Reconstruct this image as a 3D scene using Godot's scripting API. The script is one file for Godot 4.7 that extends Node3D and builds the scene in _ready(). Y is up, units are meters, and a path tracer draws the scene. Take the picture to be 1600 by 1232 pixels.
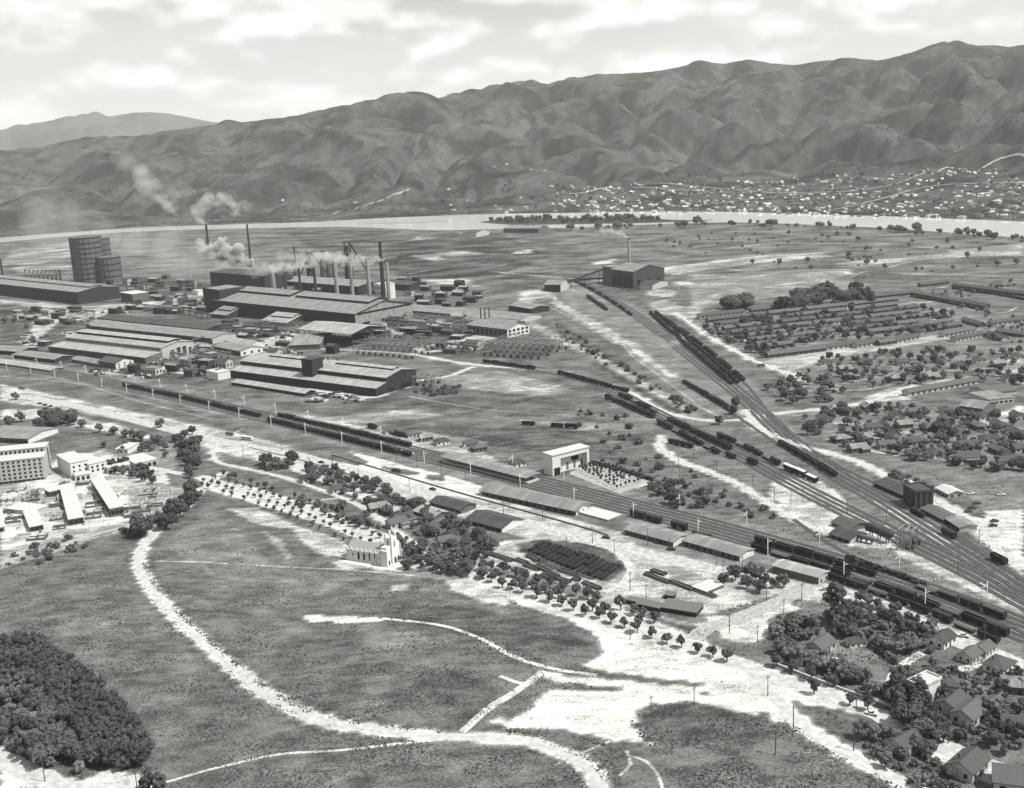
extends Node3D
# An aerial view of a river valley: steelworks, railway yard, town and hills.
# Plan positions were read off the photograph and are turned into metres on the
# ground by ground_at(); everything is then built at its real place and size.

const FOCAL := 1750.0          # of the 1600 x 1232 photograph, in its pixels
const EYE := Vector3(0, 220, 0)
var eye_basis: Basis
var rng := RandomNumberGenerator.new()
var mats := {}
var taken := {}
var bumps := []
var bank_u := PackedFloat32Array()
var bank_r := PackedFloat32Array()
var sky_u := PackedFloat32Array()
var sky_t := PackedFloat32Array()
var n_dome := FastNoiseLite.new()
var n_wide := FastNoiseLite.new()
var n_fine := FastNoiseLite.new()
var noise_a: ImageTexture
var noise_b: ImageTexture
var noise_c: ImageTexture
var sheets: ImageTexture
var hills_on := false

func _ready() -> void:
	rng.seed = 7
	eye_basis = Basis(Vector3.RIGHT, deg_to_rad(-12.9)) * Basis(Vector3.BACK, deg_to_rad(-2.8))
	var cam := Camera3D.new()
	cam.name = "camera"
	cam.fov = rad_to_deg(2.0 * atan(616.0 / FOCAL))
	cam.near = 1.0
	cam.far = 40000.0
	cam.transform = Transform3D(eye_basis, EYE)
	add_child(cam)
	cam.current = true
	var env := Environment.new()
	env.background_mode = Environment.BG_SKY
	env.sky = Sky.new()
	env.sky.sky_material = make_sky()
	env.background_energy_multiplier = 0.72
	env.tonemap_mode = Environment.TONE_MAPPER_LINEAR
	env.tonemap_exposure = 1.58
	env.fog_enabled = true
	env.fog_density = 0.00003
	env.fog_light_color = Color(0.95, 0.95, 0.94)
	env.volumetric_fog_enabled = true
	env.volumetric_fog_density = 0.0
	env.sdfgi_enabled = true
	env.ssao_enabled = true
	env.ssil_enabled = true
	var we := WorldEnvironment.new()
	we.name = "world_environment"
	we.environment = env
	add_child(we)
	var sun := DirectionalLight3D.new()
	sun.name = "sun"
	sun.light_energy = 1.6
	sun.light_color = Color(1.0, 0.993, 0.975)
	sun.light_angular_distance = 0.53
	sun.shadow_enabled = true
	add_child(sun)
	sun.look_at_from_position(Vector3.ZERO, -sun_direction(), Vector3.UP)
	setup_noise()
	setup_land()
	build_ground()
	build_river()
	build_hills()
	build_roads()
	build_railway()
	build_works()
	build_station()
	build_town()
	build_trees()
	build_details()
	build_smoke()

# towards the sun: high, off to the right of the view and a little behind the eye
func sun_direction() -> Vector3:
	var el := deg_to_rad(55.0)
	var az := deg_to_rad(110.0)
	return Vector3(sin(az) * cos(el), sin(el), -cos(az) * cos(el))

# ------------------------------------------------------------------ helpers
func look(px: float, py: float) -> Vector3:
	return eye_basis * Vector3((px - 800.0) / FOCAL, (616.0 - py) / FOCAL, -1.0)

func ground_at(px: float, py: float) -> Vector3:
	var d := look(px, py)
	var h := 0.0
	var p := Vector3.ZERO
	if not hills_on or py > 352.0:
		for i in 5:
			p = EYE + d * ((h - EYE.y) / minf(d.y, -0.0005))
			h = land(p.x, p.z)
		return Vector3(p.x, h, p.z)
	var t := 1900.0
	while t < 12000.0:
		p = EYE + d * t
		if p.y < land(p.x, p.z):
			break
		t += 12.0
	return Vector3(p.x, land(p.x, p.z), p.z)

# metres that one photograph pixel spans at a point
func px_m(p: Vector3) -> float:
	var v := eye_basis.inverse() * (p - EYE)
	return -v.z / FOCAL

func line_at(pts: Array) -> Array:
	var out := []
	for i in range(0, pts.size(), 2):
		out.append(ground_at(pts[i], pts[i + 1]))
	return out

# runs of numbers, so many to an entry, put in order from the left
func from_left(flat: Array, size: int) -> Array:
	var runs := []
	for i in range(0, flat.size(), size):
		runs.append(flat.slice(i, i + size))
	runs.sort_custom(func(a, b): return a[0] < b[0])
	var out := []
	for r in runs:
		out.append_array(r)
	return out

func table(us: PackedFloat32Array, vs: PackedFloat32Array, u: float) -> float:
	if u <= us[0]:
		return vs[0]
	for i in range(1, us.size()):
		if u <= us[i]:
			return lerpf(vs[i - 1], vs[i], (u - us[i - 1]) / (us[i] - us[i - 1]))
	return vs[vs.size() - 1]

func land(x: float, z: float) -> float:
	var h := 0.0
	for b in bumps:
		var dx: float = x - b[0]
		var dz: float = z - b[1]
		var a: float = (dx * b[4] + dz * b[5]) / b[2]
		var c: float = (-dx * b[5] + dz * b[4]) / b[3]
		var q := a * a + c * c
		if q < 1.0:
			h += b[6] * (1.0 - q) * (1.0 - q)
	if z < -2000.0:
		h += hill(x, z)
	return h

func hill(x: float, z: float) -> float:
	var u := x / -z
	var rb := table(bank_u, bank_r, u)
	var r := sqrt(x * x + z * z)
	if r < rb:
		return 0.0
	var ridge := 6600.0 + 500.0 * sin(u * 9.0)
	var crest := EYE.y + table(sky_u, sky_t, u) * ridge
	var t := (r - rb) / (ridge - rb)
	var right := smoothstep(-0.08, 0.25, u)
	var shape := lerpf(smoothstep(0.0, 0.95, t), 0.12 * smoothstep(0.0, 0.25, t) + 0.88 * smoothstep(0.2, 1.0, t), right)
	if t > 1.0:
		shape = 1.0 - 0.35 * smoothstep(1.0, 1.8, t)
	var wx := n_wide.get_noise_2d(x * 1.3, z * 1.3) * 260.0
	var wz := n_wide.get_noise_2d(x * 1.3 + 900.0, z * 1.3) * 260.0
	# rounded spurs parted by sharp valleys
	var dome := 0.5 - 0.5 * n_dome.get_noise_2d(x + wx * 0.6, z + wz * 0.6)
	var calm := smoothstep(lerpf(0.02, 0.14, right), lerpf(0.22, 0.36, right), t)
	var rise := (dome - 0.42) * 190.0 + n_fine.get_noise_2d(x * 0.35, z * 0.35) * 16.0 + n_wide.get_noise_2d(x * 0.9 + 300.0, z * 0.9) * 45.0
	rise *= lerpf(0.55, 1.0, smoothstep(-0.3, 0.05, u)) * lerpf(1.0, 0.3, smoothstep(0.75, 1.02, t))
	return maxf(crest * shape * lerpf(0.91, 0.965, smoothstep(-0.3, 0.0, u)) + rise * calm + 3.0 * smoothstep(0.0, 0.01, t), 0.4 * smoothstep(0.0, 0.004, t))

func setup_noise() -> void:
	n_dome.noise_type = FastNoiseLite.TYPE_SIMPLEX_SMOOTH
	n_dome.fractal_type = FastNoiseLite.FRACTAL_RIDGED
	n_dome.fractal_octaves = 3
	n_dome.fractal_gain = 0.27
	n_dome.frequency = 1.0 / 610.0
	n_dome.seed = 3
	n_wide.noise_type = FastNoiseLite.TYPE_SIMPLEX_SMOOTH
	n_wide.frequency = 1.0 / 900.0
	n_wide.fractal_type = FastNoiseLite.FRACTAL_NONE
	n_fine.noise_type = FastNoiseLite.TYPE_SIMPLEX_SMOOTH
	n_fine.frequency = 1.0 / 60.0
	n_fine.fractal_octaves = 4
	noise_a = noise_texture(512, 0.012, 5, 0.86, 1.0, 21)
	noise_b = noise_texture(512, 0.03, 5, 0.45, 1.0, 22)
	noise_c = noise_texture(512, 0.02, 4, 0.80, 1.0, 23)
	sheets = sheet_texture()

# tiling grey mottle between two values
func noise_texture(size: int, freq: float, oct: int, lo: float, hi: float, sd: int) -> ImageTexture:
	var n := FastNoiseLite.new()
	n.noise_type = FastNoiseLite.TYPE_SIMPLEX_SMOOTH
	n.frequency = freq
	n.fractal_octaves = oct
	n.fractal_gain = 0.62
	n.seed = sd
	var im := n.get_seamless_image(size, size)
	im.convert(Image.FORMAT_L8)
	var d := im.get_data()
	var lut := PackedByteArray()
	for i in 256:
		lut.append(int(255.0 * lerpf(lo, hi, smoothstep(0.12, 0.88, i / 255.0))))
	for i in d.size():
		d[i] = lut[d[i]]
	return ImageTexture.create_from_image(Image.create_from_data(size, size, false, Image.FORMAT_L8, d))

# sheets of roofing of uneven age, with stains that run down the slope
func sheet_texture() -> ImageTexture:
	var r := RandomNumberGenerator.new()
	r.seed = 12
	var im := Image.create(512, 512, false, Image.FORMAT_L8)
	for y in range(0, 512, 64):
		var x := 0
		while x < 512:
			var w := r.randi_range(10, 30)
			var v := r.randf_range(0.8, 1.0)
			im.fill_rect(Rect2i(x, y, w, 64), Color(v, v, v))
			im.fill_rect(Rect2i(x, y, 1, 64), Color(v * 0.7, v * 0.7, v * 0.7))
			x += w
	for i in 240:
		var v := r.randf_range(0.62, 1.0)
		im.fill_rect(Rect2i(r.randi_range(0, 508), r.randi_range(0, 480), r.randi_range(1, 5), r.randi_range(16, 90)), Color(v, v, v))
	im.resize(256, 256, Image.INTERPOLATE_TRILINEAR)
	im.resize(512, 512, Image.INTERPOLATE_BILINEAR)
	return ImageTexture.create_from_image(im)

func setup_land() -> void:
	# low rises of the near ground: x, z, half width, half depth, turn, height
	for b in [[620, 1075, 95, 75, 0.1, 7.0], [1150, 1190, 85, 60, -0.3, 6.0], [110, 960, 130, 110, 0.2, 6.0], [860, 1000, 60, 32, -0.5, 2.5],
			[980, 545, 150, 30, -0.75, 5.0], [1280, 432, 150, 90, 0.1, 8.0], [780, 455, 120, 60, 0.1, 6.0], [400, 850, 60, 40, 0.0, 2.0], [640, 1210, 120, 40, 0.0, 3.0]]:
		var p := ground_at(b[0], b[1])
		bumps.append([p.x, p.z, b[2], b[3], cos(b[4]), sin(b[4]), b[5]])
	var bank := [-60, 376, 0, 372, 100, 364, 200, 357, 300, 353, 400, 350, 500, 347, 560, 343, 620, 340, 700, 337, 800, 334, 900, 333, 1000, 331, 1100, 331, 1200, 333, 1300, 336, 1400, 339, 1500, 343, 1600, 347, 1700, 351]
	for i in range(0, bank.size(), 2):
		var d := look(bank[i], bank[i + 1])
		var p := EYE + d * (-EYE.y / d.y)
		bank_u.append(p.x / -p.z)
		bank_r.append(sqrt(p.x * p.x + p.z * p.z))
	var top := [-100, 240, 0, 232, 60, 228, 150, 215, 240, 208, 300, 193, 330, 187, 400, 182, 450, 178, 500, 168, 600, 155, 680, 148, 740, 145, 800, 130, 850, 125, 900, 123, 960, 118, 1000, 112, 1050, 104, 1100, 100, 1150, 101, 1240, 98, 1310, 88, 1380, 95, 1430, 85, 1490, 71, 1540, 70, 1600, 67, 1700, 60]
	for i in range(0, top.size(), 2):
		var d := look(top[i], top[i + 1])
		sky_u.append(d.x / -d.z)
		sky_t.append(d.y / sqrt(d.x * d.x + d.z * d.z))
	hills_on = true

# base colour from a linear grey value, with the faint warmth of the print
func grey(v: float) -> Color:
	return Color(v * 1.005, v * 1.0, v * 0.985).linear_to_srgb()

func mat(key: String, v: float, rough := 0.9, tex: Texture2D = null, span := 20.0) -> StandardMaterial3D:
	if mats.has(key):
		return mats[key]
	var m := StandardMaterial3D.new()
	m.resource_name = key
	m.albedo_color = grey(v)
	m.roughness = rough
	m.metallic_specular = 0.3
	if tex:
		m.albedo_texture = tex
		m.uv1_triplanar = true
		m.uv1_world_triplanar = tex != sheets
		m.uv1_scale = Vector3.ONE / span
	mats[key] = m
	return m

func numbered(called: String) -> String:
	var n: int = taken.get(called, 0)
	taken[called] = n + 1
	return called if n == 0 else "%s_%03d" % [called, n]

func thing(called: String, label: String, category: String, at: Vector3, turn := 0.0, group := "") -> Node3D:
	var o := Node3D.new()
	o.name = numbered(called)
	o.position = at
	o.rotation.y = turn
	add_child(o)
	tag(o, label, category, group)
	return o

func tag(o: Node, label: String, category: String, group := "", kind := "") -> void:
	o.set_meta("label", label)
	o.set_meta("category", category)
	if group:
		o.set_meta("group", group)
	if kind:
		o.set_meta("kind", kind)

func copy_of(proto: Node3D, at: Vector3, turn: float, size := Vector3.ONE) -> Node3D:
	var o: Node3D = proto.duplicate()
	o.name = numbered(proto.get_meta("called"))
	o.transform = Transform3D(Basis(Vector3.UP, turn).scaled_local(size), at)
	add_child(o)
	return o

func part(st: SurfaceTool, called: String, m: Material, parent: Node) -> MeshInstance3D:
	var o := MeshInstance3D.new()
	o.name = called
	st.generate_normals()
	o.mesh = st.commit()
	o.mesh.surface_set_material(0, m)
	parent.add_child(o, true)
	return o

func inst(mesh: Mesh, called: String, parent: Node, at: Transform3D) -> MeshInstance3D:
	var o := MeshInstance3D.new()
	o.name = called
	o.mesh = mesh
	o.transform = at
	parent.add_child(o, true)
	return o

func structure(st: SurfaceTool, called: String, m: Material) -> MeshInstance3D:
	var o := part(st, numbered(called), m, self)
	o.set_meta("kind", "structure")
	return o

func tool() -> SurfaceTool:
	var st := SurfaceTool.new()
	st.begin(Mesh.PRIMITIVE_TRIANGLES)
	st.set_smooth_group(-1)
	return st

func quad(st: SurfaceTool, a: Vector3, b: Vector3, c: Vector3, d: Vector3) -> void:
	for v in [a, b, c, a, c, d]:
		st.add_vertex(v)

func tri(st: SurfaceTool, a: Vector3, b: Vector3, c: Vector3) -> void:
	st.add_vertex(a)
	st.add_vertex(b)
	st.add_vertex(c)

# a box from its low corner to its high corner
func box(st: SurfaceTool, lo: Vector3, hi: Vector3) -> void:
	var p := []
	for i in 8:
		p.append(Vector3(hi.x if i & 1 else lo.x, hi.y if i & 2 else lo.y, hi.z if i & 4 else lo.z))
	quad(st, p[4], p[6], p[7], p[5])
	quad(st, p[1], p[3], p[2], p[0])
	quad(st, p[5], p[7], p[3], p[1])
	quad(st, p[0], p[2], p[6], p[4])
	quad(st, p[6], p[2], p[3], p[7])
	quad(st, p[0], p[4], p[5], p[1])

# a bar with a square section between two points
func bar(st: SurfaceTool, a: Vector3, b: Vector3, w: float) -> void:
	var d := (b - a).normalized()
	var s := d.cross(Vector3.UP if absf(d.y) < 0.9 else Vector3.RIGHT).normalized() * w * 0.5
	var t := s.cross(d).normalized() * w * 0.5
	var q := [s + t, s - t, -s - t, -s + t]
	for i in 4:
		var j := (i + 1) % 4
		quad(st, a + q[i], b + q[i], b + q[j], a + q[j])
	quad(st, a + q[0], a + q[1], a + q[2], a + q[3])
	quad(st, b + q[3], b + q[2], b + q[1], b + q[0])

# a round shaft: pairs of height and radius
func lathe(st: SurfaceTool, at: Vector3, prof: Array, n := 12) -> void:
	st.set_smooth_group(1)
	for k in prof.size() - 1:
		for i in n:
			var a := TAU * i / n
			var b := TAU * (i + 1) / n
			var p: Vector2 = prof[k]
			var q: Vector2 = prof[k + 1]
			quad(st, at + Vector3(cos(a) * p.y, p.x, sin(a) * p.y), at + Vector3(cos(a) * q.y, q.x, sin(a) * q.y), at + Vector3(cos(b) * q.y, q.x, sin(b) * q.y), at + Vector3(cos(b) * p.y, p.x, sin(b) * p.y))
	st.set_smooth_group(-1)

# the line through corner points, resampled every step metres and rounded
func smooth_line(pts: Array, step: float) -> Array:
	var c := Curve3D.new()
	c.bake_interval = step
	for i in pts.size():
		var a: Vector3 = pts[maxi(i - 1, 0)]
		var b: Vector3 = pts[mini(i + 1, pts.size() - 1)]
		var t := (b - a) / 6.0
		c.add_point(pts[i], -t, t)
	var out := []
	for p in c.get_baked_points():
		out.append(p)
	return out

# a ribbon that lies on the land along a line; its edges wander by rag metres
func ribbon(pts: Array, width: float, lift: float, rag: float, off := 0.0) -> SurfaceTool:
	var st := tool()
	st.set_smooth_group(0)
	var l := []
	var r := []
	for i in pts.size():
		var t: Vector3 = (pts[mini(i + 1, pts.size() - 1)] - pts[maxi(i - 1, 0)])
		t.y = 0.0
		t = t.normalized()
		var s := Vector3(-t.z, 0, t.x)
		var c: Vector3 = pts[i] + s * off
		var a := c - s * (width * 0.5 + rag * 2.0 * n_fine.get_noise_2d(c.x * 4.0, c.z * 4.0))
		var b := c + s * (width * 0.5 + rag * 2.0 * n_fine.get_noise_2d(c.x * 4.0 + 777.0, c.z * 4.0))
		a.y = land(a.x, a.z) + lift
		b.y = land(b.x, b.z) + lift
		var m := (a + b) * 0.5
		m.y = land(m.x, m.z) + lift
		l.append([a, m])
		r.append([m, b])
	for i in pts.size() - 1:
		quad(st, l[i][0], l[i + 1][0], l[i + 1][1], l[i][1])
		quad(st, r[i][0], r[i + 1][0], r[i + 1][1], r[i][1])
	return st

func make_sky() -> Material:
	var w := 2048
	var h := 1024
	var n := FastNoiseLite.new()
	n.noise_type = FastNoiseLite.TYPE_SIMPLEX_SMOOTH
	n.frequency = 1.0
	n.fractal_octaves = 6
	n.fractal_gain = 0.55
	n.seed = 5
	var m := FastNoiseLite.new()
	m.noise_type = FastNoiseLite.TYPE_SIMPLEX_SMOOTH
	m.frequency = 1.0
	m.fractal_octaves = 3
	m.seed = 9
	var d := PackedByteArray()
	d.resize(w * h * 3)
	d.fill(150)
	for y in h / 2 + 4:
		var el := PI * (0.5 - (y + 0.5) / h)
		var step := 1 if el < 0.3 else 4
		for x in range(0, w, step):
			# heaped clouds in front of a bright veil; puffs stand on flat bases
			var az := TAU * (x + 0.5) / w
			var cx := sin(az) * cos(el)
			var cz := cos(az) * cos(el)
			var v := n.get_noise_3d(cx * 5.2, el * 15.0, cz * 5.2)
			var up := n.get_noise_3d(cx * 5.2, (el + 0.013) * 15.0, cz * 5.2)
			var g := m.get_noise_3d(cx * 1.5, el * 6.0, cz * 1.5)
			var heap := smoothstep(-0.3, 0.12, v + g * 0.35)
			var lit := clampf(0.5 + (v - up) * 3.4, 0.0, 1.0)
			var val := lerpf(0.70, lerpf(0.68, 0.98, lit), heap)
			val -= 0.3 * smoothstep(-0.1, 0.35, g) * smoothstep(0.05, 0.2, el)
			val = lerpf(0.74, val, smoothstep(-0.01, 0.07, el))
			val = clampf(val, 0.0, 1.0)
			var c := Color(minf(val * 1.008, 1.0), val, val * 0.98).linear_to_srgb()
			for s in step:
				var at := (y * w + x + s) * 3
				d[at] = int(c.r * 255.0)
				d[at + 1] = int(c.g * 255.0)
				d[at + 2] = int(c.b * 255.0)
	var pm := PanoramaSkyMaterial.new()
	pm.panorama = ImageTexture.create_from_image(Image.create_from_data(w, h, false, Image.FORMAT_RGB8, d))
	return pm

# ------------------------------------------------------------------ ground
# what the soil carries: 0 dark scrub, 90 grass, 130 dry grass, 190 earth, 250 pale sand
var soil := [
	# value, polygon in photograph pixels
	[190, [0, 600, 60, 612, 330, 668, 470, 700, 640, 742, 820, 792, 1000, 838, 1200, 892, 1300, 912, 1420, 950, 1600, 1020, 1600, 1048, 1400, 972, 1300, 945, 1200, 930, 1000, 886, 820, 842, 640, 784, 470, 735, 330, 705, 250, 668, 100, 640, 0, 628]],
	[235, [480, 705, 560, 708, 640, 725, 760, 762, 760, 785, 640, 760, 560, 738]],
	[90, [440, 694, 500, 698, 540, 706, 575, 722, 560, 728, 500, 716]],
	[95, [590, 728, 640, 735, 660, 742, 620, 742]], [95, [668, 742, 700, 742, 690, 752, 670, 750]],
	[215, [330, 690, 345, 690, 380, 700, 500, 735, 640, 800, 640, 815, 500, 752, 400, 715]],
	# strip of open earth and lawns along the avenue
	[222, [310, 745, 400, 762, 520, 800, 640, 850, 760, 885, 900, 925, 1000, 962, 1080, 992, 1180, 1040, 1320, 1090, 1420, 1120, 1600, 1225, 1600, 1250, 1480, 1196, 1300, 1120, 1180, 1072, 1120, 1052, 1000, 1010, 860, 962, 740, 915, 600, 860, 480, 812, 320, 765]],
	[236, [880, 965, 960, 985, 1060, 1015, 1150, 1050, 1160, 1066, 1060, 1066, 960, 1052, 905, 1040, 945, 1020, 930, 995]],
	[240, [760, 1128, 830, 1110, 850, 1080, 900, 1078, 1000, 1075, 1100, 1085, 1190, 1075, 1215, 1100, 1180, 1120, 1080, 1095, 1000, 1105, 992, 1135, 1020, 1165, 960, 1158, 880, 1140, 800, 1138]],
	[222, [850, 1050, 960, 1062, 1080, 1072, 1190, 1060, 1210, 1090, 1080, 1082, 940, 1074, 850, 1062]],
	[232, [1160, 1030, 1330, 1085, 1300, 1105, 1240, 1095, 1210, 1130, 1170, 1090, 1130, 1060]],
	[250, [470, 962, 520, 962, 590, 965, 600, 970, 540, 974, 480, 972]], [200, [610, 914, 640, 914, 642, 924, 612, 924]],
	[205, [690, 905, 730, 905, 790, 930, 800, 945, 760, 945, 710, 925]],
	[190, [355, 795, 400, 793, 450, 815, 470, 825, 430, 826, 390, 815]], [185, [450, 820, 540, 845, 545, 870, 500, 868, 470, 845]],
	[170, [410, 830, 440, 845, 455, 870, 448, 874, 425, 850]], [165, [345, 826, 370, 826, 372, 830, 345, 832]],
	[205, [520, 880, 560, 868, 650, 880, 650, 890, 530, 890]], [150, [590, 890, 700, 895, 740, 905, 700, 908, 600, 898]],
	# building site
	[216, [0, 755, 80, 742, 110, 710, 200, 700, 260, 740, 275, 790, 240, 820, 200, 815, 130, 840, 60, 850, 0, 868]],
	[165, [200, 760, 250, 755, 290, 765, 285, 790, 250, 805, 205, 808]], [110, [40, 770, 58, 764, 72, 790, 45, 795]], [120, [86, 775, 110, 770, 110, 785, 85, 790]],
	[175, [0, 862, 60, 846, 130, 832, 210, 812, 225, 822, 140, 845, 60, 872, 0, 890]],
	[200, [60, 740, 100, 705, 110, 706, 100, 745]], [120, [0, 750, 70, 738, 80, 745, 0, 762]],
	[150, [130, 690, 260, 690, 280, 715, 270, 740, 220, 730]],
	[85, [80, 690, 150, 665, 270, 690, 240, 705, 140, 700, 80, 715]],
	[205, [0, 640, 60, 640, 140, 655, 200, 668, 250, 690, 150, 672, 60, 655, 0, 655]],
	# timber yard
	[188, [740, 868, 790, 845, 850, 838, 920, 845, 950, 842, 1010, 870, 1120, 880, 1150, 900, 1230, 930, 1240, 942, 1100, 985, 980, 950, 850, 930, 770, 905]],
	[55, [805, 850, 850, 844, 920, 850, 955, 862, 980, 888, 950, 910, 900, 902, 840, 882, 820, 868]],
	[120, [745, 885, 800, 892, 930, 925, 940, 935, 860, 925, 780, 905]],
	[150, [1020, 888, 1050, 885, 1100, 900, 1060, 905]], [110, [985, 930, 1000, 945, 1100, 962, 1160, 945, 1230, 925, 1180, 950, 1090, 975, 1000, 958]],
	[215, [1100, 965, 1160, 960, 1230, 940, 1270, 965, 1240, 980, 1180, 1005, 1140, 1005]], [95, [1195, 970, 1290, 940, 1320, 980, 1280, 1010, 1210, 1000]],
	[130, [1000, 830, 1200, 890, 1195, 900, 990, 850]],
	# railway lands
	[120, [0, 560, 200, 590, 440, 640, 640, 688, 840, 735, 1000, 770, 1200, 825, 1400, 885, 1600, 955, 1600, 1030, 1420, 950, 1200, 880, 1000, 822, 840, 775, 640, 730, 440, 672, 190, 612, 0, 575]],
	[175, [470, 645, 640, 685, 760, 708, 780, 722, 640, 700, 470, 660]], [200, [905, 722, 940, 725, 1010, 750, 1010, 760, 975, 768, 920, 752, 890, 740]],
	[150, [760, 650, 830, 658, 1010, 665, 1030, 672, 900, 672]], [70, [790, 668, 840, 670, 1000, 680, 1000, 690, 840, 690]],
	[62, [600, 660, 780, 670, 940, 690, 980, 720, 900, 715, 800, 700, 680, 690]],
	[105, [940, 600, 1000, 612, 1120, 670, 1300, 760, 1430, 800, 1600, 890, 1600, 960, 1400, 880, 1240, 800, 1100, 720, 960, 650]],
	[120, [860, 430, 1000, 480, 1180, 600, 1260, 690, 1180, 680, 1040, 600, 880, 470]],
	[185, [864, 462, 890, 480, 950, 512, 1000, 545, 1060, 590, 1050, 592, 985, 548, 900, 498, 862, 474]], [190, [968, 533, 990, 540, 1020, 560, 1005, 562]],
	[60, [870, 500, 930, 540, 1000, 590, 1080, 650, 1060, 650, 960, 590, 880, 530]], [170, [830, 500, 980, 580, 1100, 655, 1090, 657, 960, 580, 820, 506]],
	[190, [800, 480, 820, 452, 860, 452, 870, 466, 840, 466, 815, 486]], [165, [1010, 475, 1040, 468, 1070, 480, 1060, 495, 1030, 490]],
	[200, [1240, 740, 1290, 755, 1330, 790, 1320, 800, 1270, 780, 1200, 770]], [195, [1210, 750, 1280, 790, 1300, 830, 1260, 815, 1200, 775]],
	[205, [1270, 790, 1330, 800, 1400, 830, 1400, 860, 1330, 855, 1280, 820]], [190, [1360, 780, 1420, 800, 1500, 850, 1470, 850, 1390, 805]],
	[245, [1370, 735, 1420, 750, 1500, 795, 1540, 815, 1520, 830, 1480, 812, 1440, 790, 1400, 765]], [225, [1540, 800, 1600, 790, 1600, 900, 1560, 870, 1535, 840]],
	[120, [1500, 760, 1600, 750, 1600, 795, 1540, 800]], [110, [1380, 715, 1600, 740, 1600, 770, 1480, 760, 1400, 735]],
	[190, [1400, 855, 1500, 895, 1600, 945, 1600, 962, 1480, 905, 1400, 868]],
	# works yard
	[66, [0, 470, 130, 482, 300, 470, 350, 500, 420, 520, 380, 545, 340, 600, 200, 590, 0, 552]],
	[170, [0, 468, 130, 480, 250, 470, 340, 455, 335, 462, 240, 478, 140, 488, 60, 482, 0, 474]], [185, [60, 490, 130, 490, 180, 480, 160, 496, 90, 505, 60, 530, 50, 560, 35, 550, 45, 520]],
	[185, [120, 562, 220, 575, 300, 570, 290, 585, 220, 592, 150, 582]], [205, [380, 540, 440, 520, 520, 525, 430, 545]],
	[62, [140, 440, 320, 430, 340, 450, 200, 462]], [56, [500, 470, 760, 500, 860, 530, 860, 560, 700, 560, 560, 540]],
	[200, [470, 600, 580, 612, 640, 600, 640, 606, 580, 622, 500, 616]], [175, [640, 545, 760, 520, 800, 520, 760, 535, 660, 555]],
	[150, [690, 590, 780, 580, 860, 598, 900, 610, 820, 625, 720, 620]], [170, [780, 595, 850, 600, 880, 610, 800, 612]], [70, [560, 610, 700, 605, 900, 625, 900, 640, 700, 640, 560, 632]],
	[150, [640, 690, 760, 700, 760, 690, 640, 672]], [160, [480, 655, 640, 640, 700, 650, 560, 662]],
	# dark grounds behind the works and the open country before the river
	[45, [600, 370, 780, 365, 860, 400, 780, 430, 640, 440, 600, 420]], [60, [440, 360, 620, 360, 640, 380, 500, 395]],
	[165, [640, 400, 720, 392, 760, 396, 680, 408]], [160, [650, 370, 700, 371, 640, 376]], [150, [700, 360, 760, 366, 740, 372]],
	[205, [800, 395, 830, 390, 832, 400, 808, 402]], [190, [925, 410, 960, 405, 958, 412, 930, 413]], [200, [1050, 440, 1090, 437, 1085, 445, 1055, 446]], [175, [1010, 450, 1060, 455, 1050, 465, 1010, 462]],
	[170, [640, 435, 730, 436, 745, 448, 690, 444]], [150, [20, 390, 120, 375, 115, 400, 60, 412, 0, 415]], [165, [20, 418, 110, 412, 115, 420, 30, 426]],
	[175, [1020, 420, 1180, 400, 1290, 395, 1300, 402, 1180, 412, 1050, 430]], [185, [1160, 405, 1260, 396, 1290, 398, 1180, 412]], [185, [1290, 425, 1330, 420, 1330, 433, 1300, 435]],
	[165, [1300, 412, 1440, 400, 1560, 385, 1600, 388, 1600, 400, 1480, 402, 1340, 416]], [175, [1480, 392, 1600, 380, 1600, 396, 1500, 402]], [150, [1300, 440, 1360, 445, 1330, 460, 1250, 470]],
	[140, [1080, 430, 1280, 420, 1340, 440, 1250, 460, 1120, 475, 1080, 490]], [170, [1060, 490, 1090, 470, 1130, 455, 1100, 480, 1080, 505]],
	[55, [690, 400, 860, 395, 860, 405, 700, 412]], [55, [800, 425, 930, 432, 920, 440, 780, 436]],
	# right-hand town: yards between the rows
	[112, [1090, 500, 1300, 480, 1480, 470, 1600, 500, 1600, 560, 1480, 580, 1250, 590, 1180, 560]], [185, [1185, 565, 1290, 548, 1480, 522, 1480, 530, 1300, 560, 1240, 580, 1280, 605, 1230, 590]],
	[205, [1350, 622, 1400, 605, 1425, 612, 1420, 628, 1380, 632]], [185, [1460, 592, 1530, 588, 1500, 602, 1450, 600]], [120, [1260, 640, 1400, 625, 1600, 650, 1600, 735, 1400, 710, 1290, 690]],
	[190, [1510, 650, 1560, 645, 1600, 632, 1600, 655, 1540, 665]], [160, [1560, 560, 1600, 540, 1600, 600, 1560, 590]], [110, [1440, 632, 1520, 622, 1540, 640, 1480, 650]],
	# slopes of the foreground
	[120, [250, 850, 330, 800, 420, 880, 560, 905, 500, 930, 330, 900]], [62, [0, 1000, 60, 1005, 140, 1060, 230, 1140, 240, 1185, 190, 1210, 60, 1215, 0, 1180]],
	[230, [0, 1165, 60, 1200, 130, 1220, 180, 1195, 240, 1225, 240, 1260, 0, 1260]], [60, [600, 965, 700, 985, 830, 1030, 930, 1010, 880, 985, 750, 950, 640, 945]],
	[125, [580, 985, 660, 990, 690, 1010, 640, 1020, 560, 1015]], [65, [620, 1050, 760, 1060, 780, 1090, 700, 1110, 600, 1090]], [65, [1020, 1100, 1130, 1110, 1200, 1150, 1160, 1190, 1080, 1160, 1010, 1140]],
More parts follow.
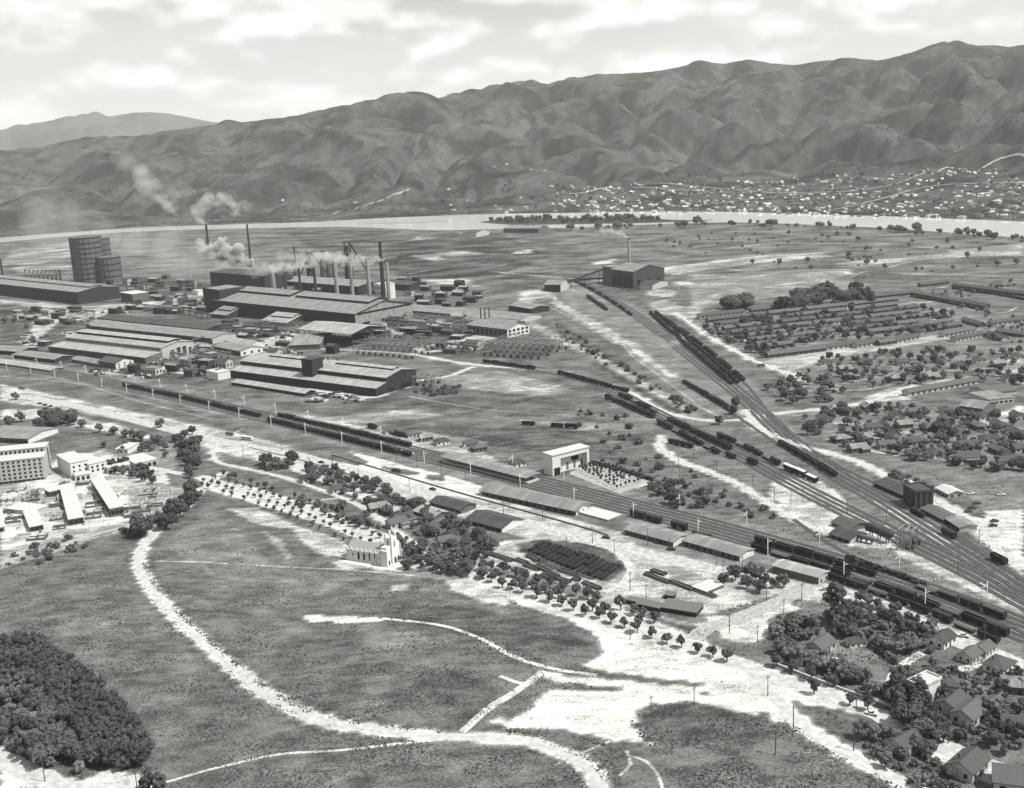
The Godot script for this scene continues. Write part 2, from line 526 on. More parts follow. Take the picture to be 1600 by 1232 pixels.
	[115, [90, 980, 200, 965, 200, 985, 90, 1000]], [135, [40, 965, 170, 966, 170, 969, 40, 969]], [78, [1260, 1100, 1400, 1130, 1400, 1200, 1300, 1160]],
	[120, [1300, 1000, 1400, 1030, 1380, 1070, 1290, 1050]], [100, [800, 1060, 830, 1050, 860, 1075, 800, 1125, 760, 1120]],
]
# tracks and footpaths worn into the soil: value, width in metres, line
var trodden := [
	[185, 1.6, [245, 877, 340, 880, 440, 886, 560, 892, 700, 905]], [240, 2.4, [600, 967, 680, 976, 730, 990, 790, 1020, 850, 1042, 930, 1055]],
	[230, 3.0, [725, 1142, 760, 1110, 800, 1085, 835, 1060, 848, 1050]], [220, 2.0, [784, 1058, 820, 1070, 835, 1062]], [225, 1.5, [262, 1222, 340, 1200, 430, 1180, 540, 1172, 672, 1158]],
	[200, 1.0, [980, 1175, 985, 1195, 970, 1210]], [200, 1.0, [985, 1182, 1010, 1190, 1030, 1215, 1036, 1240]], [190, 1.2, [870, 1195, 950, 1160]],
	[200, 3.0, [1335, 700, 1400, 712]], [170, 4.0, [1080, 440, 1180, 436, 1300, 424, 1420, 428, 1600, 432]], [170, 3.0, [1330, 436, 1420, 410, 1500, 402]],
	[165, 4.0, [640, 428, 700, 418, 790, 414, 700, 424]], [180, 3.0, [765, 424, 900, 436, 1000, 440]], [160, 4.0, [1000, 412, 1160, 385, 1300, 375, 1500, 392]], [150, 4.0, [1290, 440, 1300, 434, 1240, 450]],
	[165, 3.0, [1000, 430, 1100, 418, 1180, 425, 1240, 420]], [185, 3.0, [1410, 458, 1480, 470, 1560, 488, 1590, 480]], [190, 3.0, [1466, 450, 1500, 448, 1600, 462]], [170, 2.0, [300, 640, 420, 655]],
	[150, 3.0, [0, 588, 120, 600, 220, 628, 330, 655]], [160, 2.0, [860, 480, 950, 530, 1100, 640]], [165, 2.0, [1000, 600, 1080, 630, 1130, 655]],
	[150, 2.5, [640, 620, 760, 640, 900, 650]], [190, 2.0, [380, 670, 360, 680, 340, 690]], [175, 2.0, [1230, 600, 1330, 610, 1400, 600]], [160, 2.0, [1240, 650, 1340, 640]],
	[235, 4.0, [1390, 1075, 1400, 1050, 1425, 1030, 1440, 1022]], [225, 5.0, [1490, 1050, 1530, 1040, 1580, 1025]], [210, 2.0, [1330, 925, 1400, 955]],
]

# worn earth along the roads: value, width in metres, line
var road_lines := [
	[238, 8.0, [352, 738, 318, 762, 285, 795, 245, 828, 224, 855, 217, 885, 236, 920, 275, 966, 320, 1005, 365, 1045, 410, 1080, 460, 1110, 520, 1130, 600, 1143, 680, 1150, 760, 1153, 830, 1160, 880, 1176, 918, 1200, 945, 1240, 955, 1270]],
	[238, 10.0, [1172, 1052, 1205, 1085, 1232, 1115, 1280, 1152, 1350, 1192, 1430, 1236, 1460, 1260]],
	[205, 10.0, [1165, 640, 1180, 662, 1215, 684, 1262, 700, 1310, 712, 1350, 726, 1400, 752, 1450, 775, 1510, 808, 1560, 860, 1610, 890]],
	[200, 9.0, [1032, 680, 1035, 702, 1065, 722, 1110, 738, 1155, 758, 1200, 786, 1250, 815, 1310, 838]],
	[200, 9.0, [1160, 656, 1220, 646, 1280, 640, 1350, 630, 1395, 614, 1430, 602]], [200, 10.0, [1055, 488, 1082, 508, 1110, 527, 1145, 546, 1175, 562, 1215, 578, 1250, 588]],
	[205, 9.0, [640, 553, 690, 562, 740, 570, 870, 581, 920, 595, 980, 611, 1035, 642, 1100, 657, 1160, 656]], [200, 7.0, [740, 573, 700, 588, 650, 596, 610, 612, 585, 621, 540, 618, 480, 608]],
	[205, 5.5, [345, 690, 333, 702, 340, 722, 380, 732, 430, 743, 470, 755, 510, 769, 535, 778, 565, 792, 600, 815, 640, 845, 680, 868, 740, 886]],
	[205, 6.0, [1108, 503, 1300, 484, 1470, 470]], [205, 6.0, [1130, 518, 1300, 500, 1480, 484]], [205, 6.0, [1160, 532, 1300, 518, 1490, 497]], [160, 4.0, [1230, 618, 1400, 585, 1600, 575]], [165, 4.0, [1290, 660, 1400, 668, 1500, 685, 1600, 690]], [165, 4.0, [1330, 690, 1420, 676, 1500, 668, 1600, 670]],
	[150, 4.0, [200, 612, 440, 665, 640, 712]], [60, 30.0, [0, 548, 120, 566, 330, 600]],
]

var tiles := [   # x from, x to, z from (far), z to (near), texture width, texture height, grid step
	[-430.0, 0.0, -790.0, -300.0, 1792, 2048, 5.0], [0.0, 430.0, -790.0, -300.0, 1792, 2048, 5.0],
	[-820.0, 820.0, -1560.0, -790.0, 2048, 1024, 10.0], [-1800.0, 1800.0, -3700.0, -1560.0, 2048, 1200, 20.0],
]

func stroke(im: Image, t: Array, v: float, width: float, pts: Array) -> void:
	var line := smooth_line(line_at(pts), 6.0)
	for i in line.size() - 1:
		var a := Vector2(line[i].x, line[i].z)
		var b := Vector2(line[i + 1].x, line[i + 1].z)
		var d := (b - a).normalized()
		var s := Vector2(-d.y, d.x) * width * 0.5
		fill(im, t, v, [a - s - d, b - s + d, b + s + d, a + s - d])

func fill(im: Image, t: Array, v: float, poly: Array) -> void:
	var w: int = t[4]
	var h: int = t[5]
	var q := PackedVector2Array()
	var lo := 1e9
	var hi := -1e9
	for p in poly:
		var y: float = (p.y - t[2]) / (t[3] - t[2]) * h
		q.append(Vector2((p.x - t[0]) / (t[1] - t[0]) * w, y))
		lo = minf(lo, y)
		hi = maxf(hi, y)
	var c := Color(v / 255.0, v / 255.0, v / 255.0)
	for y in range(maxi(int(lo), 0), mini(int(hi) + 1, h)):
		var xs := []
		var yy := y + 0.5
		for i in q.size():
			var a := q[i]
			var b := q[(i + 1) % q.size()]
			if (a.y <= yy) != (b.y <= yy):
				xs.append(a.x + (yy - a.y) / (b.y - a.y) * (b.x - a.x))
		xs.sort()
		for i in range(0, xs.size() - 1, 2):
			var x0 := clampi(int(xs[i]), 0, w)
			var x1 := clampi(int(xs[i + 1]) + 1, 0, w)
			if x1 > x0:
				im.fill_rect(Rect2i(x0, y, x1 - x0, 1), c)

func noise_bytes(w: int, h: int, freq: float, stretch: float, oct: int, sd: int, shift := 0.0) -> PackedByteArray:
	var n := FastNoiseLite.new()
	n.noise_type = FastNoiseLite.TYPE_SIMPLEX_SMOOTH
	n.frequency = freq
	n.fractal_octaves = oct
	n.fractal_gain = 0.6
	n.seed = sd
	n.offset = Vector3(shift * stretch, 0, 0)
	var im := n.get_image(maxi(int(w * stretch), 8), h, false, false, false)
	im.convert(Image.FORMAT_L8)
	if stretch != 1.0:
		im.resize(w, h, Image.INTERPOLATE_BILINEAR)
	return im.get_data()

func paint_tile(t: Array, index: int) -> ImageTexture:
	var w: int = t[4]
	var h: int = t[5]
	var res: float = w / (t[1] - t[0])     # texture pixels per metre
	var pad := int(24.0 * res)
	var pm := pad / res
	var pz: float = pad * (t[3] - t[2]) / h
	var wide := [t[0] - pm, t[1] + pm, t[2] - pz, t[3] + pz, w + 2 * pad, h + 2 * pad]
	var im := Image.create(w + 2 * pad, h + 2 * pad, false, Image.FORMAT_L8)
	im.fill(Color8(90, 90, 90))
	for s in soil:
		var poly := []
		for p in line_at(s[1]):
			poly.append(Vector2(p.x, p.z))
		fill(im, wide, s[0], poly)
	for s in road_lines:
		stroke(im, wide, s[0], s[1], s[2])
	# soften the outlines over a few metres, then let the noise below break them up
	var soft: float = [3.0, 3.0, 6.0, 12.0][index]
	im.resize(int((w + 2 * pad) / res / soft), int((h + 2 * pad) / res / soft), Image.INTERPOLATE_TRILINEAR)
	im.resize(w + 2 * pad, h + 2 * pad, Image.INTERPOLATE_CUBIC)
	im = im.get_region(Rect2i(pad, pad, w, h))
	for s in trodden:
		stroke(im, t, s[0], s[1], s[2])
	var d := im.get_data()
	var shift: float = t[0] * res
	var sd := 31 + maxi(index - 1, 0)
	var n1 := noise_bytes(w, h, [0.045, 0.045, 0.03, 0.014][index] / res, [0.8, 0.8, 0.7, 0.6][index], 5, sd, shift)          # patches of some 20 m and more
	var n2 := noise_bytes(w, h, minf(0.75 / res, 0.34), 0.85, 2, sd + 10, shift)      # tussocks of 1 m
	var n3 := noise_bytes(w, h, 0.16 / res, 0.35, 3, sd + 20, shift)     # drifts of longer grass
	var lut := PackedByteArray()
	var keys := PackedFloat32Array([0, 45, 90, 130, 170, 198, 215, 255])
	var vals := PackedFloat32Array([0.022, 0.05, 0.09, 0.125, 0.17, 0.26, 0.345, 0.40])
	for i in 512:
		lut.append(int(255.0 * Color(table(keys, vals, i - 128.0), 0, 0).linear_to_srgb().r))
	var lim := 511
	var k1: int = [4, 4, 5, 7][index]
	for i in d.size():
		var v := d[i]
		d[i] = lut[clampi(128 + v + ((n1[i] - 128) * k1 >> 3) + ((n2[i] - 128) * 4 >> 3) + ((n3[i] - 128) * 3 >> 3), 0, lim)]
	return ImageTexture.create_from_image(Image.create_from_data(w, h, false, Image.FORMAT_L8, d))

func build_ground() -> void:
	var o := MeshInstance3D.new()
	o.name = "ground"
	o.set_meta("kind", "structure")
	var am := ArrayMesh.new()
	for k in tiles.size():
		var t: Array = tiles[k]
		var m := StandardMaterial3D.new()
		m.resource_name = "soil_and_grass_%d" % k
		m.albedo_color = Color(1.0, 0.997, 0.988)
		m.albedo_texture = paint_tile(t, k)
		m.texture_repeat = false
		m.roughness = 1.0
		m.metallic_specular = 0.0
		var st := SurfaceTool.new()
		st.begin(Mesh.PRIMITIVE_TRIANGLES)
		var nx := int((t[1] - t[0]) / t[6])
		var nz := int((t[3] - t[2]) / t[6])
		for j in nz + 1:
			for i in nx + 1:
				var x := lerpf(t[0], t[1], float(i) / nx)
				var z := lerpf(t[2], t[3], float(j) / nz)
				var y := 0.0
				for b in bumps:
					var dx: float = x - b[0]
					var dz: float = z - b[1]
					var a: float = (dx * b[4] + dz * b[5]) / b[2]
					var c: float = (-dx * b[5] + dz * b[4]) / b[3]
					var q := a * a + c * c
					if q < 1.0:
						y += b[6] * (1.0 - q) * (1.0 - q)
				st.set_uv(Vector2(float(i) / nx, float(j) / nz))
				st.add_vertex(Vector3(x, y, z))
		for j in nz:
			for i in nx:
				var a := j * (nx + 1) + i
				for v in [a, a + 1, a + nx + 2, a, a + nx + 2, a + nx + 1]:
					st.add_index(v)
		st.generate_normals()
		st.set_material(m)
		st.commit(am)
	# the plain goes on beyond the surveyed tiles
	var st2 := tool()
	for q in [[-16000, -16000, 16000, 3000]]:
		quad(st2, Vector3(q[0], -1.2, q[1]), Vector3(q[2], -1.2, q[1]), Vector3(q[2], -1.2, q[3]), Vector3(q[0], -1.2, q[3]))
	st2.generate_normals()
	st2.set_material(mat("far_grass", 0.075, 1.0, noise_b, 300.0))
	st2.commit(am)
	o.mesh = am
	add_child(o)

func build_river() -> void:
	var far := [-60, 376, 0, 372, 100, 364, 200, 357, 300, 353, 400, 350, 500, 347, 560, 343, 620, 340, 700, 337, 800, 334, 900, 333, 1000, 331, 1100, 331, 1200, 333, 1300, 336, 1400, 339, 1500, 343, 1600, 347, 1700, 351]
	var near := [-60, 383, 0, 379, 100, 370, 200, 363, 300, 359, 400, 357, 500, 355, 560, 355, 620, 358, 700, 360, 800, 358, 900, 356, 1000, 352, 1100, 348, 1200, 349, 1300, 353, 1400, 358, 1500, 365, 1600, 372, 1700, 379]
	var st := tool()
	var fp := []
	var np := []
	for i in range(0, far.size(), 2):
		var d := look(far[i], far[i + 1] - 0.6)
		fp.append(EYE + d * (-EYE.y / d.y))
		d = look(near[i], near[i + 1])
		np.append(EYE + d * (-EYE.y / d.y))
	fp = smooth_line(fp, 25.0)
	np = smooth_line(np, 25.0)
	var n := 220
	for i in n:
		var q := []
		for e in [[fp, i], [fp, i + 1], [np, i + 1], [np, i]]:
			var l: Array = e[0]
			var f: float = float(e[1]) / n * (l.size() - 1)
			var a := int(minf(f, l.size() - 2))
			var p: Vector3 = l[a].lerp(l[a + 1], f - a)
			if l == np:
				p.z += 9.0 * n_fine.get_noise_1d(e[1] * 37.0)
			q.append(Vector3(p.x, 0.25, p.z))
		quad(st, q[0], q[1], q[2], q[3])
	var water := mat("river_water", 0.56, 0.06)
	water.metallic_specular = 0.5
	structure(st, "river", water)
	# the long island between the two arms
	var isle := tool()
	var up := [752, 347, 770, 345, 790, 342.5, 830, 342, 900, 341.5, 960, 341, 1010, 341, 1040, 343.5, 1075, 345, 1112, 344]
	var low := [752, 348, 775, 350, 800, 351.5, 840, 351.5, 900, 350.5, 960, 349.5, 1010, 348.5, 1050, 347.5, 1080, 346.5, 1112, 344.6]
	for i in range(0, up.size() - 2, 2):
		var q := []
		for e in [[up, i], [up, i + 2], [low, i + 2], [low, i]]:
			var d := look(e[0][e[1]], e[0][e[1] + 1])
			var p := EYE + d * (-EYE.y / d.y)
			q.append(Vector3(p.x, 0.9, p.z))
		quad(isle, q[0], q[1], q[2], q[3])
	structure(isle, "river_island_ground", mat("isle", 0.06, 1.0, noise_b, 40.0))
	# sand banks by the left arm
	for b in [[560, 349, 620, 345, 700, 344, 690, 347, 620, 350]]:
		var sb := tool()
		var q := []
		for i in range(0, b.size(), 2):
			var d := look(b[i], b[i + 1])
			var p := EYE + d * (-EYE.y / d.y)
			q.append(Vector3(p.x, 0.6, p.z))
		for i in range(1, q.size() - 1):
			tri(sb, q[0], q[i], q[i + 1])
		structure(sb, "sand_ground", mat("sand", 0.4, 1.0, noise_b, 30.0))

func build_hills() -> void:
	var st := SurfaceTool.new()
	st.begin(Mesh.PRIMITIVE_TRIANGLES)
	var nu := 520
	var nr := 340
	for j in nr + 1:
		for i in nu + 1:
			var u := lerpf(-0.62, 0.62, float(i) / nu)
			var rb := table(bank_u, bank_r, u)
			var f := float(j) / nr
			var r := rb - 30.0 + (f * f * 0.65 + f * 0.35) * (10500.0 - rb)
			var z := -r / sqrt(1.0 + u * u)
			var x := -u * z
			var y := hill(x, z)
			if r < rb:
				y = -3.0
			# patches of dry grass, green scrub and bare earth on the slopes
			var a := n_fine.get_noise_2d(x * 0.16, z * 0.16)
			var b := n_fine.get_noise_2d(x * 0.9 + 500.0, z * 0.9)
			var v := 0.066 + 0.042 * a + 0.042 * b
			if n_fine.get_noise_2d(x * 0.2 - 900.0, z * 0.2) > 0.14:
				v *= 0.55
			v = maxf(v, 0.016)
			st.set_color(Color(v * 1.005, v, v * 0.985))
			st.add_vertex(Vector3(x, y, z))
	for j in nr:
		for i in nu:
			var a := j * (nu + 1) + i
			for v in [a, a + nu + 1, a + nu + 2, a, a + nu + 2, a + 1]:
				st.add_index(v)
	var m := StandardMaterial3D.new()
	m.resource_name = "hill_grass"
	m.vertex_color_use_as_albedo = true
	m.albedo_texture = noise_c
	m.uv1_triplanar = true
	m.uv1_world_triplanar = true
	m.uv1_scale = Vector3.ONE / 210.0
	m.roughness = 1.0
	m.metallic_specular = 0.0
	structure(st, "hills", m)
	# a far range on the left
	var fr := SurfaceTool.new()
	fr.begin(Mesh.PRIMITIVE_TRIANGLES)
	var us := PackedFloat32Array()
	var ts := PackedFloat32Array()
	var top := [-300, 222, -60, 214, 0, 206, 30, 197, 60, 190, 100, 185, 130, 181, 150, 178, 180, 178, 205, 174, 235, 173, 262, 178, 290, 183, 330, 190, 400, 200, 480, 215]
	for i in range(0, top.size(), 2):
		var d := look(top[i], top[i + 1])
		us.append(d.x / -d.z)
		ts.append(d.y / sqrt(d.x * d.x + d.z * d.z))
	var gu := 260
	var gr := 60
	for j in gr + 1:
		for i in gu + 1:
			var u := lerpf(-0.75, -0.12, float(i) / gu)
			var f := float(j) / gr
			var r := lerpf(10300.0, 15500.0, f)
			var z := -r / sqrt(1.0 + u * u)
			var x := -u * z
			var y := (EYE.y + table(us, ts, u) * 13500.0) * smoothstep(0.0, 0.68, f)
			y += (0.1 - 0.5 * n_dome.get_noise_2d(x * 0.6, z * 0.6)) * 300.0 * smoothstep(0.0, 0.25, f) * (1.0 - 0.8 * smoothstep(0.5, 0.68, f))
			var v := 0.085 + 0.03 * n_fine.get_noise_2d(x * 0.1, z * 0.1)
			fr.set_color(Color(v, v, v * 0.97))
			fr.add_vertex(Vector3(x, y - 4.0, z))
	for j in gr:
		for i in gu:
			var a := j * (gu + 1) + i
			for v in [a, a + gu + 1, a + gu + 2, a, a + gu + 2, a + 1]:
				fr.add_index(v)
	structure(fr, "far_hills", m)

# ------------------------------------------------------------------ roads and rails
func road(called: String, pts: Array, width: float, m: Material, lift: float, rag := 0.8) -> void:
	structure(ribbon(smooth_line(line_at(pts), 1.8), width, lift * 0.4 + 0.01, rag), called, m)

func build_roads() -> void:
	var pale := mat("pale_earth_road", 0.37, 1.0, noise_a, 31.0)
	var worn := mat("worn_earth_road", 0.30, 1.0, noise_c, 27.0)
	var paved := mat("concrete_paving", 0.36, 0.9, noise_c, 45.0)
	road("dirt_road", [352, 738, 318, 762, 285, 795, 245, 828, 224, 855, 217, 885, 236, 920, 275, 966, 320, 1005, 365, 1045, 410, 1080, 460, 1110, 520, 1130, 600, 1143, 680, 1150, 760, 1153, 830, 1160, 880, 1176, 918, 1200, 945, 1240, 955, 1270], 4.4, pale, 0.12, 1.6)
	road("avenue", [310, 745, 400, 772, 480, 798, 600, 843, 740, 894, 870, 934, 1000, 980, 1100, 1018, 1200, 1055, 1300, 1088, 1400, 1130, 1500, 1176, 1600, 1222], 9.0, pale, 0.16, 1.4)
	road("railway_avenue", [0, 618, 60, 624, 150, 642, 300, 680, 400, 700, 480, 716, 640, 764, 800, 812, 1000, 864, 1200, 908, 1300, 932, 1400, 962, 1500, 1003, 1610, 1046], 12.0, paved, 0.14, 0.4)
	road("dirt_road", [1172, 1052, 1205, 1085, 1232, 1115, 1280, 1152, 1350, 1192, 1430, 1236, 1460, 1260], 5.6, pale, 0.20, 1.6)
	road("cross_street", [1085, 1000, 1100, 986, 1150, 968, 1200, 948, 1235, 932, 1262, 914], 9.0, worn, 0.18, 0.3)
	road("footway", [345, 690, 333, 702, 340, 722, 380, 732, 430, 743, 470, 755, 510, 769, 535, 778], 3.2, pale, 0.12, 0.4)
	road("footway", [535, 778, 565, 792, 600, 815, 640, 845, 680, 868, 740, 886], 4.0, pale, 0.12, 0.4)
	road("footway", [535, 778, 500, 782, 462, 788], 3.2, worn, 0.10, 0.4)
	road("works_road", [640, 553, 690, 562, 740, 570, 870, 581, 920, 595, 980, 611, 1035, 642, 1100, 657, 1160, 656], 4.4, pale, 0.12, 1.0)
	road("works_road", [740, 573, 700, 588, 650, 596, 610, 612, 585, 621, 540, 618, 480, 608], 5.0, pale, 0.10, 0.5)
	road("works_road", [480, 545, 560, 548, 640, 553], 5.0, worn, 0.10, 0.5)
	road("works_road", [180, 478, 120, 490, 80, 508, 55, 525, 45, 545], 8.0, worn, 0.10, 0.8)
	road("works_road", [340, 456, 250, 470, 180, 478, 100, 478, 0, 470], 6.0, worn, 0.12, 0.8)
	road("dirt_road", [1055, 488, 1082, 508, 1110, 527, 1145, 546, 1175, 562, 1215, 578, 1250, 588], 5.0, pale, 0.10, 1.2)
	road("dirt_road", [1195, 566, 1300, 549, 1400, 535, 1490, 524], 5.0, worn, 0.12, 0.4)
	road("dirt_road", [1160, 656, 1220, 646, 1280, 640, 1350, 630, 1395, 614, 1430, 602], 5.0, pale, 0.14, 1.0)
	road("dirt_road", [1165, 640, 1180, 662, 1215, 684, 1262, 700, 1310, 712, 1350, 726, 1400, 752, 1450, 775, 1510, 808, 1560, 860, 1610, 890], 5.0, pale, 0.16, 1.4)
	road("dirt_road", [1032, 680, 1035, 702, 1065, 722, 1110, 738, 1155, 758, 1200, 786, 1250, 815, 1310, 838], 4.0, pale, 0.12, 1.2)
	road("footway", [742, 890, 765, 866, 800, 850, 850, 841, 905, 845, 950, 842], 4.0, worn, 0.10, 0.5)
	road("footway", [935, 845, 965, 865, 985, 888, 975, 910, 945, 926], 4.5, pale, 0.12, 0.6)
	road("footway", [60, 745, 85, 728, 108, 706], 4.0, pale, 0.12, 0.3)
	road("footway", [0, 752, 60, 746, 120, 742, 200, 728, 290, 742], 6.0, pale, 0.14, 0.5)
	road("dirt_road", [-20, 1172, 30, 1198, 80, 1222, 130, 1236, 230, 1240], 9.0, pale, 0.12, 1.0)
	road("dirt_road", [0, 880, 60, 862, 140, 838, 215, 818, 260, 800], 4.0, worn, 0.10, 0.8)

func add_track(line: Array, off: float) -> void:
	var o := Node3D.new()
	o.name = numbered("railway_track")
	o.set_meta("kind", "structure")
	add_child(o)
	part(ribbon(line, 3.1, 0.07, 0.15, off), "ballast", mat("ballast", 0.085, 1.0, noise_b, 9.0), o)
	for s in [-0.8, 0.8]:
		var st := tool()
		for k in [[-0.08, 0.34], [0.08, 0.34]]:
			pass
		var prev := Vector3.ZERO
		for i in line.size():
			var t: Vector3 = (line[mini(i + 1, line.size() - 1)] - line[maxi(i - 1, 0)])
			t.y = 0.0
			t = t.normalized()
			var p: Vector3 = line[i] + Vector3(-t.z, 0, t.x) * (off + s)
			p.y = land(p.x, p.z) + 0.28
			if i > 0 and (i % 3 == 0 or i == line.size() - 1):
				bar(st, prev, p, 0.17)
				prev = p
			elif i == 0:
				prev = p
		part(st, "rail", mat("rail_steel", 0.2, 0.5), o)

# the point a distance along a line, and the heading there
func along(line: Array, dist: float, off := 0.0) -> Array:
	var d := dist
	for i in line.size() - 1:
		var a: Vector3 = line[i]
		var b: Vector3 = line[i + 1]
		var l := a.distance_to(b)
		if d <= l or i == line.size() - 2:
			var t := (b - a) / maxf(l, 0.001)
			var p := a + t * d + Vector3(-t.z, 0, t.x) * off
			p.y = land(p.x, p.z)
			return [p, atan2(-t.z, t.x)]
		d -= l
	return []

func length_of(line: Array) -> float:
	var s := 0.0
	for i in line.size() - 1:
		s += line[i].distance_to(line[i + 1])
	return s

var wagons := {}

func wagon_proto(kind: String) -> Node3D:
	if wagons.has(kind):
		return wagons[kind]
	var o := Node3D.new()
	o.set_meta("called", {"ore": "ore_wagon", "box": "covered_wagon", "flat": "flat_wagon", "coach": "passenger_coach", "white": "covered_wagon", "tank": "tank_wagon", "loco": "locomotive"}[kind])
	var l := 5.4
	var dark := mat("wagon_iron", 0.022, 0.7, noise_b, 3.0)
	var under := tool()
	box(under, Vector3(-l, 0.95, -1.1), Vector3(l, 1.2, 1.1))
	bar(under, Vector3(-l - 0.6, 1.05, 0), Vector3(l + 0.6, 1.05, 0), 0.3)
	part(under, "underframe", dark, o)
	for x in [-3.6, 3.6]:
		var bg := tool()
		box(bg, Vector3(x - 1.3, 0.45, -1.0), Vector3(x + 1.3, 0.85, 1.0))
		for wx in [-0.85, 0.85]:
			for z in [-0.85, 0.75]:
				for i in 8:
					var a := TAU * i / 8
					var b := TAU * (i + 1) / 8
					tri(bg, Vector3(x + wx, 0.72, z), Vector3(x + wx + cos(a) * 0.44, 0.72 + sin(a) * 0.44, z), Vector3(x + wx + cos(b) * 0.44, 0.72 + sin(b) * 0.44, z))
		part(bg, "bogie", dark, o)
	var hull := tool()
	var hm := mat("wagon_hull", 0.035, 0.75, noise_b, 4.0)
	match kind:
		"ore":
			for q in [[Vector3(-l, 1.2, -1.45), Vector3(l, 3.3, -1.3)], [Vector3(-l, 1.2, 1.3), Vector3(l, 3.3, 1.45)], [Vector3(-l, 1.2, -1.3), Vector3(-l + 0.15, 3.3, 1.3)], [Vector3(l - 0.15, 1.2, -1.3), Vector3(l, 3.3, 1.3)]]:
				box(hull, q[0], q[1])
			for i in 6:
				var x := -l + 0.6 + i * (2 * l - 1.2) / 5.0
				for z in [-1.55, 1.45]:
					box(hull, Vector3(x - 0.09, 1.2, z), Vector3(x + 0.09, 3.3, z + 0.1))
			part(hull, "hull", hm, o)
			var ld := tool()
			var prev := []
			for i in 9:
				var x := -l + 0.15 + i * (2 * l - 0.3) / 8.0
				var hgt := 2.5 + (0.75 if i % 4 == 2 else 0.25 if i % 2 else 0.0)
				var row := [Vector3(x, 2.45, -1.3), Vector3(x, hgt, 0), Vector3(x, 2.45, 1.3)]
				if prev:
					quad(ld, prev[0], row[0], row[1], prev[1])
					quad(ld, prev[1], row[1], row[2], prev[2])
				prev = row
			part(ld, "load", mat("ore_load", 0.05, 1.0, noise_b, 3.0), o)
		"box", "white", "coach":
			var hi := 3.7 if kind != "coach" else 3.5
			box(hull, Vector3(-l, 1.2, -1.4), Vector3(l, hi, 1.4))
			part(hull, "hull", hm if kind != "coach" else mat("coach_side", 0.05, 0.6, noise_b, 5.0), o)
			var rf := tool()
			var prev := Vector2.ZERO
			for i in 7:
				var a := -1.0 + i / 3.0
				var p := Vector2(a * 1.5, hi + 0.06 + 0.5 * (1.0 - a * a))
				if i:
					quad(rf, Vector3(-l - 0.1, prev.y, prev.x), Vector3(l + 0.1, prev.y, prev.x), Vector3(l + 0.1, p.y, p.x), Vector3(-l - 0.1, p.y, p.x))
				prev = p
			part(rf, "roof", mat("white_wagon_roof", 0.55, 0.8) if kind == "white" else mat("wagon_roof", 0.05, 0.8, noise_b, 6.0) if kind == "box" else mat("coach_roof", 0.11, 0.8, noise_b, 6.0), o)
			if kind == "coach":
				for i in 8:
					for z in [-1.42, 1.42]:
						var wd := tool()
						box(wd, Vector3(-4.7 + i * 1.28, 2.15, z - 0.03), Vector3(-4.0 + i * 1.28, 2.95, z + 0.03))
						part(wd, "window", mat("dark_glass", 0.012, 0.2), o)
			else:
				for z in [-1.43, 1.43]:
					var dr := tool()
					box(dr, Vector3(-0.9, 1.3, z - 0.05), Vector3(0.9, 3.4, z + 0.05))
					part(dr, "door", mat("wagon_door", 0.05, 0.7), o)
		"flat":
			box(hull, Vector3(-l, 1.2, -1.4), Vector3(l, 1.45, 1.4))
			part(hull, "hull", hm, o)
			var ld := tool()
			for i in 5:
				box(ld, Vector3(-4.9, 1.45 + (i % 2) * 0.42, -1.2 + i * 0.5), Vector3(4.6, 1.87 + (i % 2) * 0.42, -0.8 + i * 0.5))
			part(ld, "load", mat("sawn_load", 0.30, 0.9, noise_b, 4.0), o)
		"tank":
			st_tank(hull, -l + 0.3, l - 0.3, 2.5, 1.25)
			part(hull, "tank", hm, o)
		"loco":
			box(hull, Vector3(-l, 1.2, -1.45), Vector3(-2.4, 4.1, 1.45))
			part(hull, "cab", hm, o)
			var bo := tool()
			st_tank(bo, -2.4, l - 0.5, 2.55, 1.05)
			part(bo, "boiler", hm, o)
			var ch := tool()
			lathe(ch, Vector3(4.0, 3.4, 0), [Vector2(0, 0.3), Vector2(1.0, 0.42)], 10)
			part(ch, "funnel", hm, o)
	wagons[kind] = o
	return o

# a lying cylinder along x
func st_tank(st: SurfaceTool, x0: float, x1: float, y: float, r: float, z := 0.0) -> void:
	st.set_smooth_group(1)
	for i in 14:
		var a := TAU * i / 14
		var b := TAU * (i + 1) / 14
		var p := Vector3(0, cos(a) * r, sin(a) * r)
		var q := Vector3(0, cos(b) * r, sin(b) * r)
		var c0 := Vector3(x0, y, z)
		var c1 := Vector3(x1, y, z)
		quad(st, c0 + p, c0 + q, c1 + q, c1 + p)
		tri(st, c0 - Vector3(r * 0.35, 0, 0), c0 + q, c0 + p)
		tri(st, c1 + Vector3(r * 0.35, 0, 0), c1 + p, c1 + q)
	st.set_smooth_group(-1)

func nth(i: int) -> String:
	var w := ["first", "second", "third", "fourth", "fifth", "sixth", "seventh", "eighth", "ninth", "tenth"]
	if i < 10:
		return w[i]
	var n := i + 1
	return "%d%s" % [n, "th" if n % 100 in [11, 12, 13] else {1: "st", 2: "nd", 3: "rd"}.get(n % 10, "th")]

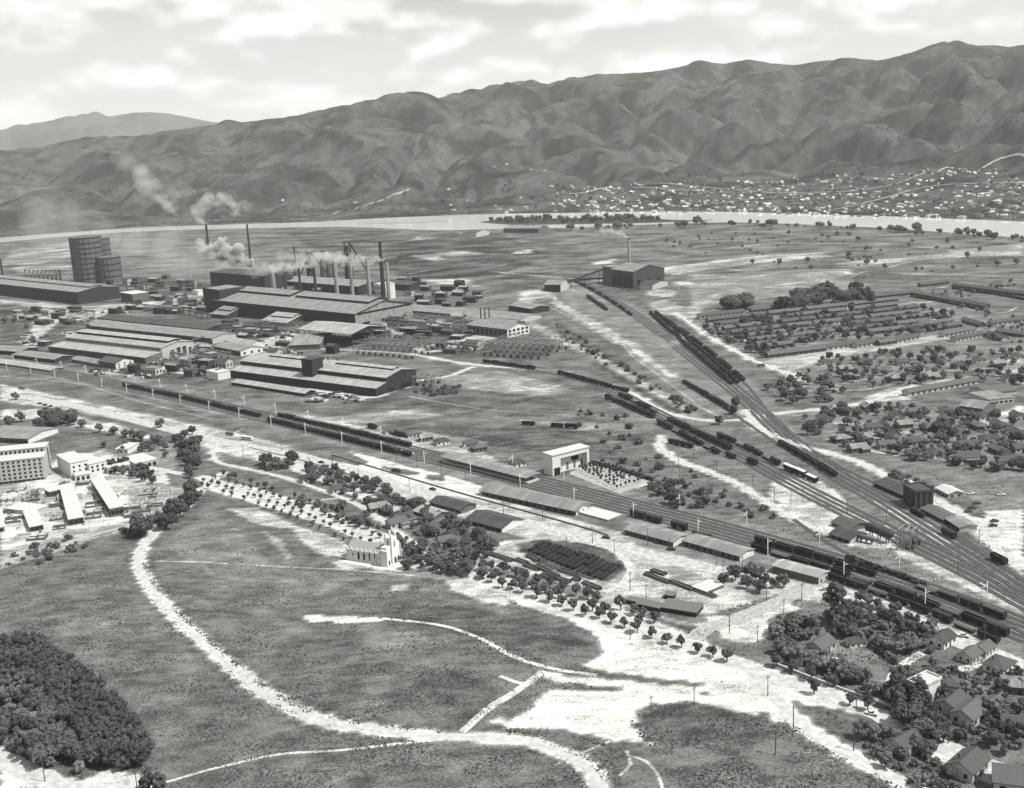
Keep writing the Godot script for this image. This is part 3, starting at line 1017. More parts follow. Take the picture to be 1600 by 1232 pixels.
func train(pts: Array, kinds: Array, where: String, off := 0.0, gap := 0.0) -> void:
	var line := smooth_line(line_at(pts), 4.0)
	var n := maxi(1, int(length_of(line) / 12.2))
	var words := {"ore": "dark open ore wagon", "box": "dark covered goods wagon", "flat": "flat wagon with a pale load", "coach": "grey roofed passenger coach", "white": "covered wagon with a white roof", "tank": "dark tank wagon", "loco": "black steam engine"}
	for i in n:
		var kind: String = kinds[i % kinds.size()]
		if kind == "":
			continue
		var a := along(line, 6.1 + i * 12.2, off)
		var o := copy_of(wagon_proto(kind), a[0] + Vector3(0, 0.1, 0), a[1], Vector3(rng.randf_range(0.9, 1.04), rng.randf_range(0.82, 1.12), 1.0))
		tag(o, "%s, %s along %s" % [words[kind], nth(i), where], "locomotive" if kind == "loco" else "wagon", "wagons of " + where)

var main_line := [-30, 566, 0, 571, 100, 586, 200, 606, 320, 632, 440, 660, 640, 708, 760, 737, 840, 757, 1000, 798, 1100, 824, 1200, 852, 1300, 882, 1400, 914, 1500, 950, 1620, 996]

func build_railway() -> void:
	var ml := smooth_line(line_at(main_line), 4.0)
	for off in [-13.0, -8.6, -4.3, 0.0, 4.3, 8.6]:
		add_track(ml, off)
	var yard := smooth_line(line_at([905, 440, 990, 492, 1100, 575, 1170, 632, 1225, 684, 1290, 735, 1370, 782, 1440, 826, 1520, 876, 1620, 942]), 4.0)
	for off in [-9.0, -4.5, 0.0, 4.5]:
		add_track(yard, off)
	var yard2 := smooth_line(line_at([755, 566, 850, 580, 930, 600, 1000, 636, 1080, 676, 1160, 716, 1240, 760, 1330, 806, 1420, 850, 1520, 900, 1620, 955]), 4.0)
	for off in [-9.0, -4.5, 0.0, 4.5]:
		add_track(yard2, off)
	add_track(smooth_line(line_at([1014, 487, 1060, 527, 1145, 603, 1190, 650, 1230, 686]), 4.0), 0.0)
	add_track(smooth_line(line_at([1040, 500, 1110, 553, 1165, 600, 1215, 660, 1300, 722, 1400, 772, 1500, 838, 1620, 920]), 4.0), 0.0)
	add_track(smooth_line(line_at([1065, 596, 1150, 650, 1210, 690, 1320, 758]), 4.0), 0.0)
	add_track(smooth_line(line_at([1240, 812, 1310, 858, 1420, 905, 1520, 950, 1620, 1000]), 4.0), 0.0)
	train([192, 604, 300, 627, 418, 655], ["box"], "the long covered train")
	train([428, 652, 520, 674, 640, 702], ["coach", "box", "coach", "coach"], "the train before the platform", -4.3)
	train([425, 657, 500, 675, 600, 700, 655, 713], ["box", "box", "ore"], "the train by the forecourt", 4.3)
	train([575, 668, 655, 690], ["ore", "", "flat", "box", ""], "the short siding above platform")
	train([755, 566, 850, 580], ["ore"], "the rake below the switchyard")
	train([872, 584, 930, 600, 985, 614], ["ore", "ore", "box"], "the rake along the works road")
	train([946, 622, 1035, 660], ["ore"], "the nearer rake entering the yard")
	train([968, 618, 1036, 651], ["ore", "ore", "flat"], "the farther rake entering the yard")
	train([1028, 662, 1080, 688, 1136, 717], ["box", "ore", "flat", "ore"], "the near middle yard rake")
	train([1044, 657, 1095, 682, 1148, 707], ["ore"], "the far middle yard rake")
	train([1122, 682, 1175, 706, 1222, 731], ["box", "ore", "flat"], "the rake behind white roofs")
	train([1226, 733, 1284, 759], ["white"], "the yard's last rake")
	train([1044, 692, 1090, 703], ["ore", "box", "flat"], "the short rake above yard road")
	train([1135, 712, 1156, 722], ["box"], "the pair on the stub")
	train([1168, 722, 1197, 735], ["ore"], "the stub beside the yard")
	train([1068, 598, 1152, 648], ["ore"], "the bank rake below ore trains")
	train([1016, 490, 1060, 527, 1146, 603], ["ore"], "the nearest long ore train")
	train([1024, 489, 1070, 524, 1154, 600], ["ore"], "the middle long ore train")
	train([1042, 502, 1110, 552, 1163, 597], ["ore", "ore", "ore", "ore", "flat"], "the farthest long ore train")
	train([895, 439, 940, 462, 988, 494], ["ore", "ore", "ore", "flat"], "the rake under the loading shed")
	train([918, 464, 952, 488], ["box"], "the short slag bank rake")
	train([1218, 694, 1265, 722, 1312, 750], ["ore"], "the rake by the fork")
	train([985, 806, 1036, 820], ["box"], "the row behind long store sheds")
	train([1048, 824, 1072, 830], ["box", "box"], "the pair behind second shed")
	train([1082, 834, 1116, 842], ["flat"], "the pale row behind sheds")
	train([1180, 848, 1290, 878, 1400, 912], ["box", "ore", "ore"], "the dark main line train")
	train([1175, 858, 1290, 893, 1400, 928, 1500, 966, 1590, 1002], ["ore", "flat", "ore", "box"], "the long avenue goods train")
	train([1300, 898, 1420, 940, 1580, 1006], ["ore", "box", "flat", "ore"], "the nearest avenue goods train", 4.6)
	train([1420, 922, 1500, 952, 1600, 990], ["flat", "coach", "box", "coach"], "the pale roofed edge train", -5.0)
	train([815, 664, 870, 668, 922, 673], ["ore", "", "ore", "ore", ""], "the spoil wagons above the meadow")
	train([1424, 801, 1449, 813], ["loco", "ore"], "the brick building siding")
	train([1472, 833, 1497, 846], ["box"], "the platform shed siding")
	train([1548, 873, 1570, 884], ["ore", "box"], "the far branch")
	# masts of the overhead line
	var mast := Node3D.new()
	mast.set_meta("called", "catenary_mast")
	var st := tool()
	lathe(st, Vector3.ZERO, [Vector2(0, 0.24), Vector2(9.4, 0.15), Vector2(9.45, 0.0)], 8)
	part(st, "post", mat("pale_concrete", 0.55, 0.9), mast)
	st = tool()
	bar(st, Vector3(0, 7.4, 0), Vector3(0, 7.0, 3.4), 0.12)
	bar(st, Vector3(0, 8.6, 0), Vector3(0, 7.0, 3.4), 0.09)
	part(st, "bracket", mat("pale_concrete", 0.55, 0.9), mast)
	var total := length_of(ml)
	for side in [0, 1]:
		var d: float = 30.0 + side * 12.0
		var i := 0
		while d < total - 10.0:
			var a := along(ml, d, -16.5 if side else 12.0)
			var o := copy_of(mast, a[0], a[1] + (0.0 if side else PI))
			tag(o, "pale concrete mast, %s along the %s side of main line" % [nth(i), "works" if side else "avenue"], "mast", "masts of the overhead railway line")
			d += 47.0
			i += 1
	mast.free()
	for k in wagons:
		wagons[k].free()
	wagons.clear()

# ------------------------------------------------------------------ buildings
var pane_mesh := {}

# a frame for a building: near left corner, near right corner, far right corner, read as pixels of their feet
func plot(q: Array) -> Dictionary:
	var a := ground_at(q[0], q[1])
	var b := ground_at(q[2], q[3])
	var c := ground_at(q[4], q[5])
	var u := b - a
	u.y = 0.0
	var l := u.length()
	u /= l
	var n := Vector3(-u.z, 0, u.x)
	var w := -(c - b).dot(n)
	var mid := (a + b) * 0.5 - n * w * 0.5
	mid.y = minf(a.y, minf(b.y, c.y)) - 0.05
	return {"l": l, "w": absf(w), "at": mid, "turn": atan2(-u.z, u.x), "k": px_m(b), "front": 1.0 if w > 0.0 else -1.0}

func pane(parent: Node, x: float, y: float, z: float, w: float, h: float, side: String, m: Material, called := "window") -> MeshInstance3D:
	var key := "%.1f %.1f %s" % [w, h, m.resource_name]
	if not pane_mesh.has(key):
		var bm := BoxMesh.new()
		bm.size = Vector3(w, h, 0.16)
		bm.material = m
		pane_mesh[key] = bm
	return inst(pane_mesh[key], called, parent, Transform3D(Basis(Vector3.UP, PI / 2 if side == "end" else 0.0), Vector3(x, y, z)))

# a prism along x from a section in (z, y)
func prism(st: SurfaceTool, sec: Array, x0: float, x1: float) -> void:
	var n := sec.size()
	for i in n:
		var a: Vector2 = sec[i]
		var b: Vector2 = sec[(i + 1) % n]
		quad(st, Vector3(x0, a.y, a.x), Vector3(x0, b.y, b.x), Vector3(x1, b.y, b.x), Vector3(x1, a.y, a.x))
	for i in range(1, n - 1):
		tri(st, Vector3(x0, sec[0].y, sec[0].x), Vector3(x0, sec[i + 1].y, sec[i + 1].x), Vector3(x0, sec[i].y, sec[i].x))
		tri(st, Vector3(x1, sec[0].y, sec[0].x), Vector3(x1, sec[i].y, sec[i].x), Vector3(x1, sec[i + 1].y, sec[i + 1].x))

# a sloping slab between two edges parallel to x
func slab(st: SurfaceTool, z0: float, y0: float, z1: float, y1: float, x0: float, x1: float, t := 0.3) -> void:
	prism(st, [Vector2(z0, y0), Vector2(z1, y1), Vector2(z1, y1 + t), Vector2(z0, y0 + t)], x0, x1)

func gable_roof(st: SurfaceTool, w: float, hw: float, hr: float, x0: float, x1: float, over := 0.6, z := 0.0, t := 0.3) -> void:
	var s := hr / (w * 0.5)
	slab(st, z - w * 0.5 - over, hw - over * s + 0.03, z, hw + hr + 0.03, x0 - over, x1 + over, t)
	slab(st, z + w * 0.5 + over, hw - over * s + 0.03, z, hw + hr + 0.03, x0 - over, x1 + over, t)

func shed(called: String, label: String, category: String, q: Array, hw_px: float, rise_px: float, o := {}) -> Node3D:
	var p := plot(q)
	var hw: float = hw_px * p.k
	var hr: float = rise_px * p.k
	var l: float = p.l
	var w: float = p.w
	var t := thing(called, label, category, p.at, p.turn, o.get("group", ""))
	var wm: Material = o.get("wall", mats.wall_dark)
	var rm: Material = o.get("roof", mats.roof_grey)
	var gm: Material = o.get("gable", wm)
	var st := tool()
	var h := l * 0.5
	var f: float = p.front
	if o.get("open", false):
		for i in int(l / 8.0) + 1:
			var x := -h + i * l / int(l / 8.0)
			for z in [-w * 0.5 + 0.3, w * 0.5 - 0.3]:
				var ps := tool()
				bar(ps, Vector3(x, 0, z), Vector3(x, hw, z), 0.5)
				part(ps, "post", wm, t)
		prism(st, [Vector2(-w * 0.5, hw - 0.8), Vector2(w * 0.5, hw - 0.8), Vector2(w * 0.5, hw), Vector2(0, hw + hr), Vector2(-w * 0.5, hw)], -h, h)
		part(st, "gable_frame", wm, t)
	else:
		prism(st, [Vector2(-w * 0.5, -1.0), Vector2(w * 0.5, -1.0), Vector2(w * 0.5, hw), Vector2(0, hw + hr), Vector2(-w * 0.5, hw)], -h, h)
		part(st, "wall", wm, t)
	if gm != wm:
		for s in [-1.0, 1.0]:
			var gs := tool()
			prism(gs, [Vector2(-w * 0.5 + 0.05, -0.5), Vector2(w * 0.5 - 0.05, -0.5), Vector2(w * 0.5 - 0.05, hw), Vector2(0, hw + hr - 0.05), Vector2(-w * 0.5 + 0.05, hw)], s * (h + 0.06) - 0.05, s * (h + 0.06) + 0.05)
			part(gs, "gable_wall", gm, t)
	var rf := tool()
	gable_roof(rf, w, hw, hr, -h, h, o.get("over", 0.7))
	var roof := part(rf, "roof", rm, t)
	for m in o.get("monitor", []):          # raised louvres along the ridge: from, to, share of the width, height px
		var mw: float = w * m[2]
		var y0: float = hw + hr * (1.0 - m[2]) - 0.2
		var mh: float = m[3] * p.k
		var x0 := lerpf(-h, h, m[0])
		var x1 := lerpf(-h, h, m[1])
		var ms := tool()
		prism(ms, [Vector2(-mw * 0.5, y0), Vector2(mw * 0.5, y0), Vector2(mw * 0.5, y0 + mh), Vector2(0, y0 + mh + hr * m[2]), Vector2(-mw * 0.5, y0 + mh)], x0, x1)
		part(ms, "ridge_louvre", mats.shadow_iron, roof)
		var mr := tool()
		gable_roof(mr, mw, y0 + mh, hr * m[2], x0, x1, 0.9)
		part(mr, "louvre_roof", rm, roof)
	glaze(t, o.get("panes", []), l, w, hw, f)
	return t

# rows of openings: side (near, far, right, left), count, sill share, head share, width share of the bay, name, material
func glaze(t: Node, rows: Array, l: float, w: float, hw: float, f := 1.0) -> void:
	for r in rows:
		var n: int = r[1]
		var long: bool = r[0] in ["near", "far"]
		var run := l if long else w
		var bay := run * 0.96 / n
		var ph: float = (r[3] - r[2]) * hw
		var y: float = (r[3] + r[2]) * 0.5 * hw
		var called: String = r[5] if r.size() > 5 else "window"
		var m: Material = r[6] if r.size() > 6 else mats.opening
		for i in n:
			var s := -run * 0.48 + bay * (i + 0.5)
			if long:
				pane(t, s, y, (f if r[0] == "near" else -f) * (w * 0.5 + 0.04), snappedf(bay * r[4], 0.1), snappedf(ph, 0.1), "long", m, called)
			else:
				pane(t, (1.0 if r[0] == "right" else -1.0) * (l * 0.5 + 0.1), y, s, snappedf(bay * r[4], 0.1), snappedf(ph, 0.1), "end", m, called)

# a flat roofed block
func block(called: String, label: String, category: String, q: Array, h_px: float, o := {}) -> Node3D:
	var p := plot(q)
	var hh: float = h_px * p.k
	var t := thing(called, label, category, p.at, p.turn, o.get("group", ""))
	var st := tool()
	var l: float = p.l
	var w: float = p.w
	box(st, Vector3(-l * 0.5, -1.0, -w * 0.5), Vector3(l * 0.5, hh, w * 0.5))
	part(st, "wall", o.get("wall", mats.wall_white), t)
	var rf := tool()
	var e: float = o.get("over", 0.35)
	box(rf, Vector3(-l * 0.5 - e, hh + 0.02, -w * 0.5 - e), Vector3(l * 0.5 + e, hh + o.get("thick", 0.4), w * 0.5 + e))
	part(rf, "roof", o.get("roof", mats.roof_pale), t)
	if o.get("parapet", false):
		var ps := tool()
		var y: float = hh + o.get("thick", 0.4)
		for s in [-1.0, 1.0]:
			box(ps, Vector3(-l * 0.5 - e, y, s * (w * 0.5 + e - 0.15) - 0.15), Vector3(l * 0.5 + e, y + 0.8, s * (w * 0.5 + e - 0.15) + 0.15))
			box(ps, Vector3(s * (l * 0.5 + e - 0.15) - 0.15, y, -w * 0.5 - e + 0.3), Vector3(s * (l * 0.5 + e - 0.15) + 0.15, y + 0.8, w * 0.5 + e - 0.3))
		part(ps, "parapet", o.get("wall", mats.wall_white), t)
	glaze(t, o.get("panes", []), l, w, hh, p.front)
	return t

# a hall with a lower aisle on its near side
func basilica(called: String, label: String, q: Array, hs: Array, aisle: float, o := {}) -> Node3D:
	var p := plot(q)
	var l: float = p.l
	var w: float = p.w
	var h := l * 0.5
	var k: float = p.k
	var t := thing(called, label, "workshop", p.at, p.turn)
	var za := w * 0.5 - w * aisle
	var zc := (-w * 0.5 + za) * 0.5
	var hv := []
	for v in hs:
		hv.append(v * k)
	var wm: Material = o.get("wall", mats.wall_dark)
	var rm: Material = o.get("roof", mats.roof_grey)
	var gm: Material = o.get("gable", wm)
	var st := tool()
	prism(st, [Vector2(za, -1.0), Vector2(w * 0.5, -1.0), Vector2(w * 0.5, hv[0]), Vector2(za, hv[1])], -h, h)
	part(st, "aisle_wall", wm, t)
	st = tool()
	prism(st, [Vector2(-w * 0.5, -1.0), Vector2(za - 0.02, -1.0), Vector2(za - 0.02, hv[2]), Vector2(zc, hv[3]), Vector2(-w * 0.5, hv[2])], -h - 0.05, h + 0.05)
	part(st, "hall_wall", gm, t)
	st = tool()
	slab(st, w * 0.5 + 0.7, hv[0] - 0.2, za + 0.06, hv[1] + 0.05, -h - 0.5, h + 0.5)
	part(st, "aisle_roof", rm, t)
	st = tool()
	gable_roof(st, za + w * 0.5, hv[2], hv[3] - hv[2], -h, h, 0.8, zc)
	var roof := part(st, "hall_roof", rm, t)
	for m in o.get("monitor", []):
		var mw: float = (za + w * 0.5) * m[2]
		var y0: float = hv[2] + (hv[3] - hv[2]) * (1.0 - m[2]) - 0.2
		var mh: float = m[3] * k
		var ms := tool()
		var x0 := lerpf(-h, h, m[0])
		var x1 := lerpf(-h, h, m[1])
		prism(ms, [Vector2(zc - mw * 0.5, y0), Vector2(zc + mw * 0.5, y0), Vector2(zc + mw * 0.5, y0 + mh), Vector2(zc, y0 + mh + 0.8), Vector2(zc - mw * 0.5, y0 + mh)], x0, x1)
		part(ms, "ridge_louvre", mats.shadow_iron, roof)
		ms = tool()
		gable_roof(ms, mw, y0 + mh, 0.8, x0, x1, 0.8, zc)
		part(ms, "louvre_roof", rm, roof)
	# clerestory and aisle lights
	for r in o.get("panes", []):
		var n: int = r[1]
		var bay := l * 0.97 / n
		for i in n:
			var x := -l * 0.485 + bay * (i + 0.5)
			if r[0] == "aisle":
				pane(t, x, hv[0] * 0.55, w * 0.5 + 0.04, snappedf(bay * r[2], 0.1), snappedf(hv[0] * r[3], 0.1), "long", mats.opening)
			else:
				pane(t, x, (hv[1] + hv[2]) * 0.5, za + 0.05, snappedf(bay * r[2], 0.1), snappedf((hv[2] - hv[1]) * r[3], 0.1), "long", mats.opening)
	for d in o.get("doors", []):      # on the right end: z share, width m, height px
		pane(t, h + 0.1, d[2] * k * 0.5, lerpf(w * 0.5, -w * 0.5, d[0]), d[1], snappedf(d[2] * k, 0.1), "end", mats.opening, "door")
	return t

func chimney(label: String, q: Array, wide: float, m: Material, group := "") -> void:
	var b := ground_at(q[0], q[1])
	var k := px_m(b)
	var h: float = (q[1] - q[2]) * k / cos(deg_to_rad(12.9))
	var r := wide * k * 0.5
	var t := thing("chimney", label, "chimney", b, 0.0, group)
	var st := tool()
	lathe(st, Vector3(0, -1, 0), [Vector2(0, r * 1.25), Vector2(h * 0.5, r), Vector2(h, r * 0.78)], 14)
	part(st, "shaft", m, t)
	st = tool()
	lathe(st, Vector3(0, h - 2.2, 0), [Vector2(0, r * 0.8), Vector2(0.4, r * 0.95), Vector2(1.6, r * 0.95), Vector2(1.65, r * 0.6), Vector2(0.2, r * 0.55)], 14)
	part(st, "cap", mats.shadow_iron, t)

func gasholder(label: String, q: Array, wide: float, tall: float) -> void:
	var b := ground_at(q[0], q[1])
	var k := px_m(b)
	var r := wide * k * 0.5
	var h := tall * k
	var t := thing("gasholder", label, "gasholder", b, 0.0, "gasholders of the steelworks")
	var st := tool()
	for i in 20:
		var a := TAU * i / 20
		var c := TAU * (i + 1) / 20
		quad(st, Vector3(cos(a) * r, 0, sin(a) * r), Vector3(cos(a) * r, h, sin(a) * r), Vector3(cos(c) * r, h, sin(c) * r), Vector3(cos(c) * r, 0, sin(c) * r))
	part(st, "shell", mat("tank_plate", 0.19, 0.7, noise_b, 40.0), t)
	st = tool()
	lathe(st, Vector3.ZERO, [Vector2(h, r), Vector2(h + r * 0.12, r * 0.55), Vector2(h + r * 0.16, 0.0)], 20)
	part(st, "crown_plate", mat("tank_top", 0.17, 0.7, noise_b, 40.0), t)
	var n := int(h / 9.0)
	for i in n + 1:
		st = tool()
		var y := h * i / n
		lathe(st, Vector3(0, y - 0.5, 0), [Vector2(0, r), Vector2(0, r + 1.0), Vector2(0.9, r + 1.0), Vector2(0.9, r)], 20)
		part(st, "walkway", mats.shadow_iron, t)
	for i in 20:
		var a := TAU * i / 20
		st = tool()
		bar(st, Vector3(cos(a) * (r + 0.3), 0, sin(a) * (r + 0.3)), Vector3(cos(a) * (r + 0.3), h + 1.0, sin(a) * (r + 0.3)), 0.8)
		part(st, "guide_column", mat("tank_column", 0.09, 0.7), t)

func switchyard(label: String, q: Array, rows: int, cols: int, h_px: float) -> void:
	var p := plot(q)
	var h: float = h_px * p.k
	var t := thing("switchyard_frame", label, "switchyard", p.at, p.turn)
	var m := mat("galvanised", 0.22, 0.6)
	for j in rows:
		var z := lerpf(p.w * 0.5, -p.w * 0.5, float(j) / maxi(rows - 1, 1))
		var bs := tool()
		for y in [h, h * 0.62]:
			bar(bs, Vector3(-p.l * 0.5, y, z), Vector3(p.l * 0.5, y, z), 0.45)
			bar(bs, Vector3(-p.l * 0.5, y - 1.1, z), Vector3(p.l * 0.5, y - 1.1, z), 0.3)
		part(bs, "beam", m, t)
		for i in cols:
			var x := lerpf(-p.l * 0.5, p.l * 0.5, float(i) / (cols - 1))
			var ps := tool()
			for s in [-0.45, 0.45]:
				bar(ps, Vector3(x + s, 0, z), Vector3(x + s * 0.6, h + 1.5, z), 0.22)
			for y in 5:
				bar(ps, Vector3(x - 0.4, h * y / 5.0, z), Vector3(x + 0.4, h * (y + 1) / 5.0, z), 0.14)
			part(ps, "lattice_post", m, t)
			if j < rows - 1:
				var cs := tool()
				bar(cs, Vector3(x, h, z), Vector3(x, h, z - p.w / (rows - 1)), 0.28)
				part(cs, "cross_beam", m, t)
			if i < cols - 1:
				var ts := tool()
				box(ts, Vector3(x + 2.0, 0, z - 3.4), Vector3(x + 4.2, 2.3, z - 1.6))
				for e in 3:
					lathe(ts, Vector3(x + 2.4 + e * 0.7, 2.3, z - 2.5), [Vector2(0, 0.2), Vector2(1.3, 0.12)], 6)
				part(ts, "transformer", mats.wall_dark, t)

func build_works() -> void:
	mat("wall_dark", 0.032, 0.85, sheets, 30.0)
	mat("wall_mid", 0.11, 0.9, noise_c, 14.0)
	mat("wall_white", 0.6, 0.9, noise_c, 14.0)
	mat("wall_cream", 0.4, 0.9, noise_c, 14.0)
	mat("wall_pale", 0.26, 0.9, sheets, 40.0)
	mat("wall_brick", 0.10, 0.9, noise_b, 6.0)
	mat("roof_grey", 0.20, 0.8, sheets, 60.0)
	mat("roof_light", 0.29, 0.7, sheets, 70.0)
	mat("roof_dark", 0.06, 0.9, sheets, 40.0)
	mat("roof_tile", 0.12, 0.95, noise_b, 5.0)
	mat("roof_tile_old", 0.16, 0.95, noise_b, 5.0)
	mat("roof_pale", 0.44, 0.9, noise_c, 12.0)
	mat("shadow_iron", 0.02, 0.8)
	mat("opening", 0.014, 0.3)
	mat("stack_pale", 0.26, 0.9, noise_c, 12.0)
	mat("stack_dark", 0.035, 0.9, noise_c, 12.0)
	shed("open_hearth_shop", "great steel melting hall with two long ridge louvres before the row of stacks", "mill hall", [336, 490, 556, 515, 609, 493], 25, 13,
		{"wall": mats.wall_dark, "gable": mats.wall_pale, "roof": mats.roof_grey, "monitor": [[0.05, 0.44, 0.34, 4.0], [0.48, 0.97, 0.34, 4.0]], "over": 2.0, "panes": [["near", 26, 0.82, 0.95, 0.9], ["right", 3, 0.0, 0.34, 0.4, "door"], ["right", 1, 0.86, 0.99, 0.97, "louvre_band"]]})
	block("stock_house", "tall dark windowless block at left end of melting hall", "mill building", [320, 487, 345, 491, 354, 480], 37, {"wall": mats.wall_dark, "roof": mats.roof_grey, "parapet": true})
	shed("charging_shed", "small louvred shed under the dark left end of melting hall", "shed", [329, 496, 354, 499, 367, 489], 6, 7, {"monitor": [[0.1, 0.9, 0.45, 2.5]], "roof": mats.roof_grey})
	shed("charging_shed", "pale louvred shed leaning out below the middle of melting hall", "shed", [408, 508, 449, 512, 472, 501], 7, 8, {"monitor": [[0.1, 0.9, 0.45, 2.5]], "roof": mats.roof_light})
	shed("open_craneway_shed", "broad pale pitched roof on posts beside the switchyard", "shed", [468, 535, 550, 544, 590, 530], 22, 7, {"open": true, "roof": mats.roof_light, "over": 1.5})
	shed("crane_annex", "grey gabled shed below the pale roof on posts", "shed", [452, 548, 500, 546, 512, 528], 8, 8, {"wall": mats.wall_mid})
	basilica("foundry_workshop", "large dark workshop with stepped grey roofs beside the railway", [360, 590, 588, 620, 645, 600], [13, 18, 25, 32], 0.26,
		{"roof": mats.roof_light, "gable": mats.wall_dark, "monitor": [[0.13, 0.47, 0.2, 3.0], [0.6, 0.97, 0.2, 3.0]], "panes": [["hall", 24, 0.7, 0.5]], "doors": [[0.12, 4.0, 8.0], [0.36, 8.0, 8.0], [0.72, 14.0, 8.0]]})
	block("cupola_house", "dark square furnace house breaking through stepped workshop roofs", "furnace house", [474, 602, 490, 604, 498, 598], 42, {"wall": mats.wall_dark, "roof": mats.roof_dark})
	for i in 7:
		chimney("thin iron pipe, %s along the stepped workshop roof" % nth(i), [[472, 588, 558], [484, 588, 556], [500, 590, 555], [508, 591, 556], [515, 592, 557], [530, 592, 559], [502, 596, 566]][i], 2.2, mats.shadow_iron, "roof pipes of the stepped workshop")
	shed("long_lean_store", "low narrow pale roofed store in front of stepped workshop", "shed", [362, 602, 476, 620, 484, 614], 5, 3, {"roof": mats.roof_light, "panes": [["near", 22, 0.2, 0.75, 0.6]]})
	block("white_store", "small bright white cube in the yard left of stepped workshop", "store", [323, 591, 341, 595, 356, 590], 12, {"wall": mats.wall_white})
	basilica("rolling_shop", "long shop with pale roofs and window bands near left railway", [76, 550, 228, 569, 266, 548], [10, 13.5, 20, 25], 0.34,
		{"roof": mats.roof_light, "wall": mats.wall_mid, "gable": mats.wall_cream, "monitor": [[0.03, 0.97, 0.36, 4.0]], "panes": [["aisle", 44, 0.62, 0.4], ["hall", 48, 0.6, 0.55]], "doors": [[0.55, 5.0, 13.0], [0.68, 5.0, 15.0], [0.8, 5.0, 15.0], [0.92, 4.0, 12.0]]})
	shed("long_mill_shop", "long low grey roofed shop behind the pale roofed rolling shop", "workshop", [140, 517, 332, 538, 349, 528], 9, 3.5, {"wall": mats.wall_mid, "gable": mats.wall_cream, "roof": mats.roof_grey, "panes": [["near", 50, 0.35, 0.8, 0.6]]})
	shed("dark_mill_shed", "dark low roofed shed behind long grey shop", "workshop", [152, 502, 232, 511, 252, 503], 5, 3, {"roof": mats.roof_dark})
	shed("dark_mill_shed", "second dark low shed nearer the melting hall", "workshop", [212, 508, 322, 520, 336, 512], 5, 3, {"roof": mats.roof_dark})
	shed("dark_mill_shed", "short dark shed at the street corner beyond rolling shop", "workshop", [135, 512, 165, 516, 180, 508], 6, 4, {"roof": mats.roof_grey})
	shed("works_office", "two storey office with bright white gable beside rolling shop", "office", [154, 573, 181, 577, 202, 570], 9, 5, {"wall": mats.wall_mid, "gable": mats.wall_white, "roof": mats.roof_tile, "panes": [["near", 7, 0.15, 0.4, 0.5], ["near", 7, 0.6, 0.85, 0.5], ["right", 3, 0.15, 0.4, 0.35], ["right", 3, 0.6, 0.85, 0.35]]})
	shed("low_store", "narrow grey shed left of the white gabled office", "shed", [112, 566, 154, 574, 162, 568], 5, 3, {"wall": mats.wall_mid})
	shed("machine_shop", "shop with twin white gable ends in front of melting hall", "workshop", [334, 549, 376, 557, 398, 548], 8, 4, {"wall": mats.wall_mid, "gable": mats.wall_white, "roof": mats.roof_grey, "panes": [["near", 12, 0.3, 0.75, 0.5], ["right", 3, 0.2, 0.7, 0.3]]})
	shed("machine_shop", "narrow shop with pale roof just behind the twin gabled shop", "workshop", [350, 539, 392, 546, 403, 540], 7, 4, {"wall": mats.wall_mid, "gable": mats.wall_white, "roof": mats.roof_light, "panes": [["near", 12, 0.3, 0.75, 0.5]]})
	shed("track_shed", "long low dark shed beside the leftmost tracks", "shed", [20, 560, 85, 568, 96, 560], 6, 3, {"roof": mats.roof_grey})
	shed("track_shed", "grey roofed lean shed at left edge beside the tracks", "shed", [-30, 566, 78, 582, 88, 576], 3, 2, {"roof": mats.roof_light, "wall": mats.wall_mid})
	shed("track_shed", "short shed at left edge above the long track sheds", "shed", [-20, 552, 30, 556, 40, 548], 6, 3, {"roof": mats.roof_grey})
	shed("coke_hall", "very long dark hall below the tall gasholders", "mill hall", [-40, 456, 123, 476, 140, 461], 19, 5, {"wall": mats.wall_dark, "roof": mats.roof_grey, "monitor": [[0.0, 0.98, 0.3, 2.0]]})
	block("weigh_house", "small pale flat roofed block right of long dark hall", "office", [189, 471, 208, 474, 217, 468], 14, {"wall": mats.wall_mid, "panes": [["near", 4, 0.2, 0.45, 0.5], ["near", 4, 0.6, 0.85, 0.5]]})
	block("gate_house", "small white house at the foot of a pale mast", "hut", [301, 461, 309, 462, 312, 459], 7, {"wall": mats.wall_white})
	chimney("slender pale mast above small white works house", [306, 459, 430], 2.6, mats.stack_pale)
	for i in 9:
		chimney("stubby pale silo, %s in the row behind long dark hall" % nth(i), [[42 + i * 6.6, 444, 422]][0], 4.4, mat("silo_pale", 0.2, 0.9), "row of stubby silos")
	gasholder("tallest banded gasholder, leftmost of three", [141, 441], 46, 70)
	gasholder("banded gasholder rising behind between the other two", [166, 431], 22, 58)
	gasholder("lowest banded gasholder, rightmost of three", [173, 440], 35, 38)
	var pd: Material = mats.stack_dark
	var pp: Material = mats.stack_pale
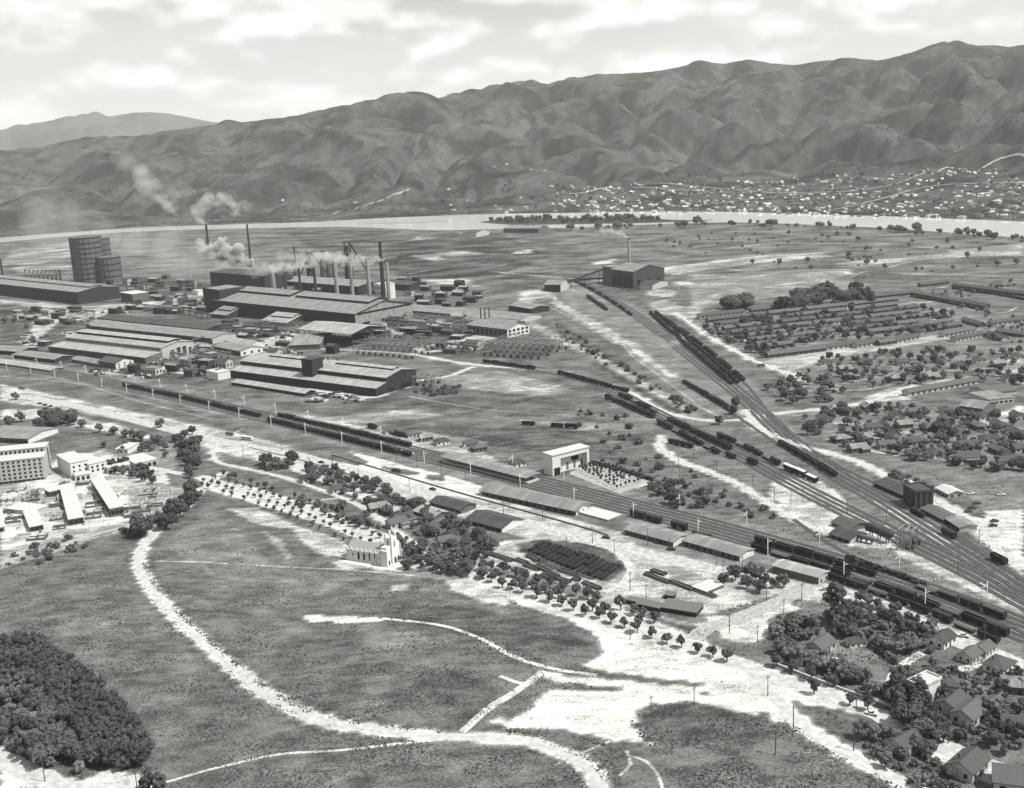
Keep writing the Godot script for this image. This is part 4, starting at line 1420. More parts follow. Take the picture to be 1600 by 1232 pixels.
	for c in [["thin dark stack at far left edge by the coke hall", [5, 440, 405], 3.2, pd], ["dark stack far behind, nearest the tall gasholders, trailing smoke", [327, 402, 352], 4.4, pd], ["slim dark stack far behind the melting hall", [391, 405, 352], 3.6, pd],
			["short thick pale stack at left of the stack row", [428, 459, 420], 7.6, pp], ["dark stack, second of the row behind melting hall", [447, 458, 417], 4.4, pd], ["thin dark tower standing behind the stack row", [464, 440, 386], 3.0, pd],
			["dark stack, third of the row behind melting hall", [470, 460, 420], 4.2, pd], ["dark stack, fourth of the row behind melting hall", [494, 462, 418], 4.4, pd], ["pale stack, fifth of the row behind melting hall", [527, 465, 402], 5.6, pp],
			["pale stack, sixth of the row behind melting hall", [551, 466, 405], 5.6, pp], ["pale stack, seventh of the row behind melting hall", [578, 468, 405], 6.0, pp], ["tallest dark stack at right end of the row", [600, 470, 380], 6.4, pd], ["tall pale stack in front of the tallest one", [609, 483, 408], 6.0, pp]]:
		chimney(c[0], c[1], c[2], c[3], "stacks of the steelworks")
	# blast furnace tops and stoves behind the stacks
	for f in [["dark blast furnace tower, left of two, behind stacks", 487, 445, 50], ["dark blast furnace tower, right of two, behind stacks", 546, 436, 58]]:
		var b := ground_at(f[1], f[2])
		var k := px_m(b)
		var t := thing("blast_furnace", f[0], "furnace", b, 0.0, "blast furnaces of the steelworks")
		var h: float = f[3] * k
		var st := tool()
		lathe(st, Vector3.ZERO, [Vector2(0, 6.5), Vector2(h * 0.3, 7.0), Vector2(h * 0.65, 4.5), Vector2(h * 0.7, 2.0), Vector2(h * 0.9, 1.8)], 14)
		part(st, "furnace_body", mats.stack_dark, t)
		st = tool()
		for s in [[-6.0, -6.0], [6.0, -6.0], [-6.0, 6.0], [6.0, 6.0]]:
			bar(st, Vector3(s[0], 0, s[1]), Vector3(s[0] * 0.7, h, s[1] * 0.7), 0.9)
		for y in 4:
			box(st, Vector3(-6.5, h * (y + 1) / 4.0 - 0.6, -6.5), Vector3(6.5, h * (y + 1) / 4.0, 6.5))
		part(st, "tower_frame", mats.shadow_iron, t)
		st = tool()
		bar(st, Vector3(0, h * 0.9, 0), Vector3(-16, h * 0.35, 4), 2.0)
		bar(st, Vector3(4, h * 0.98, 0), Vector3(34, 2, -10), 2.4)
		part(st, "skip_bridge", mats.shadow_iron, t)
		for i in 3:
			st = tool()
			lathe(st, Vector3(-24.0 - i * 10.0, 0, 3.0), [Vector2(0, 4.0), Vector2(h * 0.5, 4.0), Vector2(h * 0.56, 2.4), Vector2(h * 0.58, 0.0)], 14)
			part(st, "stove", mat("stove_plate", 0.11, 0.7, noise_b, 12.0), t)
	shed("casting_shed", "dark long shed right of the tallest stack", "shed", [604, 452, 640, 455, 650, 449], 9, 3, {"roof": mats.roof_dark})
	block("white_power_block", "bright white blocky building at the foot of tallest stacks", "mill building", [585, 467, 597, 469, 606, 464], 24, {"wall": mats.wall_white, "panes": [["near", 3, 0.3, 0.5, 0.4], ["near", 3, 0.65, 0.85, 0.4]]})
	shed("furnace_annex", "hazy grey hall behind the stock house, below white steam", "mill building", [330, 450, 415, 458, 425, 448], 26, 3, {"wall": mats.stack_dark, "roof": mats.roof_dark})
	shed("furnace_annex", "dark stock bin house between stacks and melting hall", "mill building", [440, 452, 560, 462, 575, 452], 14, 4, {"wall": mats.wall_dark, "roof": mats.roof_grey, "panes": [["near", 14, 0.3, 0.8, 0.5]]})
	# right half of the works
	shed("slabbing_shop", "very long narrow grey shop right of the stacks", "workshop", [620, 489, 812, 506, 824, 496], 6, 4.5, {"wall": mats.wall_mid, "roof": mats.roof_grey, "gable": mats.wall_cream})
	shed("slabbing_shop", "shorter grey shop in front of the very long narrow one", "workshop", [722, 505, 800, 514, 808, 508], 7, 3, {"wall": mats.wall_mid, "roof": mats.roof_grey})
	shed("pump_house", "grey shop with white windowed gable by the right switchyard", "workshop", [730, 521, 793, 529, 816, 520], 14, 6, {"wall": mats.wall_mid, "gable": mats.wall_white, "roof": mats.roof_grey, "panes": [["near", 9, 0.2, 0.8, 0.5], ["right", 5, 0.2, 0.45, 0.6], ["right", 5, 0.6, 0.9, 0.6]]})
	for i in 3:
		chimney("slim dark vent pipe, %s of three by the windowed gable shop" % nth(i), [752 + i * 6.5, 507, 481], 2.0, mats.shadow_iron, "three vent pipes")
	shed("lime_store", "grey shed alone on the slope right of the works", "shed", [795, 485, 830, 491, 843, 484], 8, 3, {"wall": mats.wall_dark, "roof": mats.roof_grey})
	shed("low_yard_shed", "flat grey roofed shed in the yard between the switchyards", "shed", [636, 517, 660, 519, 671, 512], 4, 2, {"roof": mats.roof_grey})
	switchyard("rows of lattice posts beside the pale roof on posts", [553, 553, 648, 562, 665, 545], 3, 11, 20)
	switchyard("rows of lattice posts at right end of the works", [751, 556, 846, 563, 862, 545], 4, 10, 21)
	switchyard("low rows of frames in front of very long narrow shop", [590, 508, 720, 520, 735, 508], 3, 12, 12)
	switchyard("open crane gantry beside the rolling shop's pale gable", [238, 570, 300, 578, 330, 560], 3, 7, 14)
	switchyard("low trestle rows below the dark melting hall", [345, 515, 470, 522, 480, 512], 2, 14, 9)
	switchyard("short pipe trestle at right end of stepped workshop", [645, 604, 676, 606, 680, 600], 2, 4, 15)
	# ore crusher on the hill to the right
	var plant := shed("ore_crusher_house", "dark gabled ore crushing house with a pale smoking stack", "mill building", [956, 446, 990, 451, 1013, 441], 26, 8, {"wall": mats.wall_brick, "roof": mats.roof_grey, "panes": [["near", 4, 0.1, 0.7, 0.7], ["right", 3, 0.2, 0.5, 0.3]]})
	plant.set_meta("group", "ore plant buildings")
	block("hoist_tower", "square grey hoist tower left of ore crushing house", "mill building", [942, 443, 956, 445, 962, 440], 27, {"wall": mats.wall_mid, "roof": mats.roof_grey})
	shed("crusher_annex", "low white walled annex right of ore crushing house", "shed", [1000, 452, 1020, 453, 1026, 446], 8, 3, {"wall": mats.wall_cream, "roof": mats.roof_dark})
	chimney("pale slim stack on ore crushing house trailing grey smoke", [984, 441, 374], 4.6, pp)
	shed("loading_shed", "small dark loading shed standing over the railway cutting", "shed", [851, 456, 876, 457, 890, 451], 12, 5, {"wall": mats.wall_dark, "roof": mats.roof_grey, "gable": mats.wall_cream})
	var ca := ground_at(944, 441)
	var cb := ground_at(884, 452)
	for e in [["inclined conveyor bridge from hoist tower down to loading shed", ca + Vector3(0, 20, 0), cb + Vector3(0, 9, 0)], ["lower level conveyor bridge running toward the loading shed", ca + Vector3(0, 6, 0), cb + Vector3(-20, 12, 0)]]:
		var mid: Vector3 = (e[1] + e[2]) * 0.5
		var t := thing("conveyor_bridge", e[0], "conveyor", Vector3(mid.x, 0, mid.z))
		var off := Vector3(mid.x, 0, mid.z)
		var st := tool()
		bar(st, e[1] - off, e[2] - off, 2.6)
		part(st, "gallery", mats.wall_dark, t)
		for i in 4:
			var pt: Vector3 = e[1].lerp(e[2], (i + 0.5) / 4.0) - off
			st = tool()
			bar(st, pt, Vector3(pt.x, land(pt.x + off.x, pt.z + off.z) - 0.5, pt.z), 0.8)
			part(st, "trestle", mats.shadow_iron, t)
	shed("river_barn", "long barn alone near the river bank", "barn", [787, 364, 842, 364, 845, 361], 7, 3.5, {"wall": mats.wall_mid, "roof": mats.roof_grey, "panes": [["near", 12, 0.2, 0.8, 0.4]]})
	shed("river_house", "small pale house below the river bank", "house", [723, 371, 744, 371, 747, 367], 7, 3, {"wall": mats.wall_cream, "roof": mats.roof_tile})
	# small buildings, pipe racks and hoppers that fill the gaps between the halls
	var huts := [250, 470, 268, 476, 285, 470, 300, 480, 262, 488, 225, 484, 240, 462, 205, 484, 180, 490, 150, 470, 165, 462, 225, 452, 250, 448, 275, 455, 360, 510, 380, 528, 400, 522, 425, 522, 300, 548, 318, 556, 305, 566, 288, 548, 330, 570, 350, 575, 270, 580, 300, 588, 240, 585, 210, 582, 430, 556, 445, 540, 520, 552,
		620, 505, 645, 505, 668, 512, 690, 520, 705, 505, 600, 525, 625, 532, 655, 535, 690, 542, 715, 530, 740, 545, 705, 552, 655, 470, 690, 466, 720, 478, 640, 462, 665, 455, 700, 455, 50, 500, 30, 490, 90, 498, 110, 505, 70, 540, 110, 545, 485, 470, 510, 474, 580, 525, 560, 520, 100, 450, 60, 446, 230, 440, 260, 436, 285, 442]
	for z in [[140, 440, 320, 456, 16], [210, 466, 318, 492, 18], [20, 484, 130, 508, 14], [270, 540, 335, 575, 12], [420, 446, 600, 462, 18], [590, 498, 740, 530, 26], [650, 446, 760, 480, 12], [560, 522, 600, 540, 5], [350, 512, 420, 530, 8], [600, 436, 660, 450, 6]]:
		for i in z[4]:
			huts.append(rng.randf_range(z[0], z[2]))
			huts.append(rng.randf_range(z[1], z[3]))
	huts = from_left(huts, 2)
	for i in range(0, huts.size(), 2):
		var p := ground_at(huts[i], huts[i + 1])
		var o := thing("works_hut", "small works building among the halls, %s from the left" % nth(i / 2), "works building", p, 0.0, "small buildings of the works")
		o.rotation.y = -0.55 + rng.randf_range(-0.06, 0.06)
		var l := rng.randf_range(8.0, 22.0)
		var w := rng.randf_range(6.0, 11.0)
		var h := rng.randf_range(3.5, 9.0)
		var st := tool()
		var wm: Material = [mats.wall_dark, mats.wall_dark, mats.wall_mid, mats.wall_cream, mats.wall_brick][rng.randi_range(0, 4)]
		var rm: Material = [mats.roof_dark, mats.roof_dark, mats.roof_grey, mats.roof_tile, mats.roof_light][rng.randi_range(0, 4)]
		if i % 3 == 0:
			box(st, Vector3(-l * 0.5, -1, -w * 0.5), Vector3(l * 0.5, h, w * 0.5))
			part(st, "wall", wm, o)
			st = tool()
			slab(st, -w * 0.5 - 0.4, h + 0.03, w * 0.5 + 0.4, h + 0.03, -l * 0.5 - 0.4, l * 0.5 + 0.4)
		else:
			prism(st, [Vector2(-w * 0.5, -1.0), Vector2(w * 0.5, -1.0), Vector2(w * 0.5, h), Vector2(0, h + w * 0.22), Vector2(-w * 0.5, h)], -l * 0.5, l * 0.5)
			part(st, "wall", wm, o)
			st = tool()
			gable_roof(st, w, h, w * 0.22, -l * 0.5, l * 0.5, 0.5)
		part(st, "roof", rm, o)
		glaze(o, [["near", maxi(2, int(l / 4.0)), 0.25, 0.7, 0.45], ["right", 2, 0.25, 0.7, 0.3]], l, w, h)
	var racks := [[200, 480, 330, 498], [345, 520, 470, 536], [600, 512, 740, 526], [640, 540, 750, 552], [250, 556, 330, 572], [130, 455, 300, 450], [560, 500, 620, 506], [480, 468, 590, 478], [60, 488, 150, 494], [300, 540, 345, 530]]
	racks.sort()
	for i in racks.size():
		var a := ground_at(racks[i][0], racks[i][1])
		var b := ground_at(racks[i][2], racks[i][3])
		var u := b - a
		var o := thing("pipe_rack", "long raised pipe run through the works, %s from the left" % nth(i), "pipe rack", a, atan2(-u.z, u.x), "pipe runs of the works")
		var l := u.length()
		for k in 2:
			var st := tool()
			bar(st, Vector3(0, 6.0 + k * 1.6, k * 1.4), Vector3(l, 6.0 + k * 1.6, k * 1.4), 1.1)
			part(st, "pipe", mats.wall_mid if k else mats.stack_pale, o)
		for k in int(l / 16.0) + 1:
			var st := tool()
			bar(st, Vector3(k * 16.0, -0.5, -0.4), Vector3(k * 16.0, 5.6, -0.4), 0.5)
			bar(st, Vector3(k * 16.0, -0.5, 1.8), Vector3(k * 16.0, 7.1, 1.8), 0.5)
			bar(st, Vector3(k * 16.0, 5.4, -0.6), Vector3(k * 16.0, 5.4, 2.0), 0.45)
			part(st, "trestle", mats.shadow_iron, o)

# ------------------------------------------------------------------ station, church, town
var houses := {}

# a dwelling with its roof: shape 0 gabled, 1 hipped, 2 gabled with a wing
func house_proto(shape: int, tone: int) -> Node3D:
	var key := shape * 10 + tone
	if houses.has(key):
		return houses[key]
	var o := Node3D.new()
	o.set_meta("called", "house")
	var wm: Material = [mats.wall_white, mats.wall_cream, mats.wall_mid, mats.wall_white, mats.wall_cream, mats.wall_mid, mats.wall_white, mats.wall_white][tone]
	var rm: Material = [mats.roof_tile, mats.roof_tile_old, mats.roof_grey, mats.roof_dark, mats.roof_tile, mats.roof_tile_old, mats.roof_light, mats.roof_pale][tone]
	var l: float = [11.0, 11.5, 12.0][shape]
	var w: float = [8.0, 9.0, 7.5][shape]
	var hw := 3.3
	var hr := 2.3
	var h := l * 0.5
	var st := tool()
	var rf := tool()
	if shape == 1:
		box(st, Vector3(-h, -0.8, -w * 0.5), Vector3(h, hw, w * 0.5))
		var e := 0.6
		var a := [Vector3(-h - e, hw, w * 0.5 + e), Vector3(h + e, hw, w * 0.5 + e), Vector3(h + e, hw, -w * 0.5 - e), Vector3(-h - e, hw, -w * 0.5 - e)]
		var r0 := Vector3(-h + w * 0.5, hw + hr, 0)
		var r1 := Vector3(h - w * 0.5, hw + hr, 0)
		quad(rf, a[0], r0, r1, a[1])
		quad(rf, a[2], r1, r0, a[3])
		tri(rf, a[1], r1, a[2])
		tri(rf, a[3], r0, a[0])
		var dn := Vector3(0, -0.18, 0)
		for i in 4:
			quad(rf, a[i] + dn, a[i], a[(i + 1) % 4], a[(i + 1) % 4] + dn)
		quad(rf, a[0] + dn, a[1] + dn, a[2] + dn, a[3] + dn)
	else:
		prism(st, [Vector2(-w * 0.5, -0.8), Vector2(w * 0.5, -0.8), Vector2(w * 0.5, hw), Vector2(0, hw + hr), Vector2(-w * 0.5, hw)], -h, h)
		gable_roof(rf, w, hw, hr, -h, h, 0.5, 0.0, 0.18)
	part(st, "wall", wm, o)
	var roof := part(rf, "roof", rm, o)
	if shape == 2:
		var ws := tool()
		box(ws, Vector3(0.5, -0.8, w * 0.5 + 0.02), Vector3(h, hw - 0.3, w * 0.5 + 3.6))
		part(ws, "wing_wall", wm, o)
		var wr := tool()
		slab(wr, w * 0.5 + 4.1, hw - 0.65, w * 0.5 - 0.1, hw + 0.2, 0.1, h + 0.4, 0.18)
		part(wr, "wing_roof", rm, o)
	if tone % 2 == 0:
		var cs := tool()
		box(cs, Vector3(-h * 0.4 - 0.35, hw + 0.8, -w * 0.2 - 0.35), Vector3(-h * 0.4 + 0.35, hw + hr + 0.9, -w * 0.2 + 0.35))
		part(cs, "chimney", mats.wall_mid, roof)
	glaze(o, [["far", 3, 0.3, 0.72, 0.3], ["right", 2, 0.3, 0.72, 0.28], ["left", 2, 0.3, 0.72, 0.28]], l, w, hw)
	for i in 3:
		var x := -h * 0.66 + i * h * 0.66
		if shape == 2 and x > 0.3:
			continue
		if i == 1:
			pane(o, x, 1.1, w * 0.5 + 0.04, 1.0, 2.2, "long", mats.opening, "door")
		else:
			pane(o, x, 1.7, w * 0.5 + 0.04, 1.3, 1.3, "long", mats.opening)
	houses[key] = o
	return o

func house(px: float, py: float, turn: float, shape: int, tone: int, label: String, group: String, size := 1.0) -> void:
	var p := ground_at(px, py)
	var o := copy_of(house_proto(shape, tone), p, turn, Vector3.ONE * size)
	tag(o, label, "house", group)

func build_station() -> void:
	var tile: Material = mats.roof_tile_old
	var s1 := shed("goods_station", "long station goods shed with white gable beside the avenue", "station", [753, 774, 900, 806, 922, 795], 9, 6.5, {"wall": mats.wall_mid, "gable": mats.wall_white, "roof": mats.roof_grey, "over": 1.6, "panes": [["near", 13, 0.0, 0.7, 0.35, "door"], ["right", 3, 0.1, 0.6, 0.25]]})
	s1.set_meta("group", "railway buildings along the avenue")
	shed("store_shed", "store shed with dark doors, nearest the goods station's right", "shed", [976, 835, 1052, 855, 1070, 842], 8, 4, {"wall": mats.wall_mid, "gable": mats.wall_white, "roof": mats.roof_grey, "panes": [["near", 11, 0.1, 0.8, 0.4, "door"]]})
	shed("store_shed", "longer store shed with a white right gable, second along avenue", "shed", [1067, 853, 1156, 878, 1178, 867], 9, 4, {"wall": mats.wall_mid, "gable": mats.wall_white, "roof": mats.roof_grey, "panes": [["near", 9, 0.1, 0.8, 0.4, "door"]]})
	shed("store_shed", "closed grey store with pale ridged roof beside leafy trees", "shed", [1208, 895, 1279, 914, 1297, 905], 12, 3, {"wall": mats.wall_mid, "gable": mats.wall_cream, "roof": mats.roof_light, "panes": [["right", 2, 0.1, 0.6, 0.25]]})
	block("loading_dock", "low concrete loading dock at right end of goods station", "dock", [905, 803, 950, 815, 968, 806], 2, {"wall": mats.wall_cream})
	shed("roadside_shed", "dark roofed shed among trees, left of three on the avenue", "shed", [646, 803, 678, 813, 692, 802], 5, 4, {"wall": mats.wall_mid, "roof": mats.roof_light, "panes": [["near", 4, 0.1, 0.7, 0.4]]})
	shed("roadside_shed", "dark roofed shed, middle of three on the avenue", "shed", [672, 791, 720, 804, 734, 792], 7, 5, {"wall": mats.wall_mid, "roof": mats.roof_dark, "panes": [["near", 6, 0.1, 0.7, 0.4]]})
	shed("roadside_shed", "widest of three avenue sheds, with dark upper roof", "shed", [728, 818, 784, 833, 806, 815], 7, 7, {"wall": mats.wall_mid, "gable": mats.wall_white, "roof": mats.roof_dark, "panes": [["near", 6, 0.1, 0.7, 0.4]]})
	# the platform roof
	var p := plot([690, 722, 825, 757, 836, 749])
	var t := thing("platform_roof", "long grey roof over the station platform", "platform roof", p.at, p.turn)
	var st := tool()
	slab(st, -p.w * 0.5 - 2.0, 4.2, 0, 4.9, -p.l * 0.5, p.l * 0.5)
	slab(st, p.w * 0.5 + 2.0, 4.2, 0, 4.9, -p.l * 0.5, p.l * 0.5)
	part(st, "roof", mats.roof_grey, t)
	st = tool()
	box(st, Vector3(-p.l * 0.5, -0.5, -p.w * 0.5), Vector3(p.l * 0.5, 1.0, p.w * 0.5))
	part(st, "platform", mats.wall_cream, t)
	for i in 14:
		st = tool()
		var x: float = lerpf(-p.l * 0.48, p.l * 0.48, i / 13.0)
		bar(st, Vector3(x, 1.0, 0), Vector3(x, 4.8, 0), 0.4)
		part(st, "post", mats.shadow_iron, t)
	var pl := plot([455, 668, 640, 712, 645, 708])
	t = thing("island_platform", "long bare concrete platform between the dark trains", "platform", pl.at, pl.turn)
	st = tool()
	box(st, Vector3(-pl.l * 0.5, -0.5, -1.8), Vector3(pl.l * 0.5, 0.9, 1.8))
	part(st, "deck", mats.wall_cream, t)
	build_hall()
	build_church()
	# right of the yard
	shed("engine_store", "long dark roofed store beside the brick signal building", "shed", [1366, 760, 1412, 780, 1428, 766], 6, 5, {"wall": mats.wall_dark, "roof": mats.roof_dark})
	block("signal_building", "tall brick block with flat roof over the yard throat", "signal building", [1411, 785, 1430, 797, 1445, 786], 28, {"wall": mats.wall_brick, "roof": mats.roof_dark, "parapet": true, "panes": [["near", 3, 0.12, 0.32, 0.4], ["near", 3, 0.42, 0.62, 0.4], ["near", 3, 0.72, 0.92, 0.4], ["right", 3, 0.12, 0.32, 0.4], ["right", 3, 0.42, 0.62, 0.4], ["right", 3, 0.72, 0.92, 0.4]]})
	shed("yard_office", "low grey office just below the brick signal building", "office", [1440, 800, 1474, 818, 1487, 808], 6, 4, {"wall": mats.wall_mid, "roof": mats.roof_tile_old, "panes": [["near", 6, 0.2, 0.7, 0.4]]})
	shed("yard_office", "open fronted shed with pale roof by the branch tracks", "shed", [1478, 818, 1499, 832, 1515, 822], 8, 3, {"wall": mats.wall_mid, "gable": mats.wall_cream, "roof": mats.roof_grey, "panes": [["near", 3, 0.0, 0.75, 0.6, "door"]]})
	shed("motor_shed", "small white arched shed beside the parked cars", "shed", [1463, 768, 1482, 778, 1497, 771], 6, 4, {"wall": mats.wall_cream, "roof": mats.roof_pale, "panes": [["near", 4, 0.1, 0.6, 0.4], ["right", 2, 0.1, 0.6, 0.3]]})
	shed("engine_hut", "dark tiled hut beside the tank, nearer of two", "shed", [1297, 840, 1328, 850, 1342, 836], 6, 7, {"wall": mats.wall_mid, "gable": mats.wall_cream, "roof": mats.roof_dark, "panes": [["near", 3, 0.0, 0.8, 0.5, "door"]]})
	shed("engine_hut", "dark tiled hut beside the tank, farther of two", "shed", [1300, 822, 1330, 832, 1342, 820], 6, 5, {"wall": mats.wall_mid, "roof": mats.roof_tile})
	for e in [["big dark lying oil tank on trestles", 1356, 838, 1392, 850, 9.0, 5.0], ["smaller pale lying tank by the tiled hut", 1342, 846, 1366, 851, 4.0, 2.6]]:
		var a := ground_at(e[1], e[2])
		var b := ground_at(e[3], e[4])
		var u := b - a
		var tk := thing("oil_tank", e[0], "tank", (a + b) * 0.5, atan2(-u.z, u.x), "oil tanks in the yard")
		st = tool()
		st_tank(st, -u.length() * 0.5, u.length() * 0.5, e[5] * 0.5 + 1.0, e[6] * 0.5)
		part(st, "shell", mats.roof_dark if e[5] > 5.0 else mats.wall_mid, tk)
		for x in [-0.35, 0.0, 0.35]:
			st = tool()
			for z in [-1.0, 1.0]:
				bar(st, Vector3(u.length() * x, 0, z), Vector3(u.length() * x, e[5] * 0.5 - 0.6, z * 0.8), 0.4)
			bar(st, Vector3(u.length() * x, e[5] * 0.5 - 0.6, -0.95), Vector3(u.length() * x, e[5] * 0.5 - 0.6, 0.95), 0.4)
			part(st, "trestle", mats.shadow_iron, tk)
	switchyard("small lattice gantry beside the oil tank", [1402, 858, 1422, 862, 1426, 852], 2, 3, 32)
	houses_of_town()
	build_site()

func build_hall() -> void:
	# white hall with a deep open front, and the gravel yard of posts before it
	var p := plot([850, 740, 864, 745, 912, 727])
	var t := thing("white_hall", "white windowless hall with one deep open front beside the railway", "hall", p.at, p.turn)
	var l: float = p.l
	var w: float = p.w
	var h: float = 33.0 * p.k
	var st := tool()
	box(st, Vector3(-l * 0.5, -1, -w * 0.5), Vector3(l * 0.1, h, w * 0.5))
	part(st, "hall_body", mats.wall_white, t)
	st = tool()
	box(st, Vector3(l * 0.1, -1, w * 0.28), Vector3(l * 0.5, h, w * 0.5))
	part(st, "front_pier", mats.wall_white, t)
	st = tool()
	box(st, Vector3(l * 0.1, -1, -w * 0.5), Vector3(l * 0.5, h, -w * 0.44))
	part(st, "front_pier", mats.wall_white, t)
	st = tool()
	box(st, Vector3(l * 0.1, h * 0.8, -w * 0.44), Vector3(l * 0.5, h, w * 0.28))
	part(st, "front_lintel", mats.wall_white, t)
	st = tool()
	box(st, Vector3(-l * 0.5 - 0.5, h + 0.02, -w * 0.5 - 0.5), Vector3(l * 0.5 + 0.5, h + 0.7, w * 0.5 + 0.5))
	part(st, "roof", mats.roof_pale, t)
	pane(t, l * 0.5 + 0.1, h * 0.17, w * 0.38, 5.0, 6.0, "end", mats.opening, "door")
	pane(t, l * 0.1 + 0.1, h * 0.55, -w * 0.2, 6.0, 3.0, "end", mats.opening)
	for i in 4:
		pane(t, l * 0.1 + 0.1, h * 0.25, lerpf(-w * 0.38, w * 0.2, i / 3.0), 1.6, 5.0, "end", mats.wall_mid, "pilaster")
	var m := mat("post_pale", 0.5, 0.9)
	var proto := Node3D.new()
	proto.set_meta("called", "insulator_post")
	st = tool()
	bar(st, Vector3(0, 0, 0), Vector3(0, 2.2, 0), 0.5)
	part(st, "post", m, proto)
	st = tool()
	box(st, Vector3(-0.7, 2.2, -0.55), Vector3(0.7, 3.4, 0.55))
	lathe(st, Vector3(0, 3.4, 0), [Vector2(0, 0.3), Vector2(0.9, 0.14), Vector2(0.95, 0.0)], 8)
	part(st, "head", mats.shadow_iron, proto)
	var a := ground_at(905, 735)
	var b := ground_at(945, 726)
	var c := ground_at(965, 766)
	var d := ground_at(1008, 752)
	var gs := tool()
	var q := []
	for v in [ground_at(893, 742), ground_at(926, 724), ground_at(1018, 752), ground_at(968, 772)]:
		q.append(v + Vector3(0, 0.07, 0))
	quad(gs, q[0], q[1], q[2], q[3])
	structure(gs, "gravel_ground", mat("white_gravel", 0.5, 1.0, noise_b, 8.0))
	for i in 11:
		for j in 8:
			var f := i / 10.0
			var g := j / 7.0
			if rng.randf() < 0.14:
				continue
			var v := a.lerp(c, f).lerp(b.lerp(d, f), g) + Vector3(rng.randf_range(-0.8, 0.8), 0, rng.randf_range(-0.8, 0.8))
			v.y = land(v.x, v.z) + 0.05
			var o := copy_of(proto, v, 0.3, Vector3(1, rng.randf_range(0.8, 1.15), 1))
			tag(o, "short dark headed post, %s in %s row of white gravel yard" % [nth(j), nth(i)], "post", "posts of the gravel yard")
	proto.free()

